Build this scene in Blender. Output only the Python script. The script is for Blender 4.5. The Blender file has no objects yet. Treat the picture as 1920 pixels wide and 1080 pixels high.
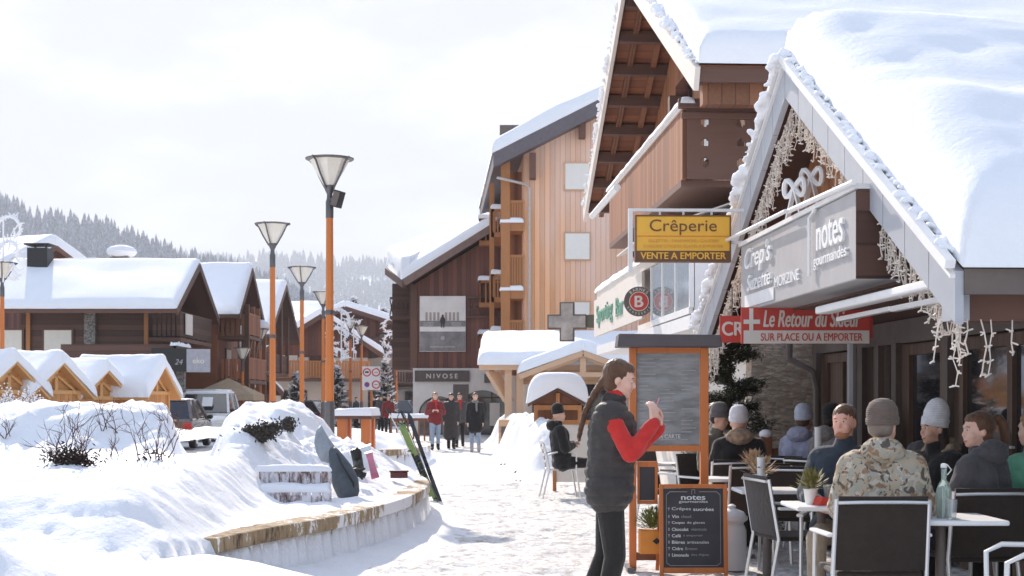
import bpy, bmesh, math, random
import numpy as np
from mathutils import Vector, Matrix, noise as mn
R = math.radians
scene = bpy.context.scene
col = scene.collection
F = 2667.0
# ---------------------------------------------------------------- camera
cam_d = bpy.data.cameras.new("camera")
cam = bpy.data.objects.new("camera", cam_d); col.objects.link(cam)
cam.location = (0, 0, 1.45); cam.rotation_euler = (R(90), 0, 0)
cam_d.lens = 50.0; cam_d.sensor_width = 36.0; cam_d.shift_y = 0.111
cam_d.clip_start = 0.1; cam_d.clip_end = 9000
cam_d.dof.use_dof = True; cam_d.dof.focus_distance = 13.0; cam_d.dof.aperture_fstop = 7.0
scene.camera = cam
# ---------------------------------------------------------------- sky and sun
SUN_EL, SUN_AZ = R(31), R(-17)          # azimuth from +Y, negative = to the left
world = bpy.data.worlds.new("World"); scene.world = world; world.use_nodes = True
wn, wl = world.node_tree.nodes, world.node_tree.links
wn.clear()
wo = wn.new("ShaderNodeOutputWorld"); bg = wn.new("ShaderNodeBackground")
sky = wn.new("ShaderNodeTexSky"); sky.sky_type = 'NISHITA'; sky.sun_disc = False
sky.sun_elevation = SUN_EL; sky.sun_rotation = SUN_AZ; sky.altitude = 1000; sky.air_density = 1.0; sky.dust_density = 2.0
tc = wn.new("ShaderNodeTexCoord"); mp = wn.new("ShaderNodeMapping"); mp.inputs["Scale"].default_value = (3.2, 3.2, 8.0)
mp.inputs["Location"].default_value = (0.35, 0.1, 0.3)
nz = wn.new("ShaderNodeTexNoise"); nz.inputs["Scale"].default_value = 1.6; nz.inputs["Detail"].default_value = 9; nz.inputs["Roughness"].default_value = 0.55
cr = wn.new("ShaderNodeValToRGB"); cr.color_ramp.elements[0].position = 0.47; cr.color_ramp.elements[1].position = 0.62
mixc = wn.new("ShaderNodeMixRGB"); mixc.inputs[2].default_value = (4.75, 4.7, 4.7, 1)
wl.new(tc.outputs["Generated"], mp.inputs[0]); wl.new(mp.outputs[0], nz.inputs[0]); wl.new(nz.outputs[0], cr.inputs[0])
sc_ = wn.new("ShaderNodeMath"); sc_.operation = 'MULTIPLY'; sc_.inputs[1].default_value = 0.85
wl.new(cr.outputs[0], sc_.inputs[0]); wl.new(sc_.outputs[0], mixc.inputs[0])
cap = wn.new("ShaderNodeMixRGB"); cap.blend_type = 'DARKEN'; cap.inputs[0].default_value = 1.0; cap.inputs[2].default_value = (3.72, 3.78, 4.0, 1)
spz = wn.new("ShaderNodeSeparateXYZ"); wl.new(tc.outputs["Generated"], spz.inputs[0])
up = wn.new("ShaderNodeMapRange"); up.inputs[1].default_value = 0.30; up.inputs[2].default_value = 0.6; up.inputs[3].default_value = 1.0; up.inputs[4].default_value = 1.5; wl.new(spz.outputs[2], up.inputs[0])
fill_boost = wn.new("ShaderNodeVectorMath"); fill_boost.operation = 'SCALE'; wl.new(up.outputs[0], fill_boost.inputs["Scale"])  # upper sky, out of view, scaled brighter as added fill light
wl.new(sky.outputs[0], cap.inputs[1]); wl.new(cap.outputs[0], mixc.inputs[1]); wl.new(mixc.outputs[0], fill_boost.inputs[0]); wl.new(fill_boost.outputs[0], bg.inputs[0]); wl.new(bg.outputs[0], wo.inputs[0])
bg.inputs[1].default_value = 0.1
sd = bpy.data.lights.new("sun", 'SUN'); sd.energy = 3.0; sd.angle = R(0.6); sd.color = (1.0, 0.89, 0.78)
sun = bpy.data.objects.new("sun", sd); col.objects.link(sun)
sdir = Vector((math.sin(SUN_AZ)*math.cos(SUN_EL), math.cos(SUN_AZ)*math.cos(SUN_EL), math.sin(SUN_EL)))
sun.rotation_euler = sdir.to_track_quat('Z', 'Y').to_euler(); sun.location = (0, 0, 30)
vs = scene.view_settings
vs.view_transform = 'Standard'; vs.look = 'None'; vs.gamma = 1.0; vs.exposure = 1.24; vs.use_curve_mapping = False
# ---------------------------------------------------------------- helpers
def P(px, py, Y):
    return Vector(((px-960)/F*Y, Y, 1.45+(753-py)/F*Y))
def tag(o, label=None, cat=None, group=None, kind=None):
    if label: o["label"] = label
    if cat: o["category"] = cat
    if group: o["group"] = group
    if kind: o["kind"] = kind
    return o
def thing(name, label, cat, loc=(0, 0, 0), rz=0, group=None, kind=None):
    o = bpy.data.objects.new(name, None); col.objects.link(o)
    o.location = loc; o.rotation_euler = (0, 0, rz); o.empty_display_size = 0.2
    return tag(o, label, cat, group, kind)
def lmat(o):
    return Matrix.Translation(o.location) @ Matrix.Rotation(o.rotation_euler[2], 4, 'Z')
class MB:
    def __init__(s): s.v = []; s.f = []
    def add(s, vs_, fs):
        n = len(s.v); s.v += [tuple(v) for v in vs_]; s.f += [tuple(i+n for i in f) for f in fs]; return s
    def box(s, x0, y0, z0, x1, y1, z1, M=None):
        v = [Vector((x, y, z)) for x in (x0, x1) for y in (y0, y1) for z in (z0, z1)]
        if M is not None: v = [M @ p for p in v]
        return s.add(v, [(0, 1, 3, 2), (4, 6, 7, 5), (0, 4, 5, 1), (2, 3, 7, 6), (0, 2, 6, 4), (1, 5, 7, 3)])
    def beam(s, p, q, w, h, up=(0, 0, 1), off=0):
        p, q = Vector(p), Vector(q); d = (q-p).normalized(); u = Vector(up)
        r = d.cross(u)
        if r.length < 1e-4: r = d.cross(Vector((0, 1, 0)))
        r.normalize(); u = r.cross(d)
        v = []
        for c in (p, q):
            for a, b in ((-1, -1), (1, -1), (1, 1), (-1, 1)): v.append(c+r*a*w/2+u*(b*h/2+off))
        return s.add(v, [(3, 2, 1, 0), (4, 5, 6, 7), (0, 1, 5, 4), (1, 2, 6, 5), (2, 3, 7, 6), (3, 0, 4, 7)])
    def tube(s, pts, r, n=8, closed=False, caps=True):
        pts = [Vector(p) for p in pts]; m = len(pts)
        rr = r if isinstance(r, (list, tuple)) else [r]*m
        prev = None; vs_ = []; fs = []
        for i, p in enumerate(pts):
            if closed: d = (pts[(i+1) % m]-pts[i-1]).normalized()
            else: d = (pts[min(i+1, m-1)]-pts[max(i-1, 0)])
            if d.length < 1e-9: d = Vector((0, 0, 1))
            d.normalize()
            if prev is None:
                a = d.cross(Vector((0, 0, 1)))
                if a.length < 1e-3: a = d.cross(Vector((0, 1, 0)))
            else:
                a = prev - d*prev.dot(d)
                if a.length < 1e-5: a = d.cross(Vector((0.3, 1, 0.2)))
            a.normalize(); prev = a; b = d.cross(a)
            for k in range(n):
                t = 2*math.pi*k/n; vs_.append(p+(a*math.cos(t)+b*math.sin(t))*rr[i])
        for i in range(m if closed else m-1):
            j = (i+1) % m
            for k in range(n):
                l = (k+1) % n; fs.append((i*n+k, i*n+l, j*n+l, j*n+k))
        if caps and not closed:
            fs.append(tuple(range(n-1, -1, -1))); fs.append(tuple((m-1)*n+k for k in range(n)))
        return s.add(vs_, fs)
    def lathe(s, prof, n=16, c=(0, 0, 0), M=None):
        vs_ = []; fs = []
        for r, z in prof:
            for k in range(n):
                t = 2*math.pi*k/n; p = Vector((r*math.cos(t), r*math.sin(t), z))
                if M is not None: p = M @ p
                vs_.append(p+Vector(c))
        for i in range(len(prof)-1):
            for k in range(n):
                l = (k+1) % n; fs.append((i*n+k, i*n+l, (i+1)*n+l, (i+1)*n+k))
        fs.append(tuple(range(n-1, -1, -1))); fs.append(tuple((len(prof)-1)*n+k for k in range(n)))
        return s.add(vs_, fs)
    def prism(s, poly, o, a, b, t):
        # poly of (u,v): point = o + a*u + b*v, extruded by vector t
        o, a, b, t = Vector(o), Vector(a), Vector(b), Vector(t); n = len(poly)
        v = [o+a*u+b*w for u, w in poly]; v += [p+t for p in v]
        return s.add(v, [tuple(range(n-1, -1, -1)), tuple(range(n, 2*n))]+[(i, (i+1) % n, n+(i+1) % n, n+i) for i in range(n)])
    def sphere(s, c, r, n=12, m=8, M=None):
        rx, ry, rz = (r, r, r) if not isinstance(r, (tuple, list)) else r
        vs_ = []; fs = []
        for i in range(m+1):
            ph = math.pi*i/m
            for k in range(n):
                t = 2*math.pi*k/n
                p = Vector((rx*math.sin(ph)*math.cos(t), ry*math.sin(ph)*math.sin(t), rz*math.cos(ph)))
                if i in (0, m): p = Vector((1e-5*math.cos(t), 1e-5*math.sin(t), p.z))
                if M is not None: p = M @ p
                vs_.append(p+Vector(c))
        for i in range(m):
            for k in range(n):
                l = (k+1) % n; fs.append((i*n+k, (i+1)*n+k, (i+1)*n+l, i*n+l))
        return s.add(vs_, fs)
    def build(s, name, mat, parent=None, smooth=False, bevel=0, world=False, label=None, bseg=2, angle=40):
        me = bpy.data.meshes.new(name)
        v = s.v
        if parent is not None and world:
            I = lmat(parent).inverted(); v = [tuple(I @ Vector(p)) for p in v]
        me.from_pydata(v, [], s.f); me.update()
        o = bpy.data.objects.new(name, me); col.objects.link(o)
        if mat: me.materials.append(mat)
        bm = bmesh.new(); bm.from_mesh(me); bmesh.ops.recalc_face_normals(bm, faces=bm.faces); bm.to_mesh(me); bm.free()
        if smooth:
            for p in me.polygons: p.use_smooth = True
            try: me.set_sharp_from_angle(angle=R(angle))
            except Exception: pass
        if bevel:
            md = o.modifiers.new("bevel", 'BEVEL'); md.width = bevel; md.segments = bseg; md.limit_method = 'ANGLE'; md.angle_limit = R(35)
        if parent is not None: o.parent = parent
        if label: o["label"] = label
        return o
def copy_tree(o, parent=None):
    c = o.copy(); col.objects.link(c); c.parent = parent
    for ch in list(o.children): copy_tree(ch, c)
    return c
def relabel(c, label): c["label"] = label; return c
FONTS = {}
def text(s, mat, parent, loc, rot, size=None, width=None, height=None, ext=0.004, shear=0, bold=0, name="lettering", align='CENTER', spacing=1.0):
    cu = bpy.data.curves.new("txt", 'FONT'); cu.body = s; cu.size = 1; cu.extrude = 0.0; cu.shear = shear
    cu.align_x = 'LEFT'; cu.space_character = spacing; cu.resolution_u = 4
    t = bpy.data.objects.new("txt", cu); col.objects.link(t)
    bpy.context.view_layer.update()
    dg = bpy.context.evaluated_depsgraph_get()
    me = bpy.data.meshes.new_from_object(t.evaluated_get(dg)); bpy.data.objects.remove(t)
    xs = [v.co.x for v in me.vertices]; ys = [v.co.y for v in me.vertices]
    x0, x1, y0, y1 = min(xs), max(xs), min(ys), max(ys)
    if size: sy = size; sx = width/(x1-x0) if width else size
    else:
        sy = height/(y1-y0) if height else width/(x1-x0); sx = width/(x1-x0) if width else sy
    ox = {'CENTER': (x0+x1)/2, 'LEFT': x0, 'RIGHT': x1}[align]
    n = len(me.vertices)
    bm = bmesh.new(); bm.from_mesh(me); r = bmesh.ops.extrude_face_region(bm, geom=bm.faces[:])
    for e in r['geom']:
        if isinstance(e, bmesh.types.BMVert): e.co.z += ext
    bmesh.ops.recalc_face_normals(bm, faces=bm.faces)
    for v in bm.verts: v.co.x = (v.co.x-ox)*sx; v.co.y = (v.co.y-(y0+y1)/2)*sy
    if bold:
        src = bm.faces[:]
        for k, (ddx, ddy) in enumerate(((1, 0.4), (-1, 0.4), (0.5, -1))):
            dd = bmesh.ops.duplicate(bm, geom=src)
            for e in dd['geom']:
                if isinstance(e, bmesh.types.BMVert): e.co.x += ddx*bold*sy*0.9; e.co.y += ddy*bold*sy*0.7; e.co.z += 0.00025*(k+1)*(1 if e.co.z > ext*0.5 else 0)
    bm.to_mesh(me); bm.free(); me.name = name
    me.materials.clear(); me.materials.append(mat)
    o = bpy.data.objects.new(name, me); col.objects.link(o); o.location = loc; o.rotation_euler = rot
    if parent is not None: o.parent = parent
    return o
# ---------------------------------------------------------------- materials
def newmat(name):
    m = bpy.data.materials.new(name); m.use_nodes = True; nt = m.node_tree
    return m, nt.nodes, nt.links, nt.nodes["Principled BSDF"]
def mapping(n, l, scale, coord="Object"):
    t = n.new("ShaderNodeTexCoord"); mp = n.new("ShaderNodeMapping"); mp.inputs["Scale"].default_value = scale
    l.new(t.outputs[coord], mp.inputs[0]); return mp
def noise(n, l, src, scale, detail=4, rough=0.6):
    z = n.new("ShaderNodeTexNoise"); z.inputs["Scale"].default_value = scale; z.inputs["Detail"].default_value = detail; z.inputs["Roughness"].default_value = rough
    l.new(src.outputs[0], z.inputs[0]); return z
def ramp(n, l, src, stops, out=0):
    r = n.new("ShaderNodeValToRGB"); e = r.color_ramp.elements
    while len(e) < len(stops): e.new(0.5)
    for i, (p, c) in enumerate(stops): e[i].position = p; e[i].color = (*c, 1) if len(c) == 3 else c
    l.new(src.outputs[out], r.inputs[0]); return r
def bump(n, l, b, src, st=0.3, dist=0.01, out=0):
    u = n.new("ShaderNodeBump"); u.inputs["Strength"].default_value = st; u.inputs["Distance"].default_value = dist
    l.new(src.outputs[out], u.inputs["Height"]); l.new(u.outputs[0], b.inputs["Normal"]); return u
def plain(name, c, rough=0.6, var=0.12, scale=6.0, metal=0, bmp=0.0, emit=0):
    m, n, l, b = newmat(name)
    mp = mapping(n, l, (1, 1, 1)); z = noise(n, l, mp, scale)
    r = ramp(n, l, z, [(0.3, [x*(1-var) for x in c]), (0.7, [min(1, x*(1+var)) for x in c])])
    l.new(r.outputs[0], b.inputs["Base Color"])
    b.inputs["Roughness"].default_value = rough; b.inputs["Metallic"].default_value = metal
    if bmp: bump(n, l, b, noise(n, l, mp, scale*6), bmp, 0.01)
    if emit: b.inputs["Emission Color"].default_value = (*c, 1); b.inputs["Emission Strength"].default_value = emit
    return m
def snow_mat(name, tint=(0.86, 0.87, 0.9), scale=1.0, bs=0.5, dirt=0):
    m, n, l, b = newmat(name)
    mp = mapping(n, l, (1, 1, 1)); z = noise(n, l, mp, 14*scale, 6, 0.65); z2 = noise(n, l, mp, 2.5*scale, 3)
    r = ramp(n, l, z2, [(0.3, [x*0.97 for x in tint]), (0.7, tint)])
    if dirt:
        zd = noise(n, l, mp, 9, 8, 0.75)
        rd = ramp(n, l, zd, [(0.40, (0.5, 0.46, 0.42)), (0.52, (0.9, 0.9, 0.9)), (0.56, (1, 1, 1))])
        mx = n.new("ShaderNodeMixRGB"); mx.blend_type = 'MULTIPLY'; mx.inputs[0].default_value = dirt
        l.new(r.outputs[0], mx.inputs[1]); l.new(rd.outputs[0], mx.inputs[2]); l.new(mx.outputs[0], b.inputs["Base Color"])
    else: l.new(r.outputs[0], b.inputs["Base Color"])
    b.inputs["Roughness"].default_value = 0.75; b.inputs["Specular IOR Level"].default_value = 0.25
    bump(n, l, b, z, bs, 0.03/scale)
    return m
def wood(name, c, plank=0.14, grain='x', across='z', rough=0.65, var=0.35, gap=True, bs=0.4, fade=None):
    """planks with their own tone; 'grain' is the long axis, 'across' the axis the boards are laid along"""
    m, n, l, b = newmat(name)
    t = n.new("ShaderNodeTexCoord"); sp = n.new("ShaderNodeSeparateXYZ"); l.new(t.outputs["Object"], sp.inputs[0])
    ai = {'x': 0, 'y': 1, 'z': 2}
    dv = n.new("ShaderNodeMath"); dv.operation = 'DIVIDE'; dv.inputs[1].default_value = plank; l.new(sp.outputs[ai[across]], dv.inputs[0])
    fl = n.new("ShaderNodeMath"); fl.operation = 'FLOOR'; l.new(dv.outputs[0], fl.inputs[0])
    wnz = n.new("ShaderNodeTexWhiteNoise"); wnz.noise_dimensions = '1D'; l.new(fl.outputs[0], wnz.inputs["W"])
    sc = [22, 22, 22]; sc[ai[grain]] = 1.6
    mp = n.new("ShaderNodeMapping"); mp.inputs["Scale"].default_value = sc; l.new(t.outputs["Object"], mp.inputs[0])
    z = noise(n, l, mp, 1.0, 6, 0.7)
    ad = n.new("ShaderNodeMath"); ad.operation = 'ADD'; l.new(z.outputs[0], ad.inputs[0]); l.new(wnz.outputs["Value"], ad.inputs[1])
    hv = n.new("ShaderNodeMath"); hv.operation = 'MULTIPLY'; hv.inputs[1].default_value = 0.5; l.new(ad.outputs[0], hv.inputs[0])
    r = ramp(n, l, hv, [(0.15, [x*(1-var) for x in c]), (0.5, c), (0.85, [min(1, x*(1+var*0.8)) for x in c])])
    last = r
    if fade:
        zf = noise(n, l, mapping(n, l, (0.25, 0.25, 0.08)), 1.2, 3)
        rf = ramp(n, l, zf, [(0.35, (0, 0, 0)), (0.62, (1, 1, 1))])
        mf = n.new("ShaderNodeMixRGB"); mf.inputs[2].default_value = (*fade, 1); l.new(rf.outputs[0], mf.inputs[0]); l.new(last.outputs[0], mf.inputs[1]); last = mf
    l.new(last.outputs[0], b.inputs["Base Color"]); b.inputs["Roughness"].default_value = rough
    if gap:
        fr = n.new("ShaderNodeMath"); fr.operation = 'FRACT'; l.new(dv.outputs[0], fr.inputs[0])
        pr = ramp(n, l, fr, [(0.0, (0, 0, 0)), (0.06, (1, 1, 1)), (0.94, (1, 1, 1)), (1.0, (0, 0, 0))])
        mx = n.new("ShaderNodeMixRGB"); mx.blend_type = 'MULTIPLY'; mx.inputs[0].default_value = 0.6
        l.new(last.outputs[0], mx.inputs[1]); l.new(pr.outputs[0], mx.inputs[2]); l.new(mx.outputs[0], b.inputs["Base Color"])
        am = n.new("ShaderNodeMath"); am.operation = 'MULTIPLY_ADD'; am.inputs[1].default_value = 0.25; l.new(z.outputs[0], am.inputs[0]); l.new(pr.outputs[0], am.inputs[2])
        bump(n, l, b, am, bs, 0.012)
    else: bump(n, l, b, z, bs*0.6, 0.006)
    return m
def stone(name, c1, c2, scale=(3, 3, 6), mortar=(0.35, 0.33, 0.3)):
    m, n, l, b = newmat(name)
    mp = mapping(n, l, scale); v = n.new("ShaderNodeTexVoronoi"); v.feature = 'F1'; l.new(mp.outputs[0], v.inputs[0])
    ve = n.new("ShaderNodeTexVoronoi"); ve.feature = 'DISTANCE_TO_EDGE'; l.new(mp.outputs[0], ve.inputs[0])
    sp = n.new("ShaderNodeSeparateColor"); l.new(v.outputs["Color"], sp.inputs[0])
    r = ramp(n, l, sp, [(0.1, c1), (0.9, c2)]); z = noise(n, l, mp, 4, 6)
    mz = n.new("ShaderNodeMixRGB"); mz.blend_type = 'OVERLAY'; mz.inputs[0].default_value = 0.5; l.new(r.outputs[0], mz.inputs[1]); l.new(z.outputs[0], mz.inputs[2])
    e = ramp(n, l, ve, [(0.02, (0, 0, 0)), (0.09, (1, 1, 1))])
    mx = n.new("ShaderNodeMixRGB"); mx.inputs[1].default_value = (*mortar, 1); l.new(e.outputs[0], mx.inputs[0]); l.new(mz.outputs[0], mx.inputs[2])
    l.new(mx.outputs[0], b.inputs["Base Color"]); b.inputs["Roughness"].default_value = 0.85
    bump(n, l, b, e, 0.7, 0.02)
    return m
def glass_mat(name, c=(0.03, 0.03, 0.035), rough=0.06):
    m, n, l, b = newmat(name); b.inputs["Base Color"].default_value = (*c, 1); b.inputs["Roughness"].default_value = rough
    b.inputs["Specular IOR Level"].default_value = 0.8; b.inputs["Metallic"].default_value = 0.0; b.inputs["Coat Weight"].default_value = 0.6; b.inputs["Coat Roughness"].default_value = 0.03
    z = noise(n, l, mapping(n, l, (1, 1, 1)), 1.5, 2); bump(n, l, b, z, 0.05, 0.02)
    return m
def clear_glass(name, c=(0.9, 1, 0.95)):
    m, n, l, b = newmat(name); b.inputs["Base Color"].default_value = (*c, 1); b.inputs["Roughness"].default_value = 0.03
    b.inputs["Transmission Weight"].default_value = 0.95; b.inputs["IOR"].default_value = 1.3
    return m
def patches(name, cols, scale=9, rough=0.85, dist=2.0):
    m, n, l, b = newmat(name); mp = mapping(n, l, (1, 1, 1))
    last = None
    for i, c in enumerate(cols):
        z = noise(n, l, mp, scale*(1+0.23*i), 2, 0.5); z.inputs["Distortion"].default_value = dist
        z.inputs["Scale"].default_value = scale*(1+0.31*i)
        if last is None:
            rgb = n.new("ShaderNodeRGB"); rgb.outputs[0].default_value = (*c, 1); last = rgb; continue
        r = ramp(n, l, z, [(0.545 if i < len(cols)-1 else 0.6, (0, 0, 0)), (0.57 if i < len(cols)-1 else 0.62, (1, 1, 1))])
        mx = n.new("ShaderNodeMixRGB"); mx.inputs[2].default_value = (*c, 1); l.new(r.outputs[0], mx.inputs[0]); l.new(last.outputs[0], mx.inputs[1]); last = mx
    l.new(last.outputs[0], b.inputs["Base Color"]); b.inputs["Roughness"].default_value = rough
    bump(n, l, b, noise(n, l, mp, 90, 3), 0.25, 0.004)
    return m
def fabric(name, c, rough=0.9, knit=0, var=0.15, sheen=0.2):
    m, n, l, b = newmat(name); mp = mapping(n, l, (1, 1, 1)); z = noise(n, l, mp, 14, 4)
    r = ramp(n, l, z, [(0.3, [x*(1-var) for x in c]), (0.7, [min(1, x*(1+var)) for x in c])]); l.new(r.outputs[0], b.inputs["Base Color"])
    b.inputs["Roughness"].default_value = rough; b.inputs["Sheen Weight"].default_value = sheen; b.inputs["Specular IOR Level"].default_value = 0.15
    if knit:
        w = n.new("ShaderNodeTexWave"); w.inputs["Scale"].default_value = knit; w.bands_direction = 'Z'; w.inputs["Distortion"].default_value = 1.5
        l.new(mp.outputs[0], w.inputs[0]); bump(n, l, b, w, 0.5, 0.01)
    else: bump(n, l, b, noise(n, l, mp, 25, 5), 0.5, 0.015)
    return m
def car_paint(name, c):
    m, n, l, b = newmat(name); b.inputs["Base Color"].default_value = (*c, 1); b.inputs["Roughness"].default_value = 0.3
    b.inputs["Coat Weight"].default_value = 0.8; b.inputs["Coat Roughness"].default_value = 0.06
    z = noise(n, l, mapping(n, l, (1, 1, 1)), 5, 5); r = ramp(n, l, z, [(0.35, (0.2,)*3), (0.75, (0.5,)*3)]); l.new(r.outputs[0], b.inputs["Roughness"])
    return m
def capsule(mb, p, q, r1, r2, n=12, sq=None):
    p, q = Vector(p), Vector(q); d = q-p; L_ = d.length
    if L_ < 1e-5: mb.sphere(p, max(r1, r2), n, 8); return
    d.normalize(); a = d.cross(Vector((0, 0, 1)))
    if a.length < 0.05: a = d.cross(Vector((0, 1, 0)))
    a.normalize(); b = d.cross(a); V = []; Fc = []; rings = []
    for i in range(5): ph = math.pi/2*(1-i/4.0); rings.append((p-d*r1*math.sin(ph), max(1e-4, r1*math.cos(ph))))
    for i in range(5): ph = math.pi/2*(i/4.0); rings.append((q+d*r2*math.sin(ph), max(1e-4, r2*math.cos(ph))))
    for c_, r in rings:
        for k in range(n): t_ = 2*math.pi*k/n; V.append(c_+(a*math.cos(t_)+b*math.sin(t_))*r)
    for i in range(len(rings)-1):
        for k in range(n): l = (k+1) % n; Fc.append((i*n+k, i*n+l, (i+1)*n+l, (i+1)*n+k))
    Fc.append(tuple(range(n-1, -1, -1))); Fc.append(tuple((len(rings)-1)*n+k for k in range(n))); mb.add(V, Fc)
def fuse(prims, voxel, name, mat, parent, smooth=3, post=None):
    mb = MB()
    for pr in prims:
        if pr[0] == 'c': capsule(mb, *pr[1:])
        else: mb.sphere(pr[1], pr[2], 16, 12, pr[3] if len(pr) > 3 else None)
    me = bpy.data.meshes.new("tmp"); me.from_pydata([tuple(v) for v in mb.v], [], mb.f); me.update()
    bm = bmesh.new(); bm.from_mesh(me); bmesh.ops.recalc_face_normals(bm, faces=bm.faces); bm.to_mesh(me); bm.free()
    o = bpy.data.objects.new("tmp", me); col.objects.link(o)
    r = o.modifiers.new("r", 'REMESH'); r.mode = 'VOXEL'; r.voxel_size = voxel
    if smooth: s = o.modifiers.new("s", 'SMOOTH'); s.factor = 0.5; s.iterations = smooth
    bpy.context.view_layer.update(); dg = bpy.context.evaluated_depsgraph_get()
    m2 = bpy.data.meshes.new_from_object(o.evaluated_get(dg)); bpy.data.objects.remove(o); m2.name = name
    if post:
        nr = [v.normal.copy() for v in m2.vertices]
        for v, n_ in zip(m2.vertices, nr): v.co += n_*post(v.co)
    for p in m2.polygons: p.use_smooth = True
    m2.materials.clear(); m2.materials.append(mat)
    o2 = bpy.data.objects.new(name, m2); col.objects.link(o2); o2.parent = parent
    return o2
M = {}
M['snow'] = snow_mat("snow", bs=0.35)
M['snow_bank'] = snow_mat("snow_bank", scale=1.3, bs=0.55)
M['snow_path'] = snow_mat("snow_path", tint=(0.76, 0.755, 0.755), scale=1.0, bs=1.0, dirt=0.8)
M['snow_far'] = snow_mat("snow_far", tint=(0.8, 0.82, 0.86), scale=0.05, bs=0.2)
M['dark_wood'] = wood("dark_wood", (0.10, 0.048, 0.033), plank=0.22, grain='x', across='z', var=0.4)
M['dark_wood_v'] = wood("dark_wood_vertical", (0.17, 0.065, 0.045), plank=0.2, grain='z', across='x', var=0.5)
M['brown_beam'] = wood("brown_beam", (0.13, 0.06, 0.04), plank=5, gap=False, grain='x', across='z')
M['mid_wood_v'] = wood("mid_wood_vertical", (0.27, 0.105, 0.045), plank=0.16, grain='z', across='y', var=0.4)
M['mid_wood_x'] = wood("mid_wood", (0.24, 0.10, 0.05), plank=0.16, grain='y', across='x', var=0.4)
M['larch'] = wood("larch_cladding", (0.80, 0.41, 0.21), plank=0.2, grain='z', across='x', var=0.28, fade=(0.78, 0.60, 0.52))
M['larch_beam'] = wood("larch_beam", (0.48, 0.20, 0.07), plank=5, gap=False, grain='z', across='x')
M['gable_wood'] = wood("gable_wood", (0.36, 0.15, 0.065), plank=0.13, grain='z', across='y', var=0.35)
M['pine'] = wood("pine_planks", (0.60, 0.36, 0.2), plank=0.15, grain='x', across='z', var=0.25)
M['pine_beam'] = wood("pine_beam", (0.62, 0.40, 0.25), plank=5, gap=False, grain='x', across='z', var=0.2)
M['hut_wood'] = wood("hut_planks", (0.60, 0.28, 0.09), plank=0.15, grain='x', across='z', var=0.25)
M['hut_beam'] = wood("hut_beam", (0.66, 0.36, 0.14), plank=5, gap=False, grain='x', across='z', var=0.2)
M['warm_wood'] = wood("warm_wood", (0.33, 0.12, 0.055), plank=0.16, grain='z', across='x', var=0.4)
M['pine_v'] = wood("pine_uprights", (0.6, 0.27, 0.09), plank=0.15, grain='z', across='x', var=0.25)
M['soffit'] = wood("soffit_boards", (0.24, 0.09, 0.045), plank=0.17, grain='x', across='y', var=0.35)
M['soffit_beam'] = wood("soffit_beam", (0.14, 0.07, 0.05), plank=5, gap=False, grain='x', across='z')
M['lamp_post'] = wood("lamp_post_wood", (0.56, 0.17, 0.035), plank=5, gap=False, grain='z', across='x', var=0.2, rough=0.45)
M['orange_frame'] = wood("orange_frame", (0.58, 0.17, 0.04), plank=5, gap=False, grain='z', across='x', var=0.2, rough=0.5)
M['planter_wood'] = plain("planter_orange", (0.7, 0.24, 0.03), 0.5)
M['metal'] = plain("grey_metal", (0.12, 0.115, 0.12), 0.4, metal=0.6)
M['alu'] = plain("aluminium", (0.72, 0.71, 0.7), 0.32, metal=0.7, var=0.05)
M['white_paint'] = plain("white_paint", (0.78, 0.77, 0.76), 0.45, var=0.05)
M['grey_paint'] = plain("grey_white_paint", (0.40, 0.41, 0.44), 0.4, var=0.05)
M['sign_grey'] = plain("sign_grey", (0.40, 0.385, 0.385), 0.5, var=0.06)
M['dark_grey'] = plain("dark_grey", (0.125, 0.098, 0.085), 0.6)
M['black'] = plain("black", (0.015, 0.014, 0.015), 0.5)
M['plaster'] = plain("white_plaster", (0.68, 0.64, 0.6), 0.85, var=0.07, scale=2, bmp=0.15)
M['glass'] = glass_mat("dark_glass")
M['pale_glass'] = glass_mat("pale_glass", (0.36, 0.4, 0.42), 0.12)
M['door_brown'] = wood("door_brown", (0.12, 0.073, 0.05), plank=0.12, grain='z', across='y', var=0.3)
M['stone'] = stone("stone_wall", (0.30, 0.21, 0.15), (0.54, 0.43, 0.33), (2.2, 2.2, 7))
M['pillar_stone'] = stone("pillar_stone", (0.1, 0.09, 0.08), (0.35, 0.32, 0.3), (3, 3, 4))
M['concrete'] = plain("planter_concrete", (0.34, 0.25, 0.15), 0.9, var=0.3, scale=14, bmp=0.5)
M['yellow'] = plain("yellow_sign", (0.85, 0.46, 0.05), 0.4, var=0.04)
M['brown_ink'] = plain("brown_ink", (0.16, 0.07, 0.03), 0.5)
M['orange_ink'] = plain("orange_ink", (0.75, 0.2, 0.03), 0.5)
M['pale_yellow_ink'] = plain("faded_ink", (0.66, 0.33, 0.05), 0.5)
M['red_sign'] = plain("red_sign", (0.52, 0.05, 0.035), 0.5, var=0.05)
M['cream'] = plain("cream", (0.68, 0.62, 0.56), 0.6, var=0.04)
M['black_sign'] = plain("chalkboard", (0.045, 0.04, 0.045), 0.55, var=0.25, scale=4)
M['chalk'] = plain("chalk_white", (0.72, 0.7, 0.7), 0.8)
M['chalk_dim'] = plain("chalk_grey", (0.35, 0.33, 0.34), 0.8)
M['green_ink'] = plain("green_ink", (0.16, 0.34, 0.25), 0.5)
M['cable'] = plain("light_cable", (0.72, 0.64, 0.56), 0.5)
M['frost'] = plain("frosted_glass", (0.72, 0.68, 0.6), 0.35, var=0.05)
M['red'] = plain("signal_red", (0.6, 0.03, 0.03), 0.5)
M['blue'] = plain("signal_blue", (0.05, 0.1, 0.45), 0.5)
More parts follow.
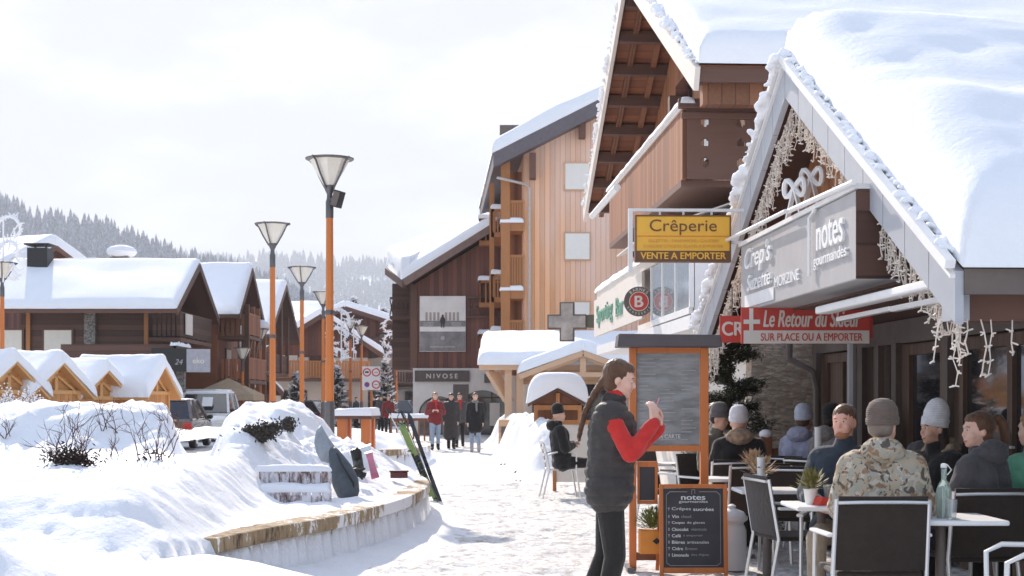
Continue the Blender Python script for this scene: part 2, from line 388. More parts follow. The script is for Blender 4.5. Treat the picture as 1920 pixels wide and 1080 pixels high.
# ================================================================ ground, path, banks
def fbm(x, y, s, o=4, z=0.0):
    return mn.fractal(Vector((x*s, y*s, z)), 0.9, 2.1, o)
def sst(a, b, x):
    t = min(1, max(0, (x-a)/(b-a))); return t*t*(3-2*t)
def grid_mesh(name, xs, ys, h, mat, keep=None):
    V = []; Fc = []; nx, ny = len(xs), len(ys)
    for y in ys:
        for x in xs:
            p = h(x, y); V.append(p if isinstance(p, tuple) else (x, y, p))
    for j in range(ny-1):
        for i in range(nx-1):
            if keep and not keep((xs[i]+xs[i+1])/2, (ys[j]+ys[j+1])/2): continue
            a = j*nx+i; Fc.append((a, a+1, a+nx+1, a+nx))
    me = bpy.data.meshes.new(name); me.from_pydata(V, [], Fc); me.update()
    for p in me.polygons: p.use_smooth = True
    o = bpy.data.objects.new(name, me); col.objects.link(o); me.materials.append(mat)
    if keep:
        bm = bmesh.new(); bm.from_mesh(me); bmesh.ops.delete(bm, geom=[v for v in bm.verts if not v.link_faces], context='VERTS'); bm.to_mesh(me); bm.free()
    return o
def lin(a, b, s):
    n = max(1, int(round((b-a)/s))); return [a+(b-a)*i/n for i in range(n+1)]
g = MB(); g.add([(-3100, -60, -0.16), (3100, -60, -0.16), (3100, 3600, -0.16), (-3100, 3600, -0.16)], [(0, 1, 2, 3)])
tag(g.build("snowy_ground", M['snow_far']), kind="structure", label="flat snow covered valley floor")
def hpath(x, y):
    v = fbm(x, y, 3.2, 4)*0.026 + fbm(x, y, 0.5, 2, 4)*0.03
    d = mn.noise(Vector((x*6, y*4, 9)))
    v -= max(0, d-0.1)*0.075
    return v
ys = lin(6.0, 26, 0.055) + lin(26.2, 60, 0.25)[0:] + lin(61, 140, 2.0)
o = grid_mesh("snowy_path", lin(-5.0, 7.5, 0.07), ys, hpath, M['snow_path'])
tag(o, kind="structure", label="trampled snowy pedestrian path with dirty specks")
def hroad(x, y): return -0.04+fbm(x, y, 0.4, 3)*0.05
o = grid_mesh("snowy_road", lin(-40, -4.9, 0.5), lin(20, 140, 1.0), hroad, M['snow_path'])
tag(o, kind="structure", label="snow packed road behind the planters")
# planter outline (outer edge of the coping)
OUT = [(-2.75, 7.0), (-2.4, 9.4), (-2.02, 11.0), (-1.62, 12.2), (-1.36, 13.3), (-1.14, 14.7), (-1.03, 16.2), (-1.05, 17.6), (-1.22, 19.0), (-1.62, 20.8), (-2.2, 22.8), (-3.0, 24.6), (-4.4, 26.2), (-6.4, 27.4), (-9.5, 28)]
def smooth_line(pts, n=6):
    r = []
    for i in range(len(pts)-1):
        p0, p1, p2, p3 = [Vector((*pts[max(0, min(len(pts)-1, i+k))], 0)) for k in (-1, 0, 1, 2)]
        for k in range(n):
            t = k/n
            r.append(0.5*((2*p1)+(p2-p0)*t+(2*p0-5*p1+4*p2-p3)*t*t+(3*p1-p0-3*p2+p3)*t**3))
    r.append(Vector((*pts[-1], 0))); return r
OL = smooth_line(OUT)
OA = np.array([(p.x, p.y) for p in OL])
def sdist(x, y, A=OA):
    p = np.array((x, y)); a = A[:-1]; b = A[1:]; ab = b-a
    t = np.clip(((p-a)*ab).sum(1)/(ab**2).sum(1), 0, 1); q = a+ab*t[:, None]; d = np.hypot(*(p-q).T); i = d.argmin()
    cr = ab[i, 0]*(y-a[i, 1])-ab[i, 1]*(x-a[i, 0])
    return d[i] if cr > 0 else -d[i]      # >0 inside (left of the line)
def gauss(x, y, cx, cy, rx, ry, p=2.0):
    d = ((x-cx)/rx)**2+((y-cy)/ry)**2; return math.exp(-d**(p/2))
def hbank(x, y):
    d = sdist(x, y)
    n1 = fbm(x, y, 1.7, 5, 2.0); n2 = fbm(x, y, 5.5, 4, 5.0)
    rid = 1-abs(mn.noise(Vector((x*1.9+0.4*n1, y*1.5, 3.3))))
    if d < 0:
        d = -d; near = sst(11.6, 9.6, y)
        h = (0.16+0.30*near)*math.exp(-(d/(0.42+1.1*near))**1.5) - 0.05
        return h + 0.03*n1*math.exp(-d*1.5)
    inner = sst(0.0, 0.35, d)
    h = 0.43 + 0.06*sst(0, 0.5, d)
    back = sst(13.9, 15.0, y)*sst(0.25, 1.3, d)
    fo = 1-sst(15.6, 17.6, y)
    h += 0.36*sst(9.15+0.08*n1, 10.3+0.08*n1, y)*sst(-2.15, -2.8, x+0.03*n1)*fo + 0.10*sst(10.5, 13.0, y)*sst(-2.2, -3.0, x)
    h += back*(0.20+0.12*rid)
    h += 0.17*gauss(x, y, -4.75, 15.5, 1.32, 1.0, 4.5)       # hedge mound
    h += 0.04*gauss(x, y, -3.95, 15.6, 0.5, 0.8, 3)
    h += 0.52*gauss(x, y, -3.4, 20.2, 0.78, 1.1, 3.6)          # second hedge mound
    h += 0.22*gauss(x, y, -1.95, 19.6, 0.6, 1.5)
    h += 0.12*gauss(x, y, -2.9, 16.5, 0.5, 1.0)
    h -= 0.52*sst(13.0, 15.2, y)*gauss(x/y, 0, -0.221, 0, 0.016, 1, 4)
    h -= 0.2*sst(21.5, 23, y)*sst(-2.4, -3.4, x)
    lump = 0.35+0.65*sst(13.5, 15.5, y)*sst(0.3, 1.0, d)
    dg_ = sst(-2.9, -2.3, x)*back
    h += inner*((0.05+0.05*dg_)*n1*lump + (0.03+0.05*dg_)*lump*n2 + 0.02*n2 + 0.025*dg_*fbm(x, y, 14, 3, 8))
    h += 0.20*gauss(x, y, -2.95, 8.0, 0.28, 0.3)
    return h
xs = lin(-10.5, -6.2, 0.2)+lin(-6.15, 0.3, 0.05); ysb = lin(7.0, 21.5, 0.055)+lin(21.6, 28.5, 0.12)
def keepb(x, y):
    d = sdist(x, y)
    return d > -1.9
o = grid_mesh("snow_bank", xs, ysb, hbank, M['snow_bank'], keepb)
tag(o, kind="structure", label="deep lumpy snow filling the raised bed on the left")
# the low retaining wall round the bed
def wall_mat():
    m, n, l, b = newmat("snow_plastered_wall"); mp = mapping(n, l, (1, 1, 0.35)); z = noise(n, l, mp, 9, 6, 0.7)
    r = ramp(n, l, z, [(0.40, (0.05, 0.035, 0.025)), (0.45, (0.3, 0.22, 0.14)), (0.48, (0.84, 0.84, 0.87))]); l.new(r.outputs[0], b.inputs[0]); b.inputs["Roughness"].default_value = 0.85
    bump(n, l, b, z, 0.6, 0.03); return m
def coping_mat():
    m, n, l, b = newmat("frosted_coping"); mp = mapping(n, l, (1, 1, 0.3)); z = noise(n, l, mp, 11, 7, 0.75)
    z2 = noise(n, l, mapping(n, l, (1, 1, 1)), 0.9, 2)
    ad = n.new("ShaderNodeMath"); ad.operation = 'ADD'; l.new(z.outputs[0], ad.inputs[0]); l.new(z2.outputs[0], ad.inputs[1])
    r = ramp(n, l, ad, [(0.72, (0.07, 0.045, 0.03)), (0.84, (0.30, 0.21, 0.12)), (1.15, (0.38, 0.29, 0.18)), (1.22, (0.82, 0.82, 0.84))])
    hv = n.new("ShaderNodeMath"); hv.operation = 'MULTIPLY'; hv.inputs[1].default_value = 1.0
    l.new(r.outputs[0], b.inputs[0]); b.inputs["Roughness"].default_value = 0.9; bump(n, l, b, z, 0.6, 0.02); return m
M['wall_snow'] = wall_mat(); M['coping'] = coping_mat()
def sweep(line, prof, closed=False):
    mb = MB(); V = []; Fc = []; m = len(line); k = len(prof)
    for i, p in enumerate(line):
        d = (line[min(i+1, m-1)]-line[max(i-1, 0)]).normalized(); nrm = Vector((-d.y, d.x, 0))
        for a, z in prof: V.append(p+nrm*a+Vector((0, 0, z)))
    for i in range(m-1):
        for j in range(k):
            q = (j+1) % k; Fc.append((i*k+j, i*k+q, (i+1)*k+q, (i+1)*k+j))
    Fc.append(tuple(range(k))); Fc.append(tuple((m-1)*k+j for j in range(k)))
    return mb.add(V, Fc)
t = thing("planter_wall", "curved low retaining wall with brown coping round the near snow bed", "wall", (-1.36, 13.3, 0))
wl_ = smooth_line(OUT[1:], 8)[5:]
sweep(wl_, [(0.02, -0.1), (0.02, 0.335), (0.28, 0.335), (0.28, -0.1)]).build("wall", M['wall_snow'], t, world=True)
sweep(wl_, [(-0.03, 0.338), (-0.03, 0.455), (0.24, 0.455), (0.24, 0.338)]).build("coping", M['coping'], t, world=True, bevel=0.015)
# second bed further on
O2 = [(-3.8, 29.6), (-2.6, 30.2), (-2.06, 31.6), (-1.95, 33.6), (-2.2, 36), (-2.9, 38.5), (-4.2, 40)]
A2 = np.array([(p.x, p.y) for p in smooth_line(O2)])
def hb2(x, y):
    d = sdist(x, y, A2)
    if d < 0: return -0.06+0.14*math.exp(-(d/0.5)**2)
    return 0.38+0.30*sst(0.1, 1.2, d)+0.10*fbm(x, y, 1.6, 4, 7)
o = grid_mesh("snow_bank", lin(-9, -1.0, 0.1), lin(29, 42, 0.12), hb2, M['snow_bank'], lambda x, y: sdist(x, y, A2) > -0.8)
tag(o, kind="structure", label="second snow filled bed beyond the skis")
t = thing("planter_wall", "far curved low wall with brown coping left of the walkers", "wall", (-2, 33, 0))
sweep(smooth_line(O2), [(0.02, -0.1), (0.02, 0.30), (0.28, 0.30), (0.28, -0.1)]).build("wall", M['wall_snow'], t, world=True)
sweep(smooth_line(O2), [(-0.02, 0.303), (-0.02, 0.43), (0.22, 0.43), (0.22, 0.303)]).build("coping", M['coping'], t, world=True)
# snow heaped along the right of the path (over the edge of the terraces)
def hb3(x, y):
    u = sst(25, 27.5, y)*sst(52, 46, y)
    xc = 0.72-(y-30)*0.048
    w = 0.55+0.12*math.sin(y*1.7)
    base = math.exp(-((x-xc)/w)**4)
    v = u*base*(0.86+0.26*abs(math.sin(y*1.35))+0.18*fbm(x, y, 1.4, 4, 11)) - 0.05
    return v+0.03*fbm(x, y, 5, 3)*base
o = grid_mesh("snow_heap", lin(-1.2, 3.0, 0.08), lin(24.5, 53, 0.1), hb3, M['snow_bank'], lambda x, y: hb3(x, y) > -0.02)
tag(o, kind="structure", label="long lumpy heap of cleared snow right of the path")
# ---------------------------------------------------------------- mountains with snow dusted forest
def ridge(pts, x):
    for (a, b), (c, d) in zip(pts, pts[1:]):
        if x <= c: return b+(d-b)*max(0, (x-a)/(c-a))
    return pts[-1][1]
R1 = [(-300, 250), (-60, 340), (0, 380), (60, 411), (130, 421), (200, 432), (280, 462), (350, 492), (430, 505), (520, 540), (640, 600), (760, 700)]
R2 = [(200, 470), (380, 488), (440, 492), (480, 486), (560, 488), (640, 496), (700, 498), (760, 504), (900, 520), (1100, 560), (1400, 620), (1900, 640)]
def hill(name, R_, Y0, Y1, mat, label, amp):
    pxs = lin(R_[0][0], R_[-1][0], 12); tt = lin(0, 1, 0.04)
    V = []; Fc = []
    def pt(px, t):
        Y = Y0+(Y1-Y0)*t; top = 1.45+(753-ridge(R_, px))/F*Y1
        x = (px-960)/F*Y
        h = top*(t**1.15) + amp*fbm(x*0.004, Y*0.004, 1.5, 4)*math.sin(math.pi*min(1, t))
        if t > 0.999: h = top
        return (x, Y, h-0.2)
    for t in tt:
        for px in pxs: V.append(pt(px, t))
    for px in pxs: V.append(((px-960)/F*Y1, Y1*1.15, -0.2))
    n = len(pxs); rows = len(tt)+1
    for j in range(rows-1):
        for i in range(n-1):
            a = j*n+i; Fc.append((a, a+1, a+n+1, a+n))
    mb = MB(); mb.add(V, Fc); o = mb.build(name, mat, smooth=True)
    tag(o, kind="structure", label=label); return pt, (R_[0][0], R_[-1][0])
hp1, r1 = hill("mountain", R1, 650, 1300, M['snow_far'], "steep wooded hillside at left", 12)
hp2, r2 = hill("mountain", R2, 1500, 3000, M['snow_far'], "lower distant forested mountain across the middle", 25)
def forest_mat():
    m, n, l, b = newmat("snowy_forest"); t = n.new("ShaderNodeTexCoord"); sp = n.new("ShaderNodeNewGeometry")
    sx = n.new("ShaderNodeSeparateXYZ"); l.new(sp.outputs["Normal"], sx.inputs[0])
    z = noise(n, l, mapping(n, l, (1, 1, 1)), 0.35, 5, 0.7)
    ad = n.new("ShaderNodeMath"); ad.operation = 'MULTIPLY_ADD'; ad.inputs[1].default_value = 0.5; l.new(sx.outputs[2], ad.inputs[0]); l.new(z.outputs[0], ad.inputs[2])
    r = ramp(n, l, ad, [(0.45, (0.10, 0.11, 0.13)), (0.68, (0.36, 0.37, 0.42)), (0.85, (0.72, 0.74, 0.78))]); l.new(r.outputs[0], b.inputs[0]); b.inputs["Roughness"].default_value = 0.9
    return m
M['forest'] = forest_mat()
def forest(name, hp, rr, n, hmin, hmax, seed, label, tmin=0.02, clear=None):
    rnd = random.Random(seed); V = []; Fc = []
    for i in range(n):
        px = rnd.uniform(*rr); t = tmin+(1.0-tmin)*rnd.random()**0.8
        if clear and clear(px, t): continue
        x, y, z = hp(px, t); h = rnd.uniform(hmin, hmax); w = h*rnd.uniform(0.17, 0.24)
        for k, (z0, z1, s) in enumerate(((0.05, 0.55, 1.0), (0.32, 0.8, 0.72), (0.6, 1.0, 0.45))):
            b = len(V); m = 6; ph = rnd.random()*6
            for q in range(m):
                a = ph+q*2*math.pi/m; rr_ = w*s*(0.8+0.4*rnd.random()); V.append((x+rr_*math.cos(a), y+rr_*math.sin(a), z+h*z0+rnd.uniform(-.03, .03)*h))
            V.append((x, y, z+h*z1)); Fc += [(b+q, b+(q+1) % m, b+m) for q in range(m)]
    me = bpy.data.meshes.new(name); me.from_pydata(V, [], Fc); o = bpy.data.objects.new(name, me); col.objects.link(o); me.materials.append(M['forest'])
    tag(o, label, None, None, "stuff")
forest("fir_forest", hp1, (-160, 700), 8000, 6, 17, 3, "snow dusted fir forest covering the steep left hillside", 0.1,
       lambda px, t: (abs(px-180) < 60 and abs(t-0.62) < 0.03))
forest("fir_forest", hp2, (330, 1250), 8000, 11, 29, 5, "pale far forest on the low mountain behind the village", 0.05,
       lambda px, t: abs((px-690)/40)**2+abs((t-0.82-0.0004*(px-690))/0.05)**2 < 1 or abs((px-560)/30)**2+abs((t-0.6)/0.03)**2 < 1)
# ================================================================ right hand buildings
STR = math.atan(0.056); cS, sS = math.cos(STR), math.sin(STR)
def S(x, y, z=0): return Vector((3.0+x*cS-y*sS, x*sS+y*cS, z))
def sb(mb, name, mat, parent, **k):
    mb.v = [tuple(S(*p)) for p in mb.v]; return mb.build(name, mat, parent, world=True, **k)
def edge_params(L, Rr, step):
    a = [Rr*(1-math.cos(t*math.pi/2/5)) for t in range(6)]
    if L < 2.4*Rr: a = [x*L/(2.4*Rr) for x in a]
    mid = lin(a[-1], L-a[-1], step)
    return [x/L for x in a[:-1]+mid+[L-x for x in reversed(a[:-1])]]
def snow_slab(c, T=0.35, Rr=0.3, step=0.2, amp=0.04, seed=0.0, scale=1.2, lump=0.0, k=2.2, tfun=None):
    """thick soft snow lying on the quad c00,c10,c11,c01"""
    c = [Vector(p) for p in c]
    Lu = ((c[1]-c[0]).length+(c[2]-c[3]).length)/2; Lv = ((c[3]-c[0]).length+(c[2]-c[1]).length)/2
    U = edge_params(Lu, Rr, step); W = edge_params(Lv, Rr, step); top = []; bot = []
    def pf(d): 
        d = min(1, max(0, d/Rr)); return (1-(1-d)**k)**(1/k)
    for w in W:
        for u in U:
            b = c[0]*(1-u)*(1-w)+c[1]*u*(1-w)+c[2]*u*w+c[3]*(1-u)*w
            d = min(u*Lu, (1-u)*Lu, w*Lv, (1-w)*Lv); e = pf(d)
            n = mn.fractal(b*scale+Vector((seed, seed*2, seed)), 0.9, 2.1, 3)
            n2 = mn.fractal(b*scale*4+Vector((seed, 0, seed)), 0.9, 2.1, 3)
            t_ = T if tfun is None else T*tfun(u, w)
            h = e*(t_+amp*n)+lump*abs(n2)*e
            j = mn.noise(b*3+Vector((seed, 0, 0)))*0.03*(1 if d < 0.02 else 0)
            top.append(b+Vector((j, 0, max(0.0, h)))); bot.append(b+Vector((0, 0, -0.001)))
    nu, nv = len(U), len(W); N = nu*nv; Fc = []
    for j in range(nv-1):
        for i in range(nu-1):
            a = j*nu+i; Fc.append((a, a+1, a+nu+1, a+nu)); Fc.append((N+a, N+a+nu, N+a+nu+1, N+a+1))
    mb = MB(); mb.add(top+bot, Fc)
    rim = [j for j in range(nu)]+[(j+1)*nu-1 for j in range(1, nv)]+[N-1-j for j in range(1, nu)]+[(nv-1-j)*nu for j in range(1, nv)]
    mb.add([], []); 
    for a, b in zip(rim, rim[1:]): mb.f.append((a, b, N+b, N+a))
    return mb
def slab(c, th):    # roof board slab: quad thickened downwards
    c = [Vector(p) for p in c]; mb = MB()
    v = c+[p-Vector((0, 0, th)) for p in c]
    return mb.add(v, [(0, 1, 2, 3), (7, 6, 5, 4), (0, 4, 5, 1), (1, 5, 6, 2), (2, 6, 7, 3), (3, 7, 4, 0)])
# ---------------- restaurant with the pale porch gable
AY, AZ, NY, LZ, FY = 12.0, 4.34, 8.14, 2.25, 15.86
rest = thing("restaurant_chalet", "dark fronted restaurant with pale porch gable and thick snow on its roof beside the terrace", "building", S(2, 12), STR)
L = 13.0
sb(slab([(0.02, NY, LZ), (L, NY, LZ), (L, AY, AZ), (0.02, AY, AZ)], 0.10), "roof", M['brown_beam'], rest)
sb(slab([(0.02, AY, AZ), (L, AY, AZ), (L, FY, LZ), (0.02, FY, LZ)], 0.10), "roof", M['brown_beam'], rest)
def tf(u, w): return 1.0+0.22*gauss(u*L, w, 1.0, 0.25, 2.2, 0.35)-0.18*gauss(u*L, w, 2.5, 0.62, 1.0, 0.3)
sn = snow_slab([(0.0, NY-0.10, LZ-0.04), (L, NY-0.10, LZ-0.04), (L, AY+0.12, AZ+0.06), (0.0, AY+0.12, AZ+0.06)], 0.44, 0.48, 0.12, 0.09, 3.1, 0.7, 0.015, 2.6, tf)
sb(sn, "snow", M['snow'], rest, smooth=True, angle=80)
sn = snow_slab([(0.04, AY-0.1, AZ+0.02), (L, AY-0.1, AZ+0.02), (L, FY+0.10, LZ), (0.04, FY+0.10, LZ)], 0.38, 0.4, 0.2, 0.06, 5.1, 0.9, 0.03)
sb(sn, "snow", M['snow'], rest, smooth=True, angle=80)
# crumbly snow lumps along both verges
def crumbs(ends, n, rlo, rhi, seed, name, par, ox=0.0):
    rnd = random.Random(seed); pr = []
    for (y0, z0, y1, z1) in ends:
        for i in range(n):
            t = (i+rnd.random())/n; y = y0+(y1-y0)*t; z = z0+(z1-z0)*t
            env = 0.45+0.55*abs(mn.noise(Vector((y*1.3, seed, 0))))*2
            r = rnd.uniform(rlo, rhi)*env; x = rnd.uniform(-0.05, 0.10)+ox
            pr.append(('e', S(x, y, z+rnd.uniform(0, 0.05)*env), (r*1.3, r*rnd.uniform(.8, 2.0), r)))
    o = fuse([('e', p_[1], p_[2]) for p_ in pr], 0.016, name, M['snow'], None, 2, lambda co: 0.012*mn.noise(co*22))
    o.data.transform(lmat(par).inverted()); o.parent = par
crumbs([(AY, AZ-0.0, FY, LZ-0.02)], 420, 0.022, 0.045, 14, "verge_snow", rest, -0.08)
crumbs([(AY, AZ+0.03, NY, LZ+0.01), (AY, AZ+0.03, FY, LZ+0.01)], 210, 0.025, 0.06, 4, "verge_snow", rest)
# fascia boards with battens and rails
for y0, z0, y1, z1 in ((AY, AZ, NY-0.05, LZ-0.03), (AY, AZ, FY+0.05, LZ-0.03)):
    f_ = MB(); rl = MB(); n = 9
    o = Vector((-0.03, y0, z0)); a = Vector((0, y1-y0, z1-z0))
    for i in range(n):
        p = o+a*(i/n+0.0015); q = o+a*((i+1)/n-0.0015)
        f_.prism([(0, 0), (1, 0), (1, 1), (0, 1)], (p.x, p.y, p.z-0.33), q-p, (0, 0, 0.30), (0.05, 0, 0))
    rl.beam(o+Vector((-0.03, 0, 0.01)), o+a+Vector((-0.03, 0, 0.01)), 0.06, 0.05)
    rl.beam(o+Vector((-0.015, 0, -0.06)), o+a+Vector((-0.015, 0, -0.06)), 0.03, 0.02)
    sb(f_, "fascia", M['grey_paint'], rest); sb(rl, "fascia_rail", M['white_paint'], rest)
# eave board and beam under the near eave
sb(MB().box(0.02, NY-0.06, LZ-0.19, L, NY-0.02, LZ-0.045), "gutter_board", M['dark_grey'], rest)
sb(MB().box(0.12, NY+0.15, LZ-0.33, L, NY+0.30, LZ-0.15), "eave_beam", M['brown_beam'], rest)
sb(MB().box(0.0, NY+0.1, LZ-0.33, 0.11, NY+0.25, LZ-0.13), "beam_end", M['grey_paint'], rest)
# gable panel of planks behind the verge
gz = 2.28; hw = (AZ-0.25-gz)/(AZ-LZ)*3.86
mb = MB().prism([(-hw, 0), (hw, 0), (0, AZ-0.25-gz)], (0.42, AY, gz), (0, 1, 0), (0, 0, 1), (0.06, 0, 0))
sb(mb, "gable_panel", M['gable_wood'], rest)
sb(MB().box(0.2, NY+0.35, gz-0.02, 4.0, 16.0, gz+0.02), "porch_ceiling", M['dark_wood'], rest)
# facade wall, plane x = 1.6 with doors and windows
wx = 1.6
mb = MB().box(wx+0.1, 7.4, 0, wx+0.3, 17.4, gz-0.03); sb(mb, "wall", M['door_brown'], rest)
sb(MB().box(0.85, 17.15, 0, 2.2, 17.45, 3.1), "stone_wall", M['stone'], rest)
sb(MB().box(wx-0.02, 7.4, 2.02, wx+0.08, 17.1, gz-0.03), "lintel", M['dark_grey'], rest)
def dw(y0, y1, mat, leafs=1, handle=True):
    fr = MB()
    for a in (y0, y1-0.08): fr.box(wx, a, 0.0, wx+0.09, a+0.08, 2.0)
    fr.box(wx+0.005, y0+0.08, 1.9, wx+0.085, y1-0.08, 2.0); fr.box(wx+0.005, y0+0.08, 0.0, wx+0.085, y1-0.08, 0.3)
    w = (y1-y0)/leafs
    for i in range(1, leafs): fr.box(wx+0.002, y0+i*w-0.05, 0.3, wx+0.088, y0+i*w+0.05, 1.9)
    d = sb(fr, "door_frame", M['door_brown'], rest)
    pn = sb(MB().box(wx+0.04, y0+0.08, 0.3, wx+0.06, y1-0.08, 1.9), "pane", mat, None); pn.parent = d; pn.data.transform(lmat(rest).inverted())
    if handle:
        h = sb(MB().box(wx-0.05, y0+w-0.03, 0.95, wx-0.02, y0+w+0.0, 1.2).box(wx-0.05, y0+w-0.16, 1.08, wx-0.02, y0+w-0.03, 1.1), "handle", M['alu'], None); h.parent = d; h.data.transform(lmat(rest).inverted())
dw(10.2, 12.35, M['glass'], 2); dw(12.75, 13.75, M['glass'], 1, False); dw(15.3, 16.6, M['door_brown'], 2)
mb = MB()
for y in (12.55, 13.95, 14.5, 15.05, 16.85): mb.box(wx-0.06, y-0.07, 0, wx+0.0, y+0.07, 2.02)
sb(mb, "pilasters", M['dark_grey'], rest)
mb = MB().tube([S(1.2, 16.7, 2.2), S(1.2, 16.7, 1.95), S(1.45, 16.6, 1.8), S(1.5, 16.6, 1.6), S(1.5, 16.6, 0.1)], 0.045, 8)
mb.build("downpipe", M['dark_grey'], rest, world=True, smooth=True)
for y in (14.7,):
    mb = MB().tube([S(1.35, y, 2.1), S(1.35, y, 0.0)], 0.05, 8); mb.build("downpipe", M['grey_paint'], rest, world=True, smooth=True)
sb(MB().box(0.3, 7.9, 0.0, 0.45, 8.05, 0.02), "threshold", M['dark_grey'], rest)
# floor of the terrace (bare trampled snow and wet slabs)
# ---------------- light strings
def icicle_mesh(edge, n, lmin, lmax, seed, drop=(0, 0, -1), bulbs=True):
    rnd = random.Random(seed); mb = MB()
    for i in range(n):
        t = (i+rnd.random()*0.8)/n; a = edge(t); L_ = rnd.uniform(lmin, lmax); k = max(3, int(L_/0.07)); pts = [a]
        p = Vector(a)
        for j in range(k):
            p = p+Vector((rnd.uniform(-.02, .02), rnd.uniform(-.03, .03), -L_/k)); pts.append(p.copy())
            if bulbs:
                for q in range(3):
                    e = p+Vector((rnd.uniform(-.03, .03), rnd.uniform(-.035, .035), rnd.uniform(-.02, .015))); mb.beam(p, e, 0.008, 0.008)
        mb.tube(pts, 0.0042, 4)
    return mb
def edge_line(p, q):
    p, q = Vector(p), Vector(q); return lambda t: p+(q-p)*t
t = thing("icicle_lights", "dense icicle light string hanging inside the right verge of the porch gable", "light string", S(0.1, 10, 2.4), STR, "icicle light strings on the porch")
sb(icicle_mesh(edge_line((0.06, AY-0.05, AZ-0.34), (0.06, NY+0.1, LZ-0.30)), 160, 0.10, 0.34, 1), "light_strands", M['cable'], t)
t = thing("icicle_lights", "dense icicle light string hanging inside the left verge of the porch gable", "light string", S(0.1, 14, 2.4), STR, "icicle light strings on the porch")
sb(icicle_mesh(edge_line((0.06, AY+0.05, AZ-0.34), (0.06, FY-0.1, LZ-0.30)), 200, 0.10, 0.38, 2), "light_strands", M['cable'], t)
t = thing("icicle_lights", "sparse icicle light strands hanging below the near eave at the right edge", "light string", S(1, NY+.1, 1.9), STR, "icicle light strings on the porch")
sb(icicle_mesh(edge_line((-0.1, NY+0.08, LZ-0.32), (0.95, NY+0.08, LZ-0.34)), 13, 0.14, 0.42, 9), "light_strands", M['cable'], t)
# white ribbon bows in the gable
for i, (px, py) in enumerate(((1490, 352), (1522, 332))):
    pos = P(px, py, 12.3+0.0*i); pos = Vector((pos.x, pos.y, pos.z))
    t = thing("ribbon_bow", ["white ribbon bow hanging in the gable, the left of two", "white ribbon bow hanging in the gable, the right of two"][i], "bow", pos, STR-0.9, "white bows in the gable"); t.scale = (1.1, 1.1, 1.1)
    mb = MB()
    for s in (-1, 1):
        lp = [Vector((s*0.10*math.sin(a)*1.0, 0.0, 0.055*math.sin(2*a)*1.2)) for a in lin(0, math.pi, 0.3)]
        mb.tube(lp, 0.022, 6)
        mb.beam((0, 0, 0), (s*0.07, 0.0, -0.24), 0.05, 0.012); 
    mb.sphere((0, 0, 0), 0.03, 8, 6); mb.build("ribbon", M['white_paint'], t, smooth=True)
# ---------------- grey box sign under the porch (faces the street)
t = thing("porch_sign", "long grey box sign with raised white lettering under the porch gable", "sign", S(-0.1, 11.4, 2.3), STR)
sb(MB().box(-0.12, 9.68, 2.28, 0.55, 13.3, 2.89), "box", M['sign_grey'], t, bevel=0.01)
sb(MB().box(-0.125, 9.672, 2.285, 0.545, 9.679, 2.885), "end_panel", M['dark_wood'], t)
tr = MB(); tr.tube([(-0.16, 9.6, 2.93), (-0.16, 11.4, 2.97)], 0.022, 8); tr.tube([(-0.2, 11.3, 2.96), (-0.2, 14.1, 2.99)], 0.018, 8)
tr.box(-0.14, 9.66, 2.895, 0.5, 13.32, 2.93)
sb(tr, "top_rail", M['white_paint'], t, smooth=True)
def stext(s, y, z, w, h, mat, parent, x=-0.12, **k):
    p = S(x, y, z)-parent.location; p = Matrix.Rotation(-STR, 4, 'Z') @ p
    return text(s, mat, parent, p, (R(90), 0, R(-90)), height=h, width=w, **k)
stext("notes", 10.28, 2.67, 0.68, 0.19, M['white_paint'], t, bold=0.02, ext=0.02)
stext("gourmandes", 10.28, 2.49, 0.86, 0.11, M['white_paint'], t, bold=0.012, ext=0.02)
stext("MORZINE", 11.55, 2.45, 0.8, 0.09, M['white_paint'], t, ext=0.015)
stext("Crep's", 12.55, 2.72, 1.0, 0.24, M['white_paint'], t, x=-0.12, bold=0.02, ext=0.025, shear=0.25)
stext("Suzette", 12.5, 2.52, 0.9, 0.14, M['white_paint'], t, x=-0.12, bold=0.02, ext=0.025, shear=0.25)
sb(MB().box(-0.13, 12.0, 2.31, -0.122, 13.1, 2.42), "name_plate", M['white_paint'], t)
# note glyph left of the word
mb = MB().tube([(-0.15, 10.78, 2.4), (-0.15, 10.78, 2.84), (-0.15, 10.62, 2.88)], 0.014, 6); sb(mb, "note_emblem", M['white_paint'], t)
# awning profile rail below the sign
t = thing("awning", "folded white awning cassette with arms hanging under the grey box sign", "awning", S(-0.05, 9.7, 2.1), STR)
sb(MB().box(-0.02, 8.3, 2.13, 0.10, 11.1, 2.19), "cassette", M['white_paint'], t, bevel=0.015)
sb(MB().box(0.02, 8.5, 2.04, 0.07, 9.4, 2.08).box(0.03, 9.45, 2.05, 0.08, 10.7, 2.085), "folding_arms", M['alu'], t, bevel=0.008)
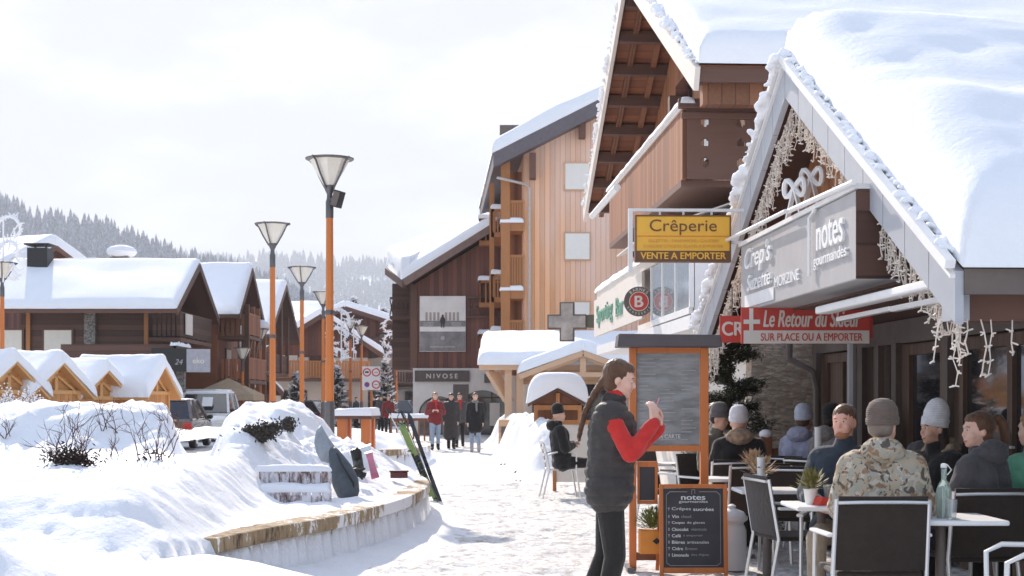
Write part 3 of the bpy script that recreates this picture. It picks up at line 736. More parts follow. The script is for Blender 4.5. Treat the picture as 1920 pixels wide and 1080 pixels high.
# ---------------- big brown chalet behind
ch = thing("brown_chalet", "big brown timber chalet with wide overhanging roof and carved balcony behind the terrace", "building", S(4, 22), STR)
CY, CZ, CN, CL, CF = 22.1, 8.2, 16.2, 5.28, 28.0
LL = 16
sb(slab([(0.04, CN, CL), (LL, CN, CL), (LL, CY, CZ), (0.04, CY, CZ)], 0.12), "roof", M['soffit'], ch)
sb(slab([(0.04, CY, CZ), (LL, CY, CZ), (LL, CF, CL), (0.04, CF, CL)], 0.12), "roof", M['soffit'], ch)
sb(snow_slab([(0.03, CN-0.1, CL), (LL, CN-0.1, CL), (LL, CY+0.12, CZ+0.04), (0.03, CY+0.12, CZ+0.04)], 0.33, 0.25, 0.2, 0.05, 8.1, 0.8, 0.02, 3.0), "snow", M['snow'], ch, smooth=True, angle=80)
sb(snow_slab([(0.0, CY-0.1, CZ), (LL, CY-0.1, CZ), (LL, CF+0.1, CL), (0.0, CF+0.1, CL)], 0.24, 0.2, 0.25, 0.04, 9.1, 0.8, 0.02), "snow", M['snow'], ch, smooth=True, angle=80)
for (ya, za, yb, zb) in ((CY, CZ, CN-0.05, CL-0.03), (CY, CZ, CF+0.05, CL-0.03)):
    sb(MB().beam((0.0, ya, za-0.14), (0.0, yb, zb-0.14), 0.06, 0.27), "fascia", M['cream'], ch)
crumbs([(CY, CZ+.03, CN, CL+.03), (CY, CZ+.02, CF, CL+.02)], 230, 0.03, 0.06, 7, "verge_snow", ch, -0.01)
# rafters and purlins seen from below
mb = MB(); mr = MB(); n = 8
for i in range(n):
    tt = (i+0.6)/n
    for yb in (CF, CN):
        y = CY+(yb-CY)*tt; z = CZ+(CL-CZ)*tt-0.12
        mb.beam((0.06, y, z-0.09), (2.6, y, z-0.09), 0.16, 0.18)
for x in (0.32, 0.72, 1.15, 1.6):
    for yb in (CF, CN): mr.beam((x, CY, CZ-0.17), (x, yb, CL-0.17), 0.09, 0.08)
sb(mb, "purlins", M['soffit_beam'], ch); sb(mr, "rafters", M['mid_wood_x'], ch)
# gable wall
cx = 0.95
sb(MB().prism([(17.4, 2.9), (27.2, 2.9), (27.2, 5.3), (CY, CZ-0.25), (17.4, 5.5)], (cx, 0, 0), (0, 1, 0), (0, 0, 1), (0.2, 0, 0)), "wall", M['mid_wood_v'], ch)
sb(MB().box(cx+0.02, 17.4, 2.9, 9, 17.6, 5.3), "wall", M['larch'], ch)
sb(MB().box(cx-0.02, 17.6, 0, cx+0.18, 27.2, 2.9), "lower_wall", M['plaster'], ch)
# balcony along the gable: boarded front, carved near end
bx = 0.02
sb(MB().box(bx, 17.2, 4.14, bx+0.05, 24.3, 5.0), "balcony_front", M['mid_wood_v'], ch)
sb(MB().box(bx-0.02, 17.15, 4.98, bx+0.1, 24.4, 5.04), "handrail", M['cream'], ch)
mb = MB().box(bx, 17.3, 4.06, cx, 24.3, 4.14); sb(mb, "balcony_floor", M['soffit_beam'], ch)
s_ = snow_slab([(bx-0.05, 17.1, 5.04), (bx+0.14, 17.1, 5.04), (bx+0.14, 24.4, 5.04), (bx-0.05, 24.4, 5.04)], 0.09, 0.09, 0.3, 0.02, 2, 2)
sb(s_, "rail_snow", M['snow'], ch, smooth=True, angle=80)
# carved end panel with round holes
me = MB(); xs_ = lin(bx+0.05, cx, (cx-bx-0.05)/36); zs_ = lin(4.14, 4.98, 0.84/36)
def holes(x, z):
    for hx in (0.25, 0.75):
        for hz in (4.34, 4.58, 4.82):
            if (x-(bx+0.05)-hx*(cx-bx-0.05))**2+(z-hz)**2 < 0.05**2: return True
    return False
for i in range(36):
    for j in range(36):
        if not holes((xs_[i]+xs_[i+1])/2, (zs_[j]+zs_[j+1])/2):
            me.add([(xs_[i], 17.2, zs_[j]), (xs_[i+1], 17.2, zs_[j]), (xs_[i+1], 17.2, zs_[j+1]), (xs_[i], 17.2, zs_[j+1])], [(0, 1, 2, 3)])
eo = sb(me, "balcony_end", M['soffit_beam'], ch)
bm = bmesh.new(); bm.from_mesh(eo.data); bmesh.ops.remove_doubles(bm, verts=bm.verts, dist=1e-4); bmesh.ops.recalc_face_normals(bm, faces=bm.faces); bm.to_mesh(eo.data); bm.free()
md = eo.modifiers.new("solid", 'SOLIDIFY'); md.thickness = 0.04; md.offset = 0
sb(MB().box(bx-0.06, 17.12, 4.98, cx+0.02, 17.19, 5.10).box(bx-0.02, 17.14, 4.86, cx, 17.19, 4.94), "end_rail", M['soffit_beam'], ch, bevel=0.01)
# curved bracket boards at the near corner of the balcony and slanting posts
mb = MB(); arc = [(0.0, 0.0)]+[(0.75*math.sin(a), 0.55*(1-math.cos(a))) for a in lin(0.15, math.pi/2, 0.15)]+[(0.75, 0.0)]
for y in (18.6, 22.0): mb.prism([(u, w) for u, w in arc], (cx-0.78, y, 4.95), (1, 0, 0), (0, 0, 1), (0, 0.1, 0))
mb.box(0.1, 18.6, 5.05, 0.25, 18.75, 5.45)
sb(mb, "brackets", M['soffit_beam'], ch)
sb(MB().box(cx-0.05, 19.3, 4.9, cx-0.01, 20.4, 6.0).box(cx-0.05, 21.6, 4.9, cx-0.01, 22.8, 6.5), "window", M['glass'], ch)
sb(MB().beam((cx+0.0, 19.0, 3.2), (0.15, 19.0, 3.95), 0.1, 0.1).beam((cx+0.0, 23.0, 3.2), (0.15, 23.0, 3.95), 0.1, 0.1), "braces", M['soffit_beam'], ch)
# beam ends and window strip under the near eave
sb(MB().box(0.1, CN+0.12, CL-0.42, 6, CN+0.3, CL-0.16), "eave_beam", M['mid_wood_x'], ch)
sb(MB().box(0.0, CN-0.03, CL-0.2, LL, CN+0.02, CL-0.03), "gutter_board", M['soffit_beam'], ch)
# lower shopfront: pale awnings, glass veranda, fascia board
sb(MB().box(-0.02, 16.6, 3.30, 0.9, 25.8, 3.42), "veranda_roof", M['cream'], ch)
s_ = snow_slab([(-0.05, 16.5, 3.42), (0.9, 16.5, 3.42), (0.9, 25.9, 3.42), (-0.05, 25.9, 3.42)], 0.14, 0.12, 0.3, 0.03, 4, 1.5)
sb(s_, "veranda_snow", M['snow'], ch, smooth=True, angle=80)
fr = MB()
for y in (16.6, 17.6, 18.6, 19.55): fr.box(0.0, y, 2.55, 0.05, y+0.06, 3.3)
fr.box(0.0, 16.66, 2.48, 0.05, 19.6, 2.56); fr.box(0.0, 16.6, 2.3, 0.9, 26, 2.46)
sb(fr, "veranda_frame", M['white_paint'], ch)
sb(MB().box(0.015, 16.66, 2.56, 0.03, 19.55, 3.3), "veranda_glass", M['pale_glass'], ch)
sb(MB().box(0.06, 16.6, 2.5, 0.9, 16.64, 3.3), "veranda_end", M['white_paint'], ch)
# slanting open awning sheet at upper level
sb(slab([(-0.35, 17.4, 3.55), (0.8, 17.5, 3.95), (0.8, 20.5, 3.95), (-0.35, 20.5, 3.55)], 0.02), "awning", M['cream'], ch)
sb(MB().tube([(-0.5, 19.3, 4.35), (-0.5, 22.3, 4.35)], 0.05, 8), "awning_roller", M['white_paint'], ch, smooth=True)
# fascia sign board with green script
t = thing("shop_sign", "long white shop board with pale green lettering behind the round sign", "sign", S(0.05, 23, 2.6), STR)
sb(MB().box(-0.06, 20.0, 2.62, -0.02, 25.9, 3.28), "board", M['cream'], t)
stext("Sporting", 24.3, 2.95, 2.2, 0.4, M['green_ink'], t, x=-0.06, ext=0.02, bold=0.01)
stext("Bar", 22.3, 2.95, 0.9, 0.3, M['green_ink'], t, x=-0.06, ext=0.02)
# round sign on a bracket, facing the camera
c = P(1198, 565, 19.6)
t = thing("round_sign", "round black and red hanging sign with a white letter B", "sign", c, 0)
rr_ = 0.205
def disc(r, y0, y1, n=40): return MB().prism([(r*math.cos(2*math.pi*i/n), r*math.sin(2*math.pi*i/n)) for i in range(n)], (0, y0, 0), (1, 0, 0), (0, 0, 1), (0, y1-y0, 0))
disc(rr_, 0.0, 0.05).build("disc", M['dark_grey'], t, smooth=True)
disc(0.135, -0.006, -0.001).build("white_ring", M['cream'], t); disc(0.124, -0.010, -0.0062).build("red_disc", M['red_sign'], t)
text("B", M['cream'], t, (0, -0.010, 0), (R(90), 0, 0), height=0.15, width=0.11, bold=0.03, ext=0.006)
for i, chh in enumerate("BARNES"):
    a = R(90+42-84*i/5); text(chh, M['cream'], t, (0.168*math.cos(a), -0.001, 0.168*math.sin(a)), (R(90), -(a-math.pi/2)*1.0, 0), height=0.042, ext=0.006, bold=0.01)
for i, chh in enumerate("BRASSERIE"):
    a = R(-90-60+120*i/8); text(chh, M['cream'], t, (0.168*math.cos(a), -0.001, 0.168*math.sin(a)), (R(90), -(a+math.pi/2)*1.0, 0), height=0.03, ext=0.006)
MB().box(0.2, 0.0, -0.02, 0.32, 0.03, 0.02).box(0.23, 0.0, -0.3, 0.26, 0.03, 0.3).build("bracket", M['black'], t)
# ---------------- yellow creperie sign on its white bracket frame
c = P(1281, 447, 13.5)
kS = 0.9
t = thing("creperie_sign", "yellow two sided creperie sign on a white metal bracket", "sign", c, R(1.5)); t.scale = (kS, kS, kS)
W_, H_ = 0.99, 0.47
MB().box(-W_/2, 0, -H_/2, W_/2, 0.1, H_/2).build("panel", M['yellow'], t, bevel=0.006)
MB().box(-W_/2, -0.004, -H_/2, W_/2, -0.001, -H_/2+0.105).build("lower_band", M['brown_ink'], t)
MB().box(-W_/2, -0.004, 0.02, W_/2, -0.001, 0.028).build("line", M['orange_ink'], t)
rm = MB()
for a in ((-W_/2-.012, -H_/2-.012, W_/2+.012, -H_/2), (-W_/2-.012, H_/2, W_/2+.012, H_/2+.012), (-W_/2-.012, -H_/2, -W_/2, H_/2), (W_/2, -H_/2, W_/2+.012, H_/2)): rm.box(a[0], -0.008, a[1], a[2], 0.105, a[3])
rm.build("rim", M['brown_ink'], t)
f0 = (R(90), 0, 0)
text("Crêperie", M['brown_ink'], t, (0.0, -0.001, 0.118), f0, width=0.71, height=0.165, ext=0.004)
text("GALETTES - SANDWICHS - GAUFRES", M['pale_yellow_ink'], t, (0, -0.001, -0.025), f0, width=0.74, height=0.03, ext=0.003)
text("BOISSONS CHAUDES GLACES A EMPORTER", M['pale_yellow_ink'], t, (0, -0.001, -0.082), f0, width=0.84, height=0.03, ext=0.003)
text("VENTE A EMPORTER", M['yellow'], t, (0, -0.004, -H_/2+0.053), f0, width=0.9, height=0.07, ext=0.004, bold=0.025)
fr = MB().box(-W_/2-0.08, 0.03, -H_/2-0.12, -W_/2-0.035, 0.08, H_/2+0.055).box(-W_/2-0.08, 0.03, H_/2+0.055, W_/2+0.25, 0.08, H_/2+0.085)
for x in (-0.25, 0.0, 0.3): fr.box(x, 0.04, H_/2+0.012, x+0.02, 0.06, H_/2+0.055)
fr.box(W_/2+0.02, 0.03, -0.05, W_/2+0.3, 0.07, -0.02)
fr.build("bracket", M['white_paint'], t)
# ---------------- red banner signs
c = P(1511, 610, 12.6); sc = 12.6/F
t = thing("skier_sign", "red and white takeaway sign with a white cross hanging below the grey box sign", "sign", c, 0)
w, h = 242*sc, 68*sc
MB().box(-w/2, 0, -h/2, w/2, 0.03, h/2).build("panel", M['red_sign'], t)
MB().box(-w/2+0.02, -0.004, -h/2, w/2-0.01, -0.001, -h/2+0.36*h).build("lower_band", M['cream'], t)
text("Le Retour du Skieur", M['cream'], t, (0.055, -0.001, h*0.19), f0, width=0.86, height=h*0.46, ext=0.004, shear=0.25, bold=0.018)
text("SUR PLACE OU A EMPORTER", M['red_sign'], t, (0.05, -0.004, -h*0.32), f0, width=0.9, height=h*0.21, ext=0.004, bold=0.01)
MB().box(-w/2+0.07, -0.008, -h/2+0.06, -w/2+0.105, -0.002, h/2-0.01).box(-w/2+0.02, -0.0083, h*0.04, -w/2+0.165, -0.0022, h*0.16).build("white_cross", M['cream'], t)
MB().box(w/2-0.012, 0.03, -h/2+0.05, w/2+0.03, 0.06, h/2+0.0).build("end_stripe", M['red_sign'], t)
MB().box(-w/2+0.3, 0.005, h/2, -w/2+0.31, 0.025, h/2+0.12).box(w/2-0.3, 0.005, h/2, w/2-0.29, 0.025, h/2+0.12).build("hangers", M['metal'], t)
c = P(1374, 616, 13.6); sc = 13.6/F
t = thing("red_sign", "small square red sign with large cream letters left of the white cross", "sign", c, 0)
MB().box(-24*sc, 0, -26*sc, 26*sc, 0.03, 24*sc).build("panel", M['red_sign'], t)
text("CR", M['cream'], t, (0.0, -0.001, 0), f0, width=0.2, height=0.13, ext=0.004, bold=0.03)
MB().box(-0.01, 0.005, 24*sc, 0.0, 0.025, 0.4).build("hanger", M['metal'], t)
# ---------------- pharmacy cross
c = P(1063, 603, 28.0); sc = 28/F
t = thing("pharmacy_cross", "unlit glass pharmacy cross sign with green bracket box", "sign", c, R(-6))
a, b_ = 14*sc, 37*sc
cross = [(-a, -b_), (a, -b_), (a, -a), (b_, -a), (b_, a), (a, a), (a, b_), (-a, b_), (-a, a), (-b_, a), (-b_, -a), (-a, -a)]
MB().prism(cross, (0, 0, 0), (1, 0, 0), (0, 0, 1), (0, 0.12, 0)).build("frame", M['dark_grey'], t, bevel=0.015)
k = 0.86; cr2 = [(-a*.78, -b_*.93), (a*.78, -b_*.93), (a*.78, -a*.78), (b_*.93, -a*.78), (b_*.93, a*.78), (a*.78, a*.78), (a*.78, b_*.93), (-a*.78, b_*.93), (-a*.78, a*.78), (-b_*.93, a*.78), (-b_*.93, -a*.78), (-a*.78, -a*.78)]
MB().prism(cr2, (0, -0.006, 0), (1, 0, 0), (0, 0, 1), (0, 0.005, 0)).build("face", plain("cross_face", (0.36, 0.33, 0.31), 0.15, 0.4, 3), t)
MB().box(b_, 0.01, -0.12, b_+0.19, 0.11, 0.14).build("bracket_box", plain("olive_box", (0.1, 0.1, 0.07), 0.5), t, bevel=0.02)
# ================================================================ pharmacy block, NIVOSE, left chalets
# ---- larch clad pharmacy building
YP = 56.0; sc = YP/F
ph = thing("larch_apartment_block", "tall larch clad apartment block with grey verge and snowy balconies", "building", (4.5, YP, 0), STR)
def fr(px, py, Y=YP): p = P(px, py, Y); return p.x, p.z
x0, _ = fr(982, 0)
def pw(mb, name, mat, par=ph, **k): return mb.build(name, mat, par, world=True, **k)
A = P(925, 292, YP-0.8); B = P(1122, 192, YP-0.8); sl = (B.z-A.z)/(B.x-A.x); xr = 9.3; zr = A.z+sl*(xr-A.x)
u = Vector((-0.056, 1, 0)).normalized(); dep = 16
pw(MB().prism([(x0, 0), (xr+6, 0), (xr+6, A.z), (xr, zr-0.5), (x0, A.z+sl*(x0-A.x)-0.35)], (0, YP, 0), (1, 0, 0), (0, 0, 1), u*dep), "wall", M['larch'])
def rq(dx0, dz): return [A+Vector((0, 0, dz)), Vector((xr, YP-0.8, zr+dz)), Vector((xr, YP-0.8, zr+dz))+u*dep, A+Vector((0, 0, dz))+u*dep]
pw(slab(rq(0, 0.1), 0.55), "roof", plain("grey_verge", (0.13, 0.11, 0.12), 0.6))
pw(slab([Vector((xr, YP-.8, zr+.1)), Vector((xr+8, YP-.8, zr-4+.1)), Vector((xr+8, YP+dep, zr-4+.1)), Vector((xr, YP+dep, zr+.1))], 0.4), "roof", M['dark_grey'])
pw(snow_slab([p+Vector((-0.05 if i in (0, 3) else 0, 0, 0)) for i, p in enumerate(rq(0, 0.1))], 0.62, 0.4, 0.5, 0.12, 1, 0.4), "snow", M['snow'], smooth=True, angle=80)
# rear higher wing with its own snow
C1 = P(937, 300, YP+9); C2 = P(1040, 300, YP+9); hz = P(937, 232, YP+9).z
pw(MB().box(C1.x, YP+9, C1.z-6, C2.x+2, YP+15, hz-0.05), "rear_wing", M['dark_grey'])
pw(snow_slab([(C1.x-0.05, YP+8.9, hz-1.3), (C2.x+2, YP+8.9, hz-1.3), (C2.x+2, YP+13, hz+0.1), (C1.x-0.05, YP+13, hz+0.1)], 0.45, 0.3, 0.4, 0.05, 3, 0.5), "snow", M['snow'], smooth=True, angle=80)
for py in (330, 461, 590):
    a = P(1060, py-23, YP); b = P(1105, py+25, YP)
    f_ = pw(MB().box(a.x-0.06, YP-0.06, b.z-0.06, b.x+0.06, YP-0.004, a.z+0.06), "window", M['pine_beam'])
    q = MB().box(a.x, YP-0.075, b.z, b.x, YP-0.062, a.z).build("shutter", plain("shutter", (0.80, 0.76, 0.70), 0.6, 0.02), None); q.data.transform(lmat(ph).inverted()); q.parent = f_
# downpipe
pts = [P(932, 333, YP-0.5), P(985, 345, YP-0.2), P(993, 352, YP-0.15), P(993, 640, YP-0.15)]
pw(MB().tube(pts, 0.055, 8), "downpipe", plain("beige_pipe", (0.5, 0.44, 0.4), 0.5), smooth=True)
pw(MB().box(*(P(1092, 238, YP-.5)-Vector((.12, 0, .4))), *(P(1092, 238, YP-.5)+Vector((.12, .5, .4)))).box(*(P(999, 310, YP-.5)-Vector((.12, 0, .5))), *(P(999, 310, YP-.5)+Vector((.12, .5, .5)))), "bracket", M['brown_beam'])
# loggia frame and balconies on the street side
xl = fr(942, 0)[0]; xr_ = x0
for i, (pt, pf) in enumerate(((418, 388), (545, 490), (655, 612))):
    zf = P(0, pt, YP).z; zt = P(0, pf, YP).z
    bal = MB().box(xl-0.05, YP-0.1, zf-0.32, xr_, YP+3, zf)
    o = pw(bal, "balcony", M['larch_beam'])
    rl = MB()
    for k in range(8):
        x = xl+0.1+(xr_-xl-0.1)*k/7.5; rl.box(x-0.035, YP-0.08, zf, x+0.035, YP-0.04, zt+0.2)
    rl.box(xl, YP-0.1, zt+0.15, xr_, YP-0.02, zt+0.25)
    # projecting side balconies further along
    for m_, (dy, dx) in enumerate(((2.2, 0.35), (5.2, 0.75))):
        xa = xl-dx-0.056*dy; zz = zf-0.0
        rl.box(xa, YP+dy, zz-0.3, xl+0.1, YP+dy+2.6, zz-0.1); rl.box(xa, YP+dy, zz+0.75, xa+0.07, YP+dy+2.6, zz+0.85)
        rl.box(xa, YP+dy, zz+0.75, xl, YP+dy+0.07, zz+0.85)
        for k in range(4):
            x = xa+k*(xl-xa)/4; rl.box(x, YP+dy, zz-0.1, x+0.06, YP+dy+0.04, zz+0.75)
        for k in range(12): rl.box(xa, YP+dy+k*0.22, zz-0.1, xa+0.04, YP+dy+k*0.22+0.07, zz+0.75)
    q = rl.build("railing", M['larch_beam'], None); q.data.transform(lmat(ph).inverted()); q.parent = o
    s_ = MB()
    for (a0, a1, b0, b1, z_) in ((xl-0.1, xr_, YP-0.18, YP+0.3, zf), (xl-0.5, xl+0.05, YP+2.1, YP+4.9, zf+0.85), (xl-1.1, xl-0.35, YP+5.0, YP+8, zf+0.85)):
        m2 = snow_slab([(a0, b0, z_), (a1, b0, z_), (a1, b1, z_), (a0, b1, z_)], 0.2, 0.12, 0.2, 0.05, i, 1.5); s_.add(m2.v, m2.f)
    q = s_.build("balcony_snow", M['snow'], None, smooth=True, angle=80); q.data.transform(lmat(ph).inverted()); q.parent = o
pw(MB().box(xl-0.06, YP-0.16, 2.5, xl+0.3, YP+0.1, A.z+0.1).box(xl-0.55, YP+2.2, 2.5, xl-0.35, YP+2.4, A.z-0.6), "balcony_post", M['larch_beam'])
pw(MB().box(xl+0.3, YP+1.2, 2.5, xr_, YP+1.3, A.z-0.3), "loggia_wall", M['mid_wood_v'])
# ---- pharmacy canopy (timber porch with snow)
YC = 44.0
cn = thing("pharmacy_porch", "pale timber porch with small gable and a thick blanket of snow", "porch", (2, YC, 0), 0)
def cw(mb, n, m, **k): return mb.build(n, m, cn, world=True, **k)
e0 = P(898, 684, YC); e1 = P(1020, 690, YC); ap = P(1092, 657, YC-0.3); e2 = P(1190, 700, YC)
zb = e0.z
cw(slab([(e0.x, YC, zb+0.02), (e2.x+3, YC, zb+0.02), (e2.x+3, YC+6, zb+1.0), (e0.x, YC+6, zb+1.0)], 0.18), "roof", M['pine_beam'])
cw(snow_slab([(e0.x-0.05, YC-0.1, zb), (e2.x+3, YC-0.1, zb), (e2.x+3, YC+6, zb+0.98), (e0.x-0.05, YC+6, zb+0.98)], 0.42, 0.35, 0.25, 0.06, 2, 0.8), "snow", M['snow'], smooth=True, angle=80)
for s in (-1, 1):
    ex = ap.x+s*1.95
    q = [(ex, YC-0.7, ap.z-0.72), (ap.x, YC-0.7, ap.z), (ap.x, YC+2.6, ap.z), (ex, YC+2.6, ap.z-0.72)]
    cw(slab(q, 0.09), "gable_roof", M['pine_beam'])
    cw(snow_slab([(q[0][0]+s*0.05, YC-0.75, q[0][2]+.005), (ap.x-s*0.1, YC-0.75, ap.z+.03), (ap.x-s*.1, YC+2.6, ap.z+.03), (q[3][0]+s*.05, YC+2.6, q[3][2]+.005)], 0.36, 0.28, 0.2, 0.04, 5+s, 1), "gable_snow", M['snow'], smooth=True, angle=80)
    cw(MB().beam((ex, YC-0.72, ap.z-0.82), (ap.x, YC-0.72, ap.z-0.10), 0.1, 0.16), "verge_beam", M['pine_beam'])
    cw(MB().beam((ap.x+s*1.1, YC-0.6, ap.z-0.62), (ap.x+s*0.1, YC-0.6, ap.z-0.25), 0.08, 0.09), "truss_beam", M['pine_beam'])
cw(MB().box(ap.x-1.5, YC-0.66, ap.z-0.82, ap.x+1.5, YC-0.54, ap.z-0.68).box(ap.x-0.09, YC-0.68, ap.z-0.7, ap.x+0.09, YC-0.55, ap.z-0.15), "truss_beam", M['pine_beam'])
cw(MB().box(ap.x-2.0, YC+0.4, 1.45+(753-720)/F*YC, e2.x+3, YC+0.6, zb+0.2), "gable_boards", M['pine'])
p0 = P(960, 700, YC)
mb = MB()
for px in (953, 975): p = P(px, 0, YC+0.2); mb.box(p.x-0.11, YC+0.1, 0, p.x+0.11, YC+0.32, zb-0.12)
mb.box(P(1150, 0, YC).x, YC+0.1, 0, P(1164, 0, YC).x, YC+0.32, zb-0.12)
cw(mb, "posts", M['pine_beam'])
mb = MB()
for k in range(4):
    a = P(912+k*7, 697, YC+0.1+k*0.3); b = P(946+k*5, 752, YC+0.15+k*0.3); mb.beam(a, b, 0.09, 0.1)
cw(mb, "braces", M['pine_beam'])
cw(MB().box(P(985, 0, YC).x, YC+2.8, 0, e2.x+3, YC+3, zb), "wall", M['plaster'])
cw(MB().box(P(1000, 0, YC).x, YC+2.72, 0.6, P(1170, 0, YC).x, YC+2.79, 2.2), "window", M['glass'])
# small snow topped kiosk in front of it
YK = 30.0
kk = thing("timber_kiosk", "small timber shelter under one big round cap of snow", "kiosk", (P(1045, 0, YK).x, YK, 0), 0)
h = 0.62
pr = [(-h, 1.45+(753-757)/F*YK), (0, 1.45+(753-728)/F*YK), (h, 1.45+(753-757)/F*YK)]
for s in (-1, 1):
    slab([(s*h, -0.35, pr[0][1]), (0, -0.35, pr[1][1]), (0, 0.6, pr[1][1]), (s*h, 0.6, pr[0][1])], 0.06).build("roof", M['brown_beam'], kk)
zs0 = pr[0][1]
V = []; Fc = []; NX = 26; secs = ((-0.44, 0.0), (-0.44, 0.45), (-0.41, 0.75), (-0.33, 0.93), (-0.1, 1.0), (0.4, 0.98), (0.6, 0.8), (0.64, 0.4), (0.64, 0.0))
for (yy, sc_k) in secs:
    for i in range(NX+1):
        t_ = -1+2*i/NX; x = t_*0.66; low = pr[1][1]-(pr[1][1]-zs0)*min(1, abs(x)/h)+0.01; top = low+(2.07-low)*(1-abs(t_)**4)**0.5 if abs(t_) < 1 else low
        V.append((x, yy, low+max(0, top-low)*sc_k))
n_ = NX+1
for a in range(len(secs)-1):
    for i in range(NX): Fc.append((a*n_+i, a*n_+i+1, (a+1)*n_+i+1, (a+1)*n_+i))
MB().add(V, Fc).build("snow_cap", M['snow'], kk, smooth=True, angle=80)
mb = MB().box(-0.5, -0.3, zs0-0.13, 0.5, -0.24, zs0-0.03).box(-0.04, -0.3, zs0-0.1, 0.04, -0.24, pr[1][1]-0.1)
for x in (-0.5, 0.42): mb.box(x, -0.3, 0, x+0.08, -0.22, zs0-0.13)
mb.build("frame", M['larch_beam'], kk)
MB().box(-0.45, 0.3, 0, 0.45, 0.35, zs0).build("back_wall", M['mid_wood_v'], kk)
MB().prism([(-h+.08, zs0), (h-.08, zs0), (0, pr[1][1]-.06)], (0, -0.2, 0), (1, 0, 0), (0, 0, 1), (0, 0.05, 0)).build("gable_board", M['mid_wood_v'], kk)
MB().box(-0.5, -0.28, 0.75, 0.5, 0.28, 0.82).build("counter", M['larch_beam'], kk)
# ---- NIVOSE building
YN = 62.0
nv = thing("brown_shop_building", "dark brown boarded building with poster above white arched shopfront", "building", (0, YN, 0), 0)
def nw(mb, n, m, par=None, **k):
    o = mb.build(n, m, nv if par is None else None, world=True, **k)
    if par is not None: o.data.transform(lmat(nv).inverted()); o.parent = par
    return o
a = P(768, 690, YN); b = P(985, 690, YN); el = P(757, 524, YN-1.0)
tl = P(905, 432, YN-1.0); sln = (tl.z-el.z)/(tl.x-el.x); xe = 3.8; ze = el.z+sln*(xe-el.x)
nw(MB().prism([(a.x, a.z), (xe, a.z), (xe, ze-0.4), (a.x, el.z+sln*(a.x-el.x)-0.35)], (0, YN, 0), (1, 0, 0), (0, 0, 1), (0, 9, 0)), "wall", M['dark_wood_v'])
nw(slab([el, (xe, el.y, ze), (xe, YN+10, ze), (el.x, YN+10, el.z)], 0.25), "roof", M['brown_beam'])
nw(MB().beam(el+Vector((0, 0, -0.13)), Vector((xe, el.y, ze-0.13)), 0.1, 0.3), "verge_board", plain("faded_board", (0.2, 0.13, 0.11), 0.7))
lt = P(724, 455, YN+3); lt2 = P(724, 500, YN+3); rb = P(880, 448, YN+6)
sn = snow_slab([el+Vector((-0.05, -0.05, 0)), (xe, el.y-0.05, ze), (xe, YN+10, ze+0.4), (lt.x, YN+3, lt2.z+0.5)], 0.42, 0.3, 0.4, 0.06, 6, 0.5)
nw(sn, "snow", M['snow'], smooth=True, angle=80)
nw(snow_slab([(el.x-0.1, el.y, el.z), (el.x+0.2, el.y, el.z+0.1), (rb.x+1, YN+6, rb.z-0.4), (lt.x, YN+3, lt2.z)], 0.9, 0.35, 0.3, 0.1, 8, 0.5), "snow", M['snow'], smooth=True, angle=80)
nw(MB().beam(el+Vector((0, 0, -.2)), Vector((lt2.x, YN+3, lt2.z-0.2)), 0.12, 0.3), "verge_board", M['brown_beam'])
sw0 = P(737, 0, YN+4).x
nw(MB().box(sw0, YN+3.5, 1.45+(753-690)/F*YN, a.x+0.1, YN+8.5, el.z+0.2), "side_wing", M['dark_wood'])
mb = MB(); zb1 = P(0, 600, YN+3).z
mb.box(sw0, YN+2.2, zb1, a.x, YN+3.5, zb1+0.15).box(sw0, YN+2.2, zb1+0.9, a.x, YN+2.3, zb1+1.0)
for k in range(5): x = sw0+(a.x-sw0)*k/5; mb.beam((x, YN+2.25, zb1+.15), (x+0.15, YN+2.25, zb1+.9), 0.05, 0.05); mb.beam((x+.15, YN+2.25, zb1+.15), (x, YN+2.25, zb1+.9), 0.05, 0.05)
nw(mb, "balcony", M['brown_beam'])
nw(MB().beam(P(790, 530, YN-0.5)+Vector((-.6, 0, -.4)), P(800, 512, YN-0.5), 0.1, 0.25).box(*(P(1, 0, 1)), *(P(1, 0, 1)+Vector((.01, .01, .01)))) if False else MB().box(P(770, 0, YN).x, YN-0.12, a.z, P(776, 0, YN).x+0.15, YN-0.003, el.z-0.1), "corner_post", M['brown_beam'])
# lattice balcony to the right of poster
mb = MB(); bz = P(0, 592, YN).z
for k in range(9):
    x = P(876, 0, YN).x+k*0.28; mb.beam((x, YN-0.1, bz), (x+0.28, YN-0.1, bz+0.75), 0.04, 0.05); mb.beam((x+0.28, YN-0.1, bz), (x, YN-0.1, bz+0.75), 0.04, 0.05)
mb.box(P(875, 0, YN).x, YN-0.14, bz+0.75, 2, YN-0.05, bz+0.85).box(P(875, 0, YN).x, YN-0.14, bz-0.1, 2, YN-0.05, bz)
nw(mb, "lattice", plain("lattice_wood", (0.14, 0.07, 0.05), 0.7))
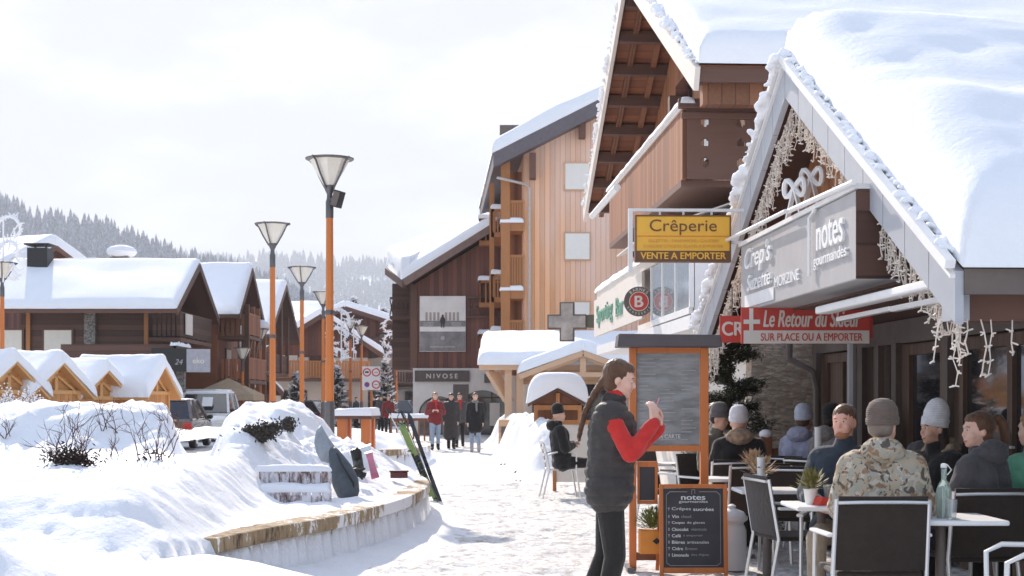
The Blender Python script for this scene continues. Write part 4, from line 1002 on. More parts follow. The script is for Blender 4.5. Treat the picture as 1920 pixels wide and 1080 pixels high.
# white ground floor with arches
gx0, gx1 = P(775, 0, YN).x, 2.2; zt = a.z-0.01
def arch_wall(x0, x1, z1, arches, y, th):
    xs_ = lin(x0, x1, 0.025); mb = MB()
    def hole(x):
        for c_, r_, hs in arches:
            if abs(x-c_) < r_: return hs+math.sqrt(max(0, r_*r_-(x-c_)**2))*0.95
        return 0
    for p, q in zip(xs_, xs_[1:]):
        hh = hole((p+q)/2); mb.box(p, y, min(hh, z1-.02), q, y+th, z1)
    return mb
c1 = P(823, 0, YN).x; c2 = P(905, 0, YN).x
nw(arch_wall(gx0, gx1, zt, [(c1, 0.88, 0.85), (c2, 1.05, 0.95)], YN-0.25, 0.25), "ground_floor_wall", M['plaster'])
nw(MB().box(gx0+0.1, YN+0.3, 0, gx1, YN+0.35, zt), "shop_window", M['glass'])
mb = MB()
for x in (c1-0.3, c1+0.35, c2-1.0, c2-0.35, c2+0.4): mb.box(x-0.03, YN+0.2, 0, x+0.03, YN+0.28, zt-0.3)
mb.box(c1-0.9, YN+0.2, 1.5, c1+0.9, YN+0.28, 1.56).box(c2-1.1, YN+0.2, 1.6, c2+1.1, YN+0.28, 1.66)
nw(mb, "window_bars", M['brown_beam'])
nw(MB().box(P(850, 0, YN).x, YN-0.28, 0, P(862, 0, YN).x+0.4, YN-0.252, 2.2), "doorway", M['dark_grey'])
nw(MB().box(P(918, 0, YN).x, YN+0.1, 0.4, P(937, 0, YN).x, YN+0.16, 1.4), "window_poster", M['cream'])
sg = thing("shop_fascia_sign", "dark shop fascia reading NIVOSE in pale capitals", "sign", P(829, 705, YN-0.3), 0)
w_ = 51*YN/F
MB().box(-w_, -0.06, -0.24, w_, 0.03, 0.24).build("board", plain("taupe_board", (0.085, 0.06, 0.055), 0.5), sg)
text("NIVOSE", M['cream'], sg, (0, -0.06, 0), f0, width=1.35, height=0.2, ext=0.01, bold=0.015, spacing=1.5)
sg = thing("shop_plate", "small dark plate on the white wall beside the arch", "sign", P(920, 709, YN-0.3), 0)
MB().box(-0.28, -0.02, -0.2, 0.28, 0.03, 0.2).build("board", M['dark_grey'], sg)
# poster
pc = P(830, 607, YN-0.1)
po = thing("poster", "large faded poster of a lone figure on snow hung on brown boards", "poster", pc, 0)
pwid, phei = 43*YN/F, 52*YN/F
MB().box(-pwid, 0, -phei, pwid, 0.05, phei).build("sheet", plain("poster_pale", (0.8, 0.76, 0.73), 0.6, 0.12, 1.2), po)
MB().box(-pwid+.01, -0.012, -phei+.02, pwid-.01, -0.002, -phei*0.28).build("lower_field", plain("poster_dark", (0.24, 0.22, 0.22), 0.6, 0.3, 2), po)
MB().box(-pwid+.01, -0.02, -0.12, pwid-.01, -0.0125, 0.13).build("band", plain("poster_band", (0.23, 0.21, 0.21), 0.6), po)
mb = MB()
for k in range(9):
    if abs(k-4) > 0: mb.box(-pwid*0.75+k*0.17, -0.01, 0.14, -pwid*0.75+k*0.17+0.1, -0.002, 0.5)
mb.build("picture_trees", plain("poster_trees", (0.4, 0.33, 0.3), 0.6), po)
MB().sphere((0, -0.03, 0.33), (0.05, 0.015, 0.07), 10, 6).sphere((0, -0.03, 0.14), (0.12, 0.015, 0.17), 10, 6).box(-0.08, -0.035, -0.16, -0.02, -0.02, 0.05).box(0.02, -0.035, -0.16, 0.08, -0.02, 0.05).build("figure", plain("poster_figure", (0.06, 0.05, 0.05), 0.7), po, smooth=True)
for z in (0.03, -0.06): 
    text("montagne", M['cream'], po, (-0.62, -0.02, z), f0, width=0.42, ext=0.005); text("boutique", M['cream'], po, (0.6, -0.02, z), f0, width=0.42, ext=0.005)
text("vêtements et accessoires", M['cream'], po, (0, -0.012, -phei*0.82), f0, width=1.1, ext=0.005)
disc(0.09, -0.02, -0.013, 24).build("emblem", M['grey_paint'], po)
bpy.data.objects["emblem"].location.z = -0.62
# ================================================================ generic chalet builder
def chalet(name, label, loc, rz, W, Ld, hw, rise, oh=0.8, ohe=0.7, wall='dark_wood_v', low='plaster', lowh=2.6, T=0.45, ridge_off=0.0, floors=(), wins=(), bal=(), seed=1, verge='brown_beam', balmat='dark_wood', sidewins=()):
    """gable faces local -Y; ridge along Y from y=0 (front wall) to Ld"""
    t = thing(name, label, "building", loc, rz)
    xr0 = ridge_off
    hs = lambda x: hw+rise*(1-abs(x-xr0)/((W/2-xr0) if x > xr0 else (W/2+xr0)))
    MB().prism([(-W/2, lowh), (W/2, lowh), (W/2, hw), (xr0, hw+rise), (-W/2, hw)], (0, 0, 0), (1, 0, 0), (0, 0, 1), (0, Ld, 0)).build("upper_wall", M[wall], t)
    MB().box(-W/2+0.03, 0.03, 0, W/2-0.03, Ld-0.03, lowh).build("lower_wall", M[low], t)
    for s in (-1, 1):
        xe_ = s*(W/2+ohe); wd = W/2-s*xr0; ze_ = hw-rise*ohe/wd
        q = [(xe_, -oh, ze_+0.12), (xr0, -oh, hw+rise+0.12), (xr0, Ld+oh, hw+rise+0.12), (xe_, Ld+oh, ze_+0.12)]
        slab(q, 0.16).build("roof", M[verge], t)
        snow_slab([(q[0][0]+s*.05, -oh-0.05, q[0][2]), (xr0-s*0.1, -oh-.05, q[1][2]), (xr0-s*.1, Ld+oh, q[1][2]), (q[3][0]+s*.05, Ld+oh, q[3][2])], T, 0.35, 0.5, 0.07, seed+s, 0.45, k=2.4).build("snow", M['snow'], t, smooth=True, angle=80)
        MB().beam((xe_, -oh-0.03, ze_+0.0), (xr0, -oh-0.03, hw+rise+0.0), 0.06, 0.28).build("verge_board", M[verge], t)
    for (x, z, w, h, m) in wins:
        f_ = MB().box(x-w/2-.06, -0.06, z-.06, x+w/2+.06, -0.004, z+h+.06).build("window", M['brown_beam'], t)
        MB().box(x-w/2, -0.075, z, x+w/2, -0.062, z+h).build("pane", M[m], f_)
    for (s, y, z, w, h, m) in sidewins:
        X = s*W/2
        f_ = MB().box(min(X+s*.004, X+s*.06), y-w/2-.06, z-.06, max(X+s*.004, X+s*.06), y+w/2+.06, z+h+.06).build("window", M['brown_beam'], t)
        MB().box(min(X+s*.062, X+s*.075), y-w/2, z, max(X+s*.062, X+s*.075), y+w/2, z+h).build("pane", M[m], f_)
    for (x0, x1, z, d, hh) in bal:
        b = MB().box(x0, -d, z-0.15, x1, -0.01, z).build("balcony", M['brown_beam'], t)
        mb = MB().box(x0, -d, z+hh-0.08, x1, -d+0.06, z+hh)
        n = int((x1-x0)/0.18)
        for k in range(n): x = x0+(x1-x0)*k/n; mb.box(x+.01, -d+.01, z+0.05, x+0.15, -d+.04, z+hh-0.08)
        for X in (x0, x1-0.06):
            for k in range(int(d/0.18)): mb.box(X, -d+k*0.18+.03, z+0.05, X+0.04, -d+k*0.18+0.16, z+hh-0.08)
        mb.build("railing", M[balmat], b)
    return t
# left row of chalets; gables turned to the street (local -Y -> world +X : rz=+90deg)
Q = R(90)
# L1
t = chalet("dark_chalet", "long dark timber chalet with broad snowy roof and stone pillar at left", (-13.9, 57.2, 0), Q, 5.6, 4.9, 5.40, 1.5, oh=1.3, ohe=1.1, wall='dark_wood', low='dark_wood', lowh=3.0, T=0.28,
       bal=((-2.9, 2.7, 3.9, 1.25, 1.0),), seed=11, balmat='dark_wood')
# local of L1: x -> world y ; y -> world -x. camera side is local x=-W/2
MB().box(-2.98, 2.0, 0, -2.7, 2.42, 5.2).build("stone_pillar", M['pillar_stone'], t)
MB().box(-2.92, 4.5, 3.0, -2.81, 4.65, 5.2).box(-2.92, 0.0, 3.0, -2.81, 0.15, 5.2).build("posts", M['larch_beam'], t)
for y in (3.45, 5.35):
    f_ = MB().box(-2.87, y-0.6, 3.35, -2.81, y+0.6, 4.25).build("window", M['brown_beam'], t)
    MB().box(-2.885, y-0.52, 3.42, -2.872, y+0.52, 4.18).build("pane", M['frost'], f_)
MB().box(-2.3, -1.33, 4.05, -1.2, -1.29, 4.85).build("balcony_banner", M['cream'], t)
tb = MB().box(-5.2, -1.6, 2.65, -2.9, 2.6, 2.8).box(-5.2, -1.6, 2.8, -5.1, 2.6, 3.55).box(-5.2, -1.6, 2.8, -2.9, -1.5, 3.5)
tb.build("terrace_deck", M['dark_wood'], t)
MB().box(-5.1, -1.45, 0, -4.8, -1.15, 2.65).box(-3.2, -1.45, 0, -2.9, -1.15, 2.65).box(-5.1, 2.2, 0, -4.8, 2.5, 2.65).build("deck_posts", M['pillar_stone'], t)
s_ = snow_slab([(-5.25, -1.65, 3.5), (-2.9, -1.65, 3.5), (-2.9, -1.4, 3.5), (-5.25, -1.4, 3.5)], 0.1, 0.1, 0.15, 0.05, 3, 4, lump=0.12)
s_.build("deck_snow", M['snow'], t, smooth=True)
chm = MB().box(-0.9, 4.5, 6.5, -0.1, 5.3, 7.55).build("chimney", M['black'], t)
MB().box(-1.0, 4.4, 7.66, 0.0, 5.4, 7.72).box(-0.95, 4.5, 7.55, -0.88, 4.57, 7.66).box(-0.12, 5.2, 7.55, -0.05, 5.27, 7.66).build("chimney_cap", M['black'], chm)
c = P(372, 676, 51.6)
sg = thing("balcony_screen", "pale square screen sign on the dark terrace corner", "sign", c, R(12))
MB().box(-0.42, -0.03, -0.42, 0.42, 0.04, 0.42).build("panel", plain("screen_grey", (0.36, 0.36, 0.4), 0.4), sg); text("eko", M['cream'], sg, (0, -0.03, 0), f0, width=0.4, ext=0.01, bold=0.03)
c = P(325, 668, 51.8)
t = thing("dark_signboard", "black signboard with small white symbols left of the pale screen", "sign", c, 0)
MB().box(-0.8, 0, -0.55, 0.5, 0.05, 0.3).build("panel", M['black'], t); text("24", M['grey_paint'], t, (0.2, 0, -0.2), f0, width=0.3, ext=0.01, shear=0.3)
# row of little lamps on the deck railing
# L2
t = chalet("balcony_chalet", "brown chalet with carved upper balcony on tall posts next to the dark chalet", (-12.9, 64.5, 0), Q, 4.6, 5.0, 5.7, 1.7, oh=1.1, ohe=0.8, wall='warm_wood', low='warm_wood', lowh=2.4, T=0.35,
       bal=((-2.2, 0.6, 4.35, 1.4, 1.0), (-2.2, 2.2, 2.4, 1.4, 1.0)), wins=((-1.2, 4.6, 0.8, 1.1, 'glass'), (1.0, 4.6, 0.8, 1.1, 'glass'), (0, 2.6, 1.0, 1.2, 'frost')), seed=21, balmat='warm_wood')
mb = MB()
for x in (-2.15, -0.8, 0.5, 2.1): mb.box(x-0.09, -1.38, 0, x+0.09, -1.2, 5.7 if x < 1 else 5.2)
mb.beam((-2.15, -1.3, 3.3), (-1.2, -1.3, 4.2), 0.12, 0.12).beam((-0.4, -1.3, 3.3), (0.4, -1.3, 4.2), 0.12, 0.12)
for k in range(6): mb.box(-2.32, -1.2+k*0.22, 4.35, -2.28, -1.06+k*0.22, 5.3)
mb.build("posts", M['mid_wood_x'], t)
# L3
t = chalet("white_chalet", "white walled chalet with steep dark gable on tall posts", (-14.6, 78, 0), Q, 8.6, 7, 5.3, 2.45, oh=2.2, ohe=0.9, wall='dark_wood_v', low='plaster', lowh=5.0, T=0.4,
       bal=((-4.2, 2.6, 3.0, 1.9, 1.0),), wins=((-2.6, 3.1, 0.9, 1.7, 'glass'), (-0.6, 3.1, 0.9, 1.7, 'glass'), (1.6, 3.1, 0.9, 1.7, 'glass'), (-2.4, 0.4, 1.0, 1.6, 'glass'), (0.4, 0.4, 1.4, 1.6, 'glass')),
       sidewins=((-1, 1.2, 3.2, 0.8, 1.1, 'glass'), (-1, 3.4, 3.2, 0.8, 1.1, 'glass'), (-1, 1.2, 0.8, 0.8, 1.1, 'glass'), (-1, 3.4, 0.8, 0.8, 1.1, 'glass')), seed=31)
MB().box(-0.15, -2.0, 3.0, 0.1, -1.75, 7.2).box(-2.4, -2.0, 3.0, -2.2, -1.8, 6.2).box(2.2, -2.0, 3.0, 2.4, -1.8, 6.2).build("posts", M['brown_beam'], t)
MB().box(-4.35, -1.95, 3.05, -4.31, 0, 3.95).build("side_railing", M['dark_wood'], t)
# small orange balcony house
t = chalet("small_chalet", "small brown house with orange boarded balcony between two street lamps", (-12.0, 88, 0), R(20), 6.4, 7, 4.7, 2.0, oh=1.0, ohe=0.7, wall='dark_wood_v', low='cream', lowh=4.2, T=0.5,
       bal=((-3.0, 3.0, 2.85, 1.3, 1.1),), wins=((-1.8, 3.0, 1.0, 1.3, 'frost'), (0.2, 3.0, 1.4, 1.3, 'glass'), (-1.5, 0.5, 1.5, 1.6, 'glass'), (1.2, 0.5, 1.5, 1.6, 'glass')), seed=41, balmat='larch_beam')
# L5 big chalet across the end of the street
t = chalet("wide_chalet", "wide chalet with long brown balconies closing the end of the street", (-10.2, 98, 0), R(2), 11.5, 10, 5.6, 2.2, oh=1.4, ohe=0.9, wall='dark_wood_v', low='plaster', lowh=5.2, T=0.5, ridge_off=-1.2,
       bal=((-5.6, 5.6, 4.9, 1.5, 0.95), (-5.6, 5.6, 2.75, 1.5, 1.0)), wins=((-3.5, 5.1, 1.4, 1.2, 'glass'), (2.0, 5.1, 1.8, 1.0, 'glass'), (-3.8, 3.0, 1.2, 1.5, 'glass'), (-1.0, 3.0, 1.6, 1.5, 'glass'), (0.8, 3.0, 1.4, 1.5, 'frost'), (3.6, 3.0, 1.2, 1.5, 'glass'),
       (-4, 0.3, 1.8, 1.8, 'glass'), (-1.5, 0.3, 1.8, 1.8, 'glass'), (1.2, 0.3, 1.8, 1.8, 'glass'), (3.8, 0.3, 1.8, 1.8, 'glass')), seed=51)
MB().box(-5.8, -2.2, 2.3, 5.8, -0.05, 2.45).build("shop_awning", M['dark_grey'], t)
# roofs behind the dark chalet
chalet("background_chalet", "snowy roofed house rising just behind the dark chalet", (-27.5, 84, 0), R(60), 9, 9, 8.3, 2.2, wall='dark_wood_v', low='plaster', T=0.8, seed=61)
chalet("background_chalet", "snow covered house peeping over the roof at the far left edge", (-34, 78, 0), R(70), 9, 9, 7.9, 2.0, wall='dark_wood_v', low='plaster', T=0.7, seed=63)
chalet("background_chalet", "far house with snowy roof between the white chalet and the tall lamp", (-16, 118, 0), R(80), 9, 9, 6.8, 2.4, wall='dark_wood_v', low='plaster', T=0.6, seed=65)
c = P(228, 487, 80)
t = thing("chimney_stack", "dark chimney with a round cushion of snow behind the long roof", "chimney", (c.x, 80, 6.5), 0)
MB().box(-0.5, -0.5, 0, 0.5, 0.5, c.z-6.5+0.1).build("stack", M['black'], t); MB().sphere((0, 0, c.z-6.5+0.45), (0.85, 0.85, 0.38), 16, 8).build("snow_cap", M['snow'], t, smooth=True)
# ================================================================ market huts
def hut(label, loc, rz, W=1.75, Ld=2.5, hw=1.75, rise=0.68, T=0.40, seed=0):
    t = thing("market_hut", label, "market hut", loc, rz, "wooden market huts in a row")
    MB().prism([(-W/2, 0.0), (W/2, 0.0), (W/2, hw), (0, hw+rise), (-W/2, hw)], (0, 0.3, 0), (1, 0, 0), (0, 0, 1), (0, Ld-0.3, 0)).build("wall", M['hut_wood'], t)
    for s in (-1, 1):
        xe_ = s*(W/2+0.3); ze_ = hw-rise*0.3/(W/2)
        slab([(xe_, 0.02, ze_+.06), (0, 0.02, hw+rise+.06), (0, Ld+.2, hw+rise+.06), (xe_, Ld+.2, ze_+.06)], 0.07).build("roof", M['hut_beam'], t)
        snow_slab([(xe_+s*.06, -0.06, ze_+.06), (-s*.06, -0.06, hw+rise+.09), (-s*.06, Ld+.25, hw+rise+.09), (xe_+s*.06, Ld+.25, ze_+.06)], T, 0.22, 0.12, 0.06, seed+s*.3, 1.3).build("snow", M['snow'], t, smooth=True, angle=80)
        MB().beam((xe_, 0.0, ze_+.01), (0, 0.0, hw+rise+.01), 0.04, 0.06).build("verge_board", M['hut_beam'], t)
    MB().box(-W/2+0.1, 0.24, 0.95, W/2-0.1, 0.295, 1.75).build("shutter", M['pine_v'], t)
    MB().box(-W/2-0.05, 0.05, 0.85, W/2+0.05, 0.29, 0.92).build("counter", M['hut_beam'], t)
    MB().box(-W/2, 0.2, 0, -W/2+0.1, 0.29, hw).box(W/2-0.1, 0.2, 0, W/2, 0.29, hw).box(-W/2-.05, 0.21, hw-0.1, W/2+.05, 0.28, hw).build("frame", M['hut_beam'], t)
    MB().box(-0.05, 0.22, hw, 0.05, 0.29, hw+rise-0.1).beam((-W/2+.2, .25, hw), (0, .25, hw+rise*.6), .06, .06).beam((W/2-.2, .25, hw), (0, .25, hw+rise*.6), .06, .06).build("truss", M['hut_beam'], t)
    return t
hut("pine market hut cut by the left edge of the picture", (P(30, 0, 36).x, 36, 0), R(64), seed=1)
hut("pine market hut second from the left, with a plank shutter", (P(118, 0, 37.5).x, 37.5, 0), R(64), seed=2)
hut("pine market hut third from the left, with the lowest snowy roof", (P(202, 0, 39.5).x, 39.5, -0.15), R(64), seed=3)
hut("pine market hut nearest the parked cars, with the longest snowy roof", (P(292, 0, 40).x, 41, 0.0), R(80), W=1.7, Ld=2.4, seed=4)
# ================================================================ far shelters by the road (tent roof, small roofs)
t = chalet("garage_shed", "low shed with thick snowy roof behind the white car", (P(430, 0, 70).x, 70, 0), R(75), 3.6, 3.5, 2.0, 0.9, oh=0.5, ohe=0.4, wall='dark_wood_v', low='dark_wood', lowh=1.0, T=0.35, seed=71)
t = chalet("garage_shed", "narrow snow roofed shed beside the slim lamp post", (P(478, 0, 76).x, 76, 0), R(60), 2.6, 3.0, 2.1, 0.9, oh=0.5, ohe=0.4, wall='dark_wood_v', low='dark_wood', lowh=1.0, T=0.35, seed=73)
t = thing("canopy_tent", "beige pointed canopy tent behind the white car", "tent", (P(428, 0, 60).x, 60, 0), 0)
MB().add([(-1.3, -1.3, 1.75), (1.3, -1.3, 1.75), (1.3, 1.3, 1.75), (-1.3, 1.3, 1.75), (0, 0, 2.45), (-1.3, -1.3, 1.5), (1.3, -1.3, 1.5), (1.3, 1.3, 1.5), (-1.3, 1.3, 1.5)], [(0, 1, 4), (1, 2, 4), (2, 3, 4), (3, 0, 4), (0, 5, 6, 1), (1, 6, 7, 2), (2, 7, 8, 3), (3, 8, 5, 0)]).build("canvas", plain("canvas", (0.45, 0.33, 0.22), 0.8), t)
mb = MB()
for x in (-1.27, 1.27):
    for y in (-1.27, 1.27): mb.tube([(x, y, 0), (x, y, 1.7)], 0.03, 6)
mb.build("poles", M['metal'], t)
# ================================================================ street lamps
def hook(pts): return [Vector(p) for p in pts]
def make_lamp(h=5.5, steel=1.45):
    t = thing("street_lamp", "x", "street lamp", (0, 0, 0), 0, "street lamps with orange posts")
    MB().lathe([(0.075, steel-0.02), (0.068, 2.5), (0.06, h-0.95), (0.055, h-0.72)], 10).build("post", M['lamp_post'], t, smooth=True)
    MB().lathe([(0.11, 0), (0.11, 0.05), (0.085, 0.06), (0.085, steel), (0.06, steel+0.01)], 12).build("base", M['metal'], t, smooth=True)
    MB().lathe([(0.062, h-0.98), (0.066, h-0.97), (0.066, h-0.70), (0.05, h-0.66), (0.045, h-0.58), (0.075, h-0.52), (0.10, h-0.44), (0.085, h-0.43)], 12).build("neck", M['metal'], t, smooth=True)
    MB().lathe([(0.095, h-0.435), (0.14, h-0.36), (0.23, h-0.2), (0.315, h-0.04), (0.335, h-0.01), (0.30, h-0.005)], 8).build("glass_bowl", M['frost'], t)
    MB().lathe([(0.33, h-0.008), (0.40, h+0.0), (0.41, h+0.018), (0.2, h+0.04), (0.02, h+0.045)], 24).build("cap", M['metal'], t, smooth=True)
    for k in range(4):
        a = math.pi/4+k*math.pi/2+0.2
        pts = [(r*math.cos(a), r*math.sin(a), z) for r, z in ((0.09, h-0.48), (0.15, h-0.39), (0.25, h-0.23), (0.345, h-0.05), (0.43, h+0.015))]
        MB().tube(pts, 0.017, 6).build("rib", M['metal'], t, smooth=True)
    MB().lathe([(0.072, 2.9), (0.078, 2.92), (0.078, 2.96), (0.072, 2.98)], 12).build("clamp", M['metal'], t, smooth=True)
    return t
lamps = [((618, 23.8, 5.5), "tallest street lamp in front, with a small black speaker below its bowl"),
         ((511, 32.5, 5.5), "second tallest street lamp, rising between the brown balcony chalet and the white chalet"),
         ((566, 43.0, 5.5), "third street lamp, in front of the small house with an orange balcony"),
         ((4, 41.6, 5.5), "street lamp cut by the left edge of the picture"),
         ((606, 52.7, 5.5), "street lamp mostly hidden behind the tallest lamp post"),
         ((657, 70, 5.5), "slim pale post street lamp just left of the round road signs"),
         ((678, 77, 5.5), "street lamp standing right behind the round road signs panel"),
         ((743, 84, 5.5), "street lamp next to the brown boarded shop building"),
         ((643, 100, 5.3), "smallest far street lamp between the tallest lamp and the pale one"),
         ((488, 66, 4.8), "street lamp wearing a dome of snow in front of the white chalet"),
         ((455, 60, 3.7), "short street lamp beside the snowy sheds")]
lp0 = make_lamp()
LAMPS = []
for i, ((px, Y, h), lb) in enumerate(lamps):
    o = lp0 if i == 0 else copy_tree(lp0)
    o.location = (P(px, 0, Y).x, Y, (h-5.5)); o["label"] = lb; o.rotation_euler[2] = 0.3*i; LAMPS.append(o)
# loudspeaker on the first lamp
c = P(633, 373, 23.7)
t = thing("loudspeaker", "small black box speaker clamped under the tallest lamp's bowl", "speaker", c, R(-25))
Mx = Matrix.Rotation(R(18), 4, 'Y')
MB().box(-0.065, -0.08, -0.14, 0.075, 0.08, 0.14, Mx).build("case", M['black'], t, bevel=0.01)
MB().box(-0.055, -0.09, -0.12, 0.065, -0.081, 0.12, Mx).build("grille", M['dark_grey'], t)
MB().box(-0.15, -0.02, -0.02, -0.05, 0.02, 0.02).build("clamp", M['metal'], t)
def snow_cap(o, name, r, h, z):
    MB().lathe([(r, z), (r*1.05, z+h*.25), (r*0.9, z+h*0.65), (r*0.5, z+h*0.93), (0.01, z+h)], 20).build(name, M['snow'], o, smooth=True, angle=90)
snow_cap(LAMPS[9], "snow_dome", 0.46, 0.42, 5.54); snow_cap(LAMPS[7], "snow_dome", 0.40, 0.12, 5.54)
# frosted garland ornaments on some posts
def ornament(label, loc, s, seed, flip=1, arcs=3):
    t = thing("garland_ornament", label, "ornament", loc, 0, "frosted curl ornaments on lamp posts")
    rnd = random.Random(seed); mb = MB()
    for k in range(arcs):
        cz = s*(0.9-0.75*k); r0 = s*(0.62-0.12*k); a0 = rnd.uniform(-0.5, 0.5)
        pts = []; rr = []
        n = 30
        for i in range(n):
            tt = i/(n-1); a = a0+tt*4.6; r = r0*(1-0.62*tt)
            pts.append(Vector((flip*(-0.25*s+r*math.cos(a)), 0.12*math.sin(a*2), cz+r*math.sin(a)))); rr.append(0.07*s*(1-0.5*tt)*(0.7+0.6*rnd.random()))
        mb.tube(pts, rr, 7)
        for p in pts[::2]:
            for q in range(3): 
                e = p+Vector((rnd.gauss(0, .13), rnd.gauss(0, .08), rnd.gauss(0, .13)))*s; mb.tube([p, e], [0.03*s, 0.02*s], 5)
    mb.tube([(0, 0, -0.9*s), (0, 0, 1.3*s)], 0.03*s, 6)
    mb.build("curls", M['snow_bank'], t, smooth=True)
    return t
ornament("frosted curling garland just right of the tallest lamp post", (P(640, 0, 60).x, 60, P(0, 640, 60).z), 1.0, 1)
ornament("frosted curling garland over the slim pale lamp post", (P(663, 0, 74).x, 74, P(0, 645, 74).z), 0.9, 2)
ornament("frosted curling garland reaching left of the lamp by the brown shop building", (P(741, 0, 83).x, 83, P(0, 648, 83).z), 1.15, 3)
ornament("big frosted garland curling at the left edge above the dark chalet roof", (P(6, 0, 41.5).x, 41.5, P(0, 480, 41.5).z), 0.85, 4, -1)
# ================================================================ road signs panel
Y = 64.0; c = P(696, 709, Y); sc = Y/F
t = thing("road_sign", "white panel with red ringed prohibition signs on an orange post", "road sign", (c.x, Y, 0), 0)
MB().box(-17*sc, 0, c.z-22*sc, 17*sc, 0.03, c.z+22*sc).build("panel", M['white_paint'], t)
MB().box(-0.05, 0.04, 0, 0.05, 0.1, c.z).build("post", M['lamp_post'], t)
for k, (dx, dz) in enumerate(((-8, 11), (9, 11), (-8, -12), (9, -12))):
    def ring(r0, r1, y): 
        return MB().prism([(r1*math.cos(a), r1*math.sin(a)) for a in lin(0, 2*math.pi, 0.3)[:-1]], (dx*sc, y, c.z+dz*sc), (1, 0, 0), (0, 0, 1), (0, 0.004, 0))
    q = ring(0, 8*sc if k != 2 else 5*sc, -0.006).build("ring", M['red'], t); ring(0, (5.6 if k != 2 else 3.5)*sc, -0.012).build("field", M['white_paint'] if k != 2 else M['blue'], q)
    if k == 0: MB().box(dx*sc-0.08, -0.02, c.z+dz*sc-0.03, dx*sc+0.08, -0.0125, c.z+dz*sc+0.05).build("car_symbol", M['black'], q)
    if k in (1, 3): MB().box(dx*sc-0.08, -0.02, c.z+dz*sc-0.012, dx*sc+0.08, -0.0125, c.z+dz*sc+0.012).build("bar_symbol", M['dark_grey'], q)
# ================================================================ cars
def car(label, loc, rz, Lc, Wc, Hc, paint, kind='hatch', group="cars parked along the street"):
    t = thing("parked_car", label, "car", loc, rz, group)
    # side profile, local +Y = front ; built centred
    g = 0.22; bl = Hc*0.60
    L2 = Lc/2
    low = [(-L2, g+0.1), (-L2+0.05, bl-0.05), (-L2+0.12, bl), (L2*0.42, bl), (L2*0.86, bl-0.12), (L2, bl-0.3), (L2, g+0.05), (L2-0.1, g), (-L2+0.1, g)]
    if kind == 'suv': top = [(-L2+0.15, bl-.01), (-L2+0.38, Hc-0.03), (L2*0.1, Hc), (L2*0.5, bl-.01)]
    else: top = [(-L2+0.12, bl-.01), (-L2+0.55, Hc-0.02), (L2*0.05, Hc), (L2*0.52, bl-.01)]
    MB().prism(low, (-Wc/2, 0, 0), (0, 1, 0), (0, 0, 1), (Wc, 0, 0)).build("body", paint, t, bevel=0.07, bseg=3)
    ins = 0.16; V = []; n = len(top)
    for sx, s in ((-1, 0), (1, 0)):
        for i, (y, z) in enumerate(top): V.append((sx*(Wc/2-0.03-(ins if z > bl+.1 else 0)), y, z))
    mb = MB().add(V, [tuple(range(n-1, -1, -1)), tuple(range(n, 2*n))]+[(i, (i+1) % n, n+(i+1) % n, n+i) for i in range(n)])
    mb.build("greenhouse", M['glass'], t, bevel=0.03)
    # roof panel and pillars
    y0, y1 = top[1][0], top[2][0]; xw = Wc/2-0.03-ins
    MB().box(-xw-0.01, y0-0.02, Hc-0.035, xw+0.01, y1+0.04, Hc+0.03).build("roof", paint, t, bevel=0.03)
    for sx in (-1, 1):
        mb = MB()
        for i, j in ((0, 1), (3, 2)):
            a = Vector((sx*(Wc/2-0.025-(0)), top[i][0], top[i][1])); b = Vector((sx*(xw+0.012), top[j][0], top[j][1])); mb.beam(a, b, 0.09, 0.07)
        ym = (y0+y1)/2; mb.beam((sx*(Wc/2-.02), ym, bl), (sx*(xw+.012), ym, Hc), 0.05, 0.06)
        mb.build("pillars", paint, t)
        MB().sphere((sx*(Wc/2+0.1), L2*0.42, bl+0.06), (0.1, 0.06, 0.08), 10, 6).build("mirror", M['black'], t, smooth=True)
        for yy in (-L2*0.6, L2*0.62):
            w = MB().lathe([(0.20, -0.1), (0.31, -0.1), (0.33, -0.06), (0.33, 0.06), (0.31, 0.1), (0.2, 0.1)], 22, (0, 0, 0), Matrix.Rotation(R(90), 4, 'Y'))
            w.v = [(x+sx*(Wc/2-0.08), y+yy, z+0.33) for x, y, z in w.v]; wo_ = w.build("wheel", M['black'], t, smooth=True)
            r_ = MB().lathe([(0.02, 0.0), (0.2, 0.0), (0.2, 0.02), (0.02, 0.03)], 18, (0, 0, 0), Matrix.Rotation(R(90*sx), 4, 'Y')); r_.v = [(x+sx*(Wc/2+0.022), y+yy, z+0.33) for x, y, z in r_.v]; r_.build("rim", M['alu'], wo_)
        MB().box(sx*(Wc/2-0.1)-0.13, -L2-0.015, bl-0.33, sx*(Wc/2-0.1)+0.11, -L2+0.12, bl-0.1).build("tail_light", M['red'], t, bevel=0.03)
        MB().box(sx*(Wc/2-0.2)-0.17, L2-0.1, bl-0.42, sx*(Wc/2-0.2)+0.17, L2+0.015, bl-0.25).build("headlight", M['frost'], t, bevel=0.03)
    MB().box(-0.45, L2-0.02, bl-0.42, 0.45, L2+0.02, bl-0.25).build("grille", M['black'], t)
    MB().box(-0.26, L2+0.0, g+0.1, 0.26, L2+0.03, g+0.21).build("number_plate", M['white_paint'], t)
    MB().box(-0.26, -L2-0.03, g+0.28, 0.26, -L2+0.0, g+0.39).build("number_plate", M['white_paint'], t)
    return t
silver = car_paint("dark_silver_paint", (0.13, 0.12, 0.12)); white_p = car_paint("white_car_paint", (0.7, 0.7, 0.7)); dark_p = car_paint("dark_car_paint", (0.04, 0.04, 0.05)); blue_p = car_paint("blue_car_paint", (0.06, 0.08, 0.13))
c1_ = car("dark silver hatchback seen from behind with red tail light beside the snow mound", (P(327, 0, 45.5).x, 45.5, 0), R(3), 4.2, 1.78, 1.5, silver)
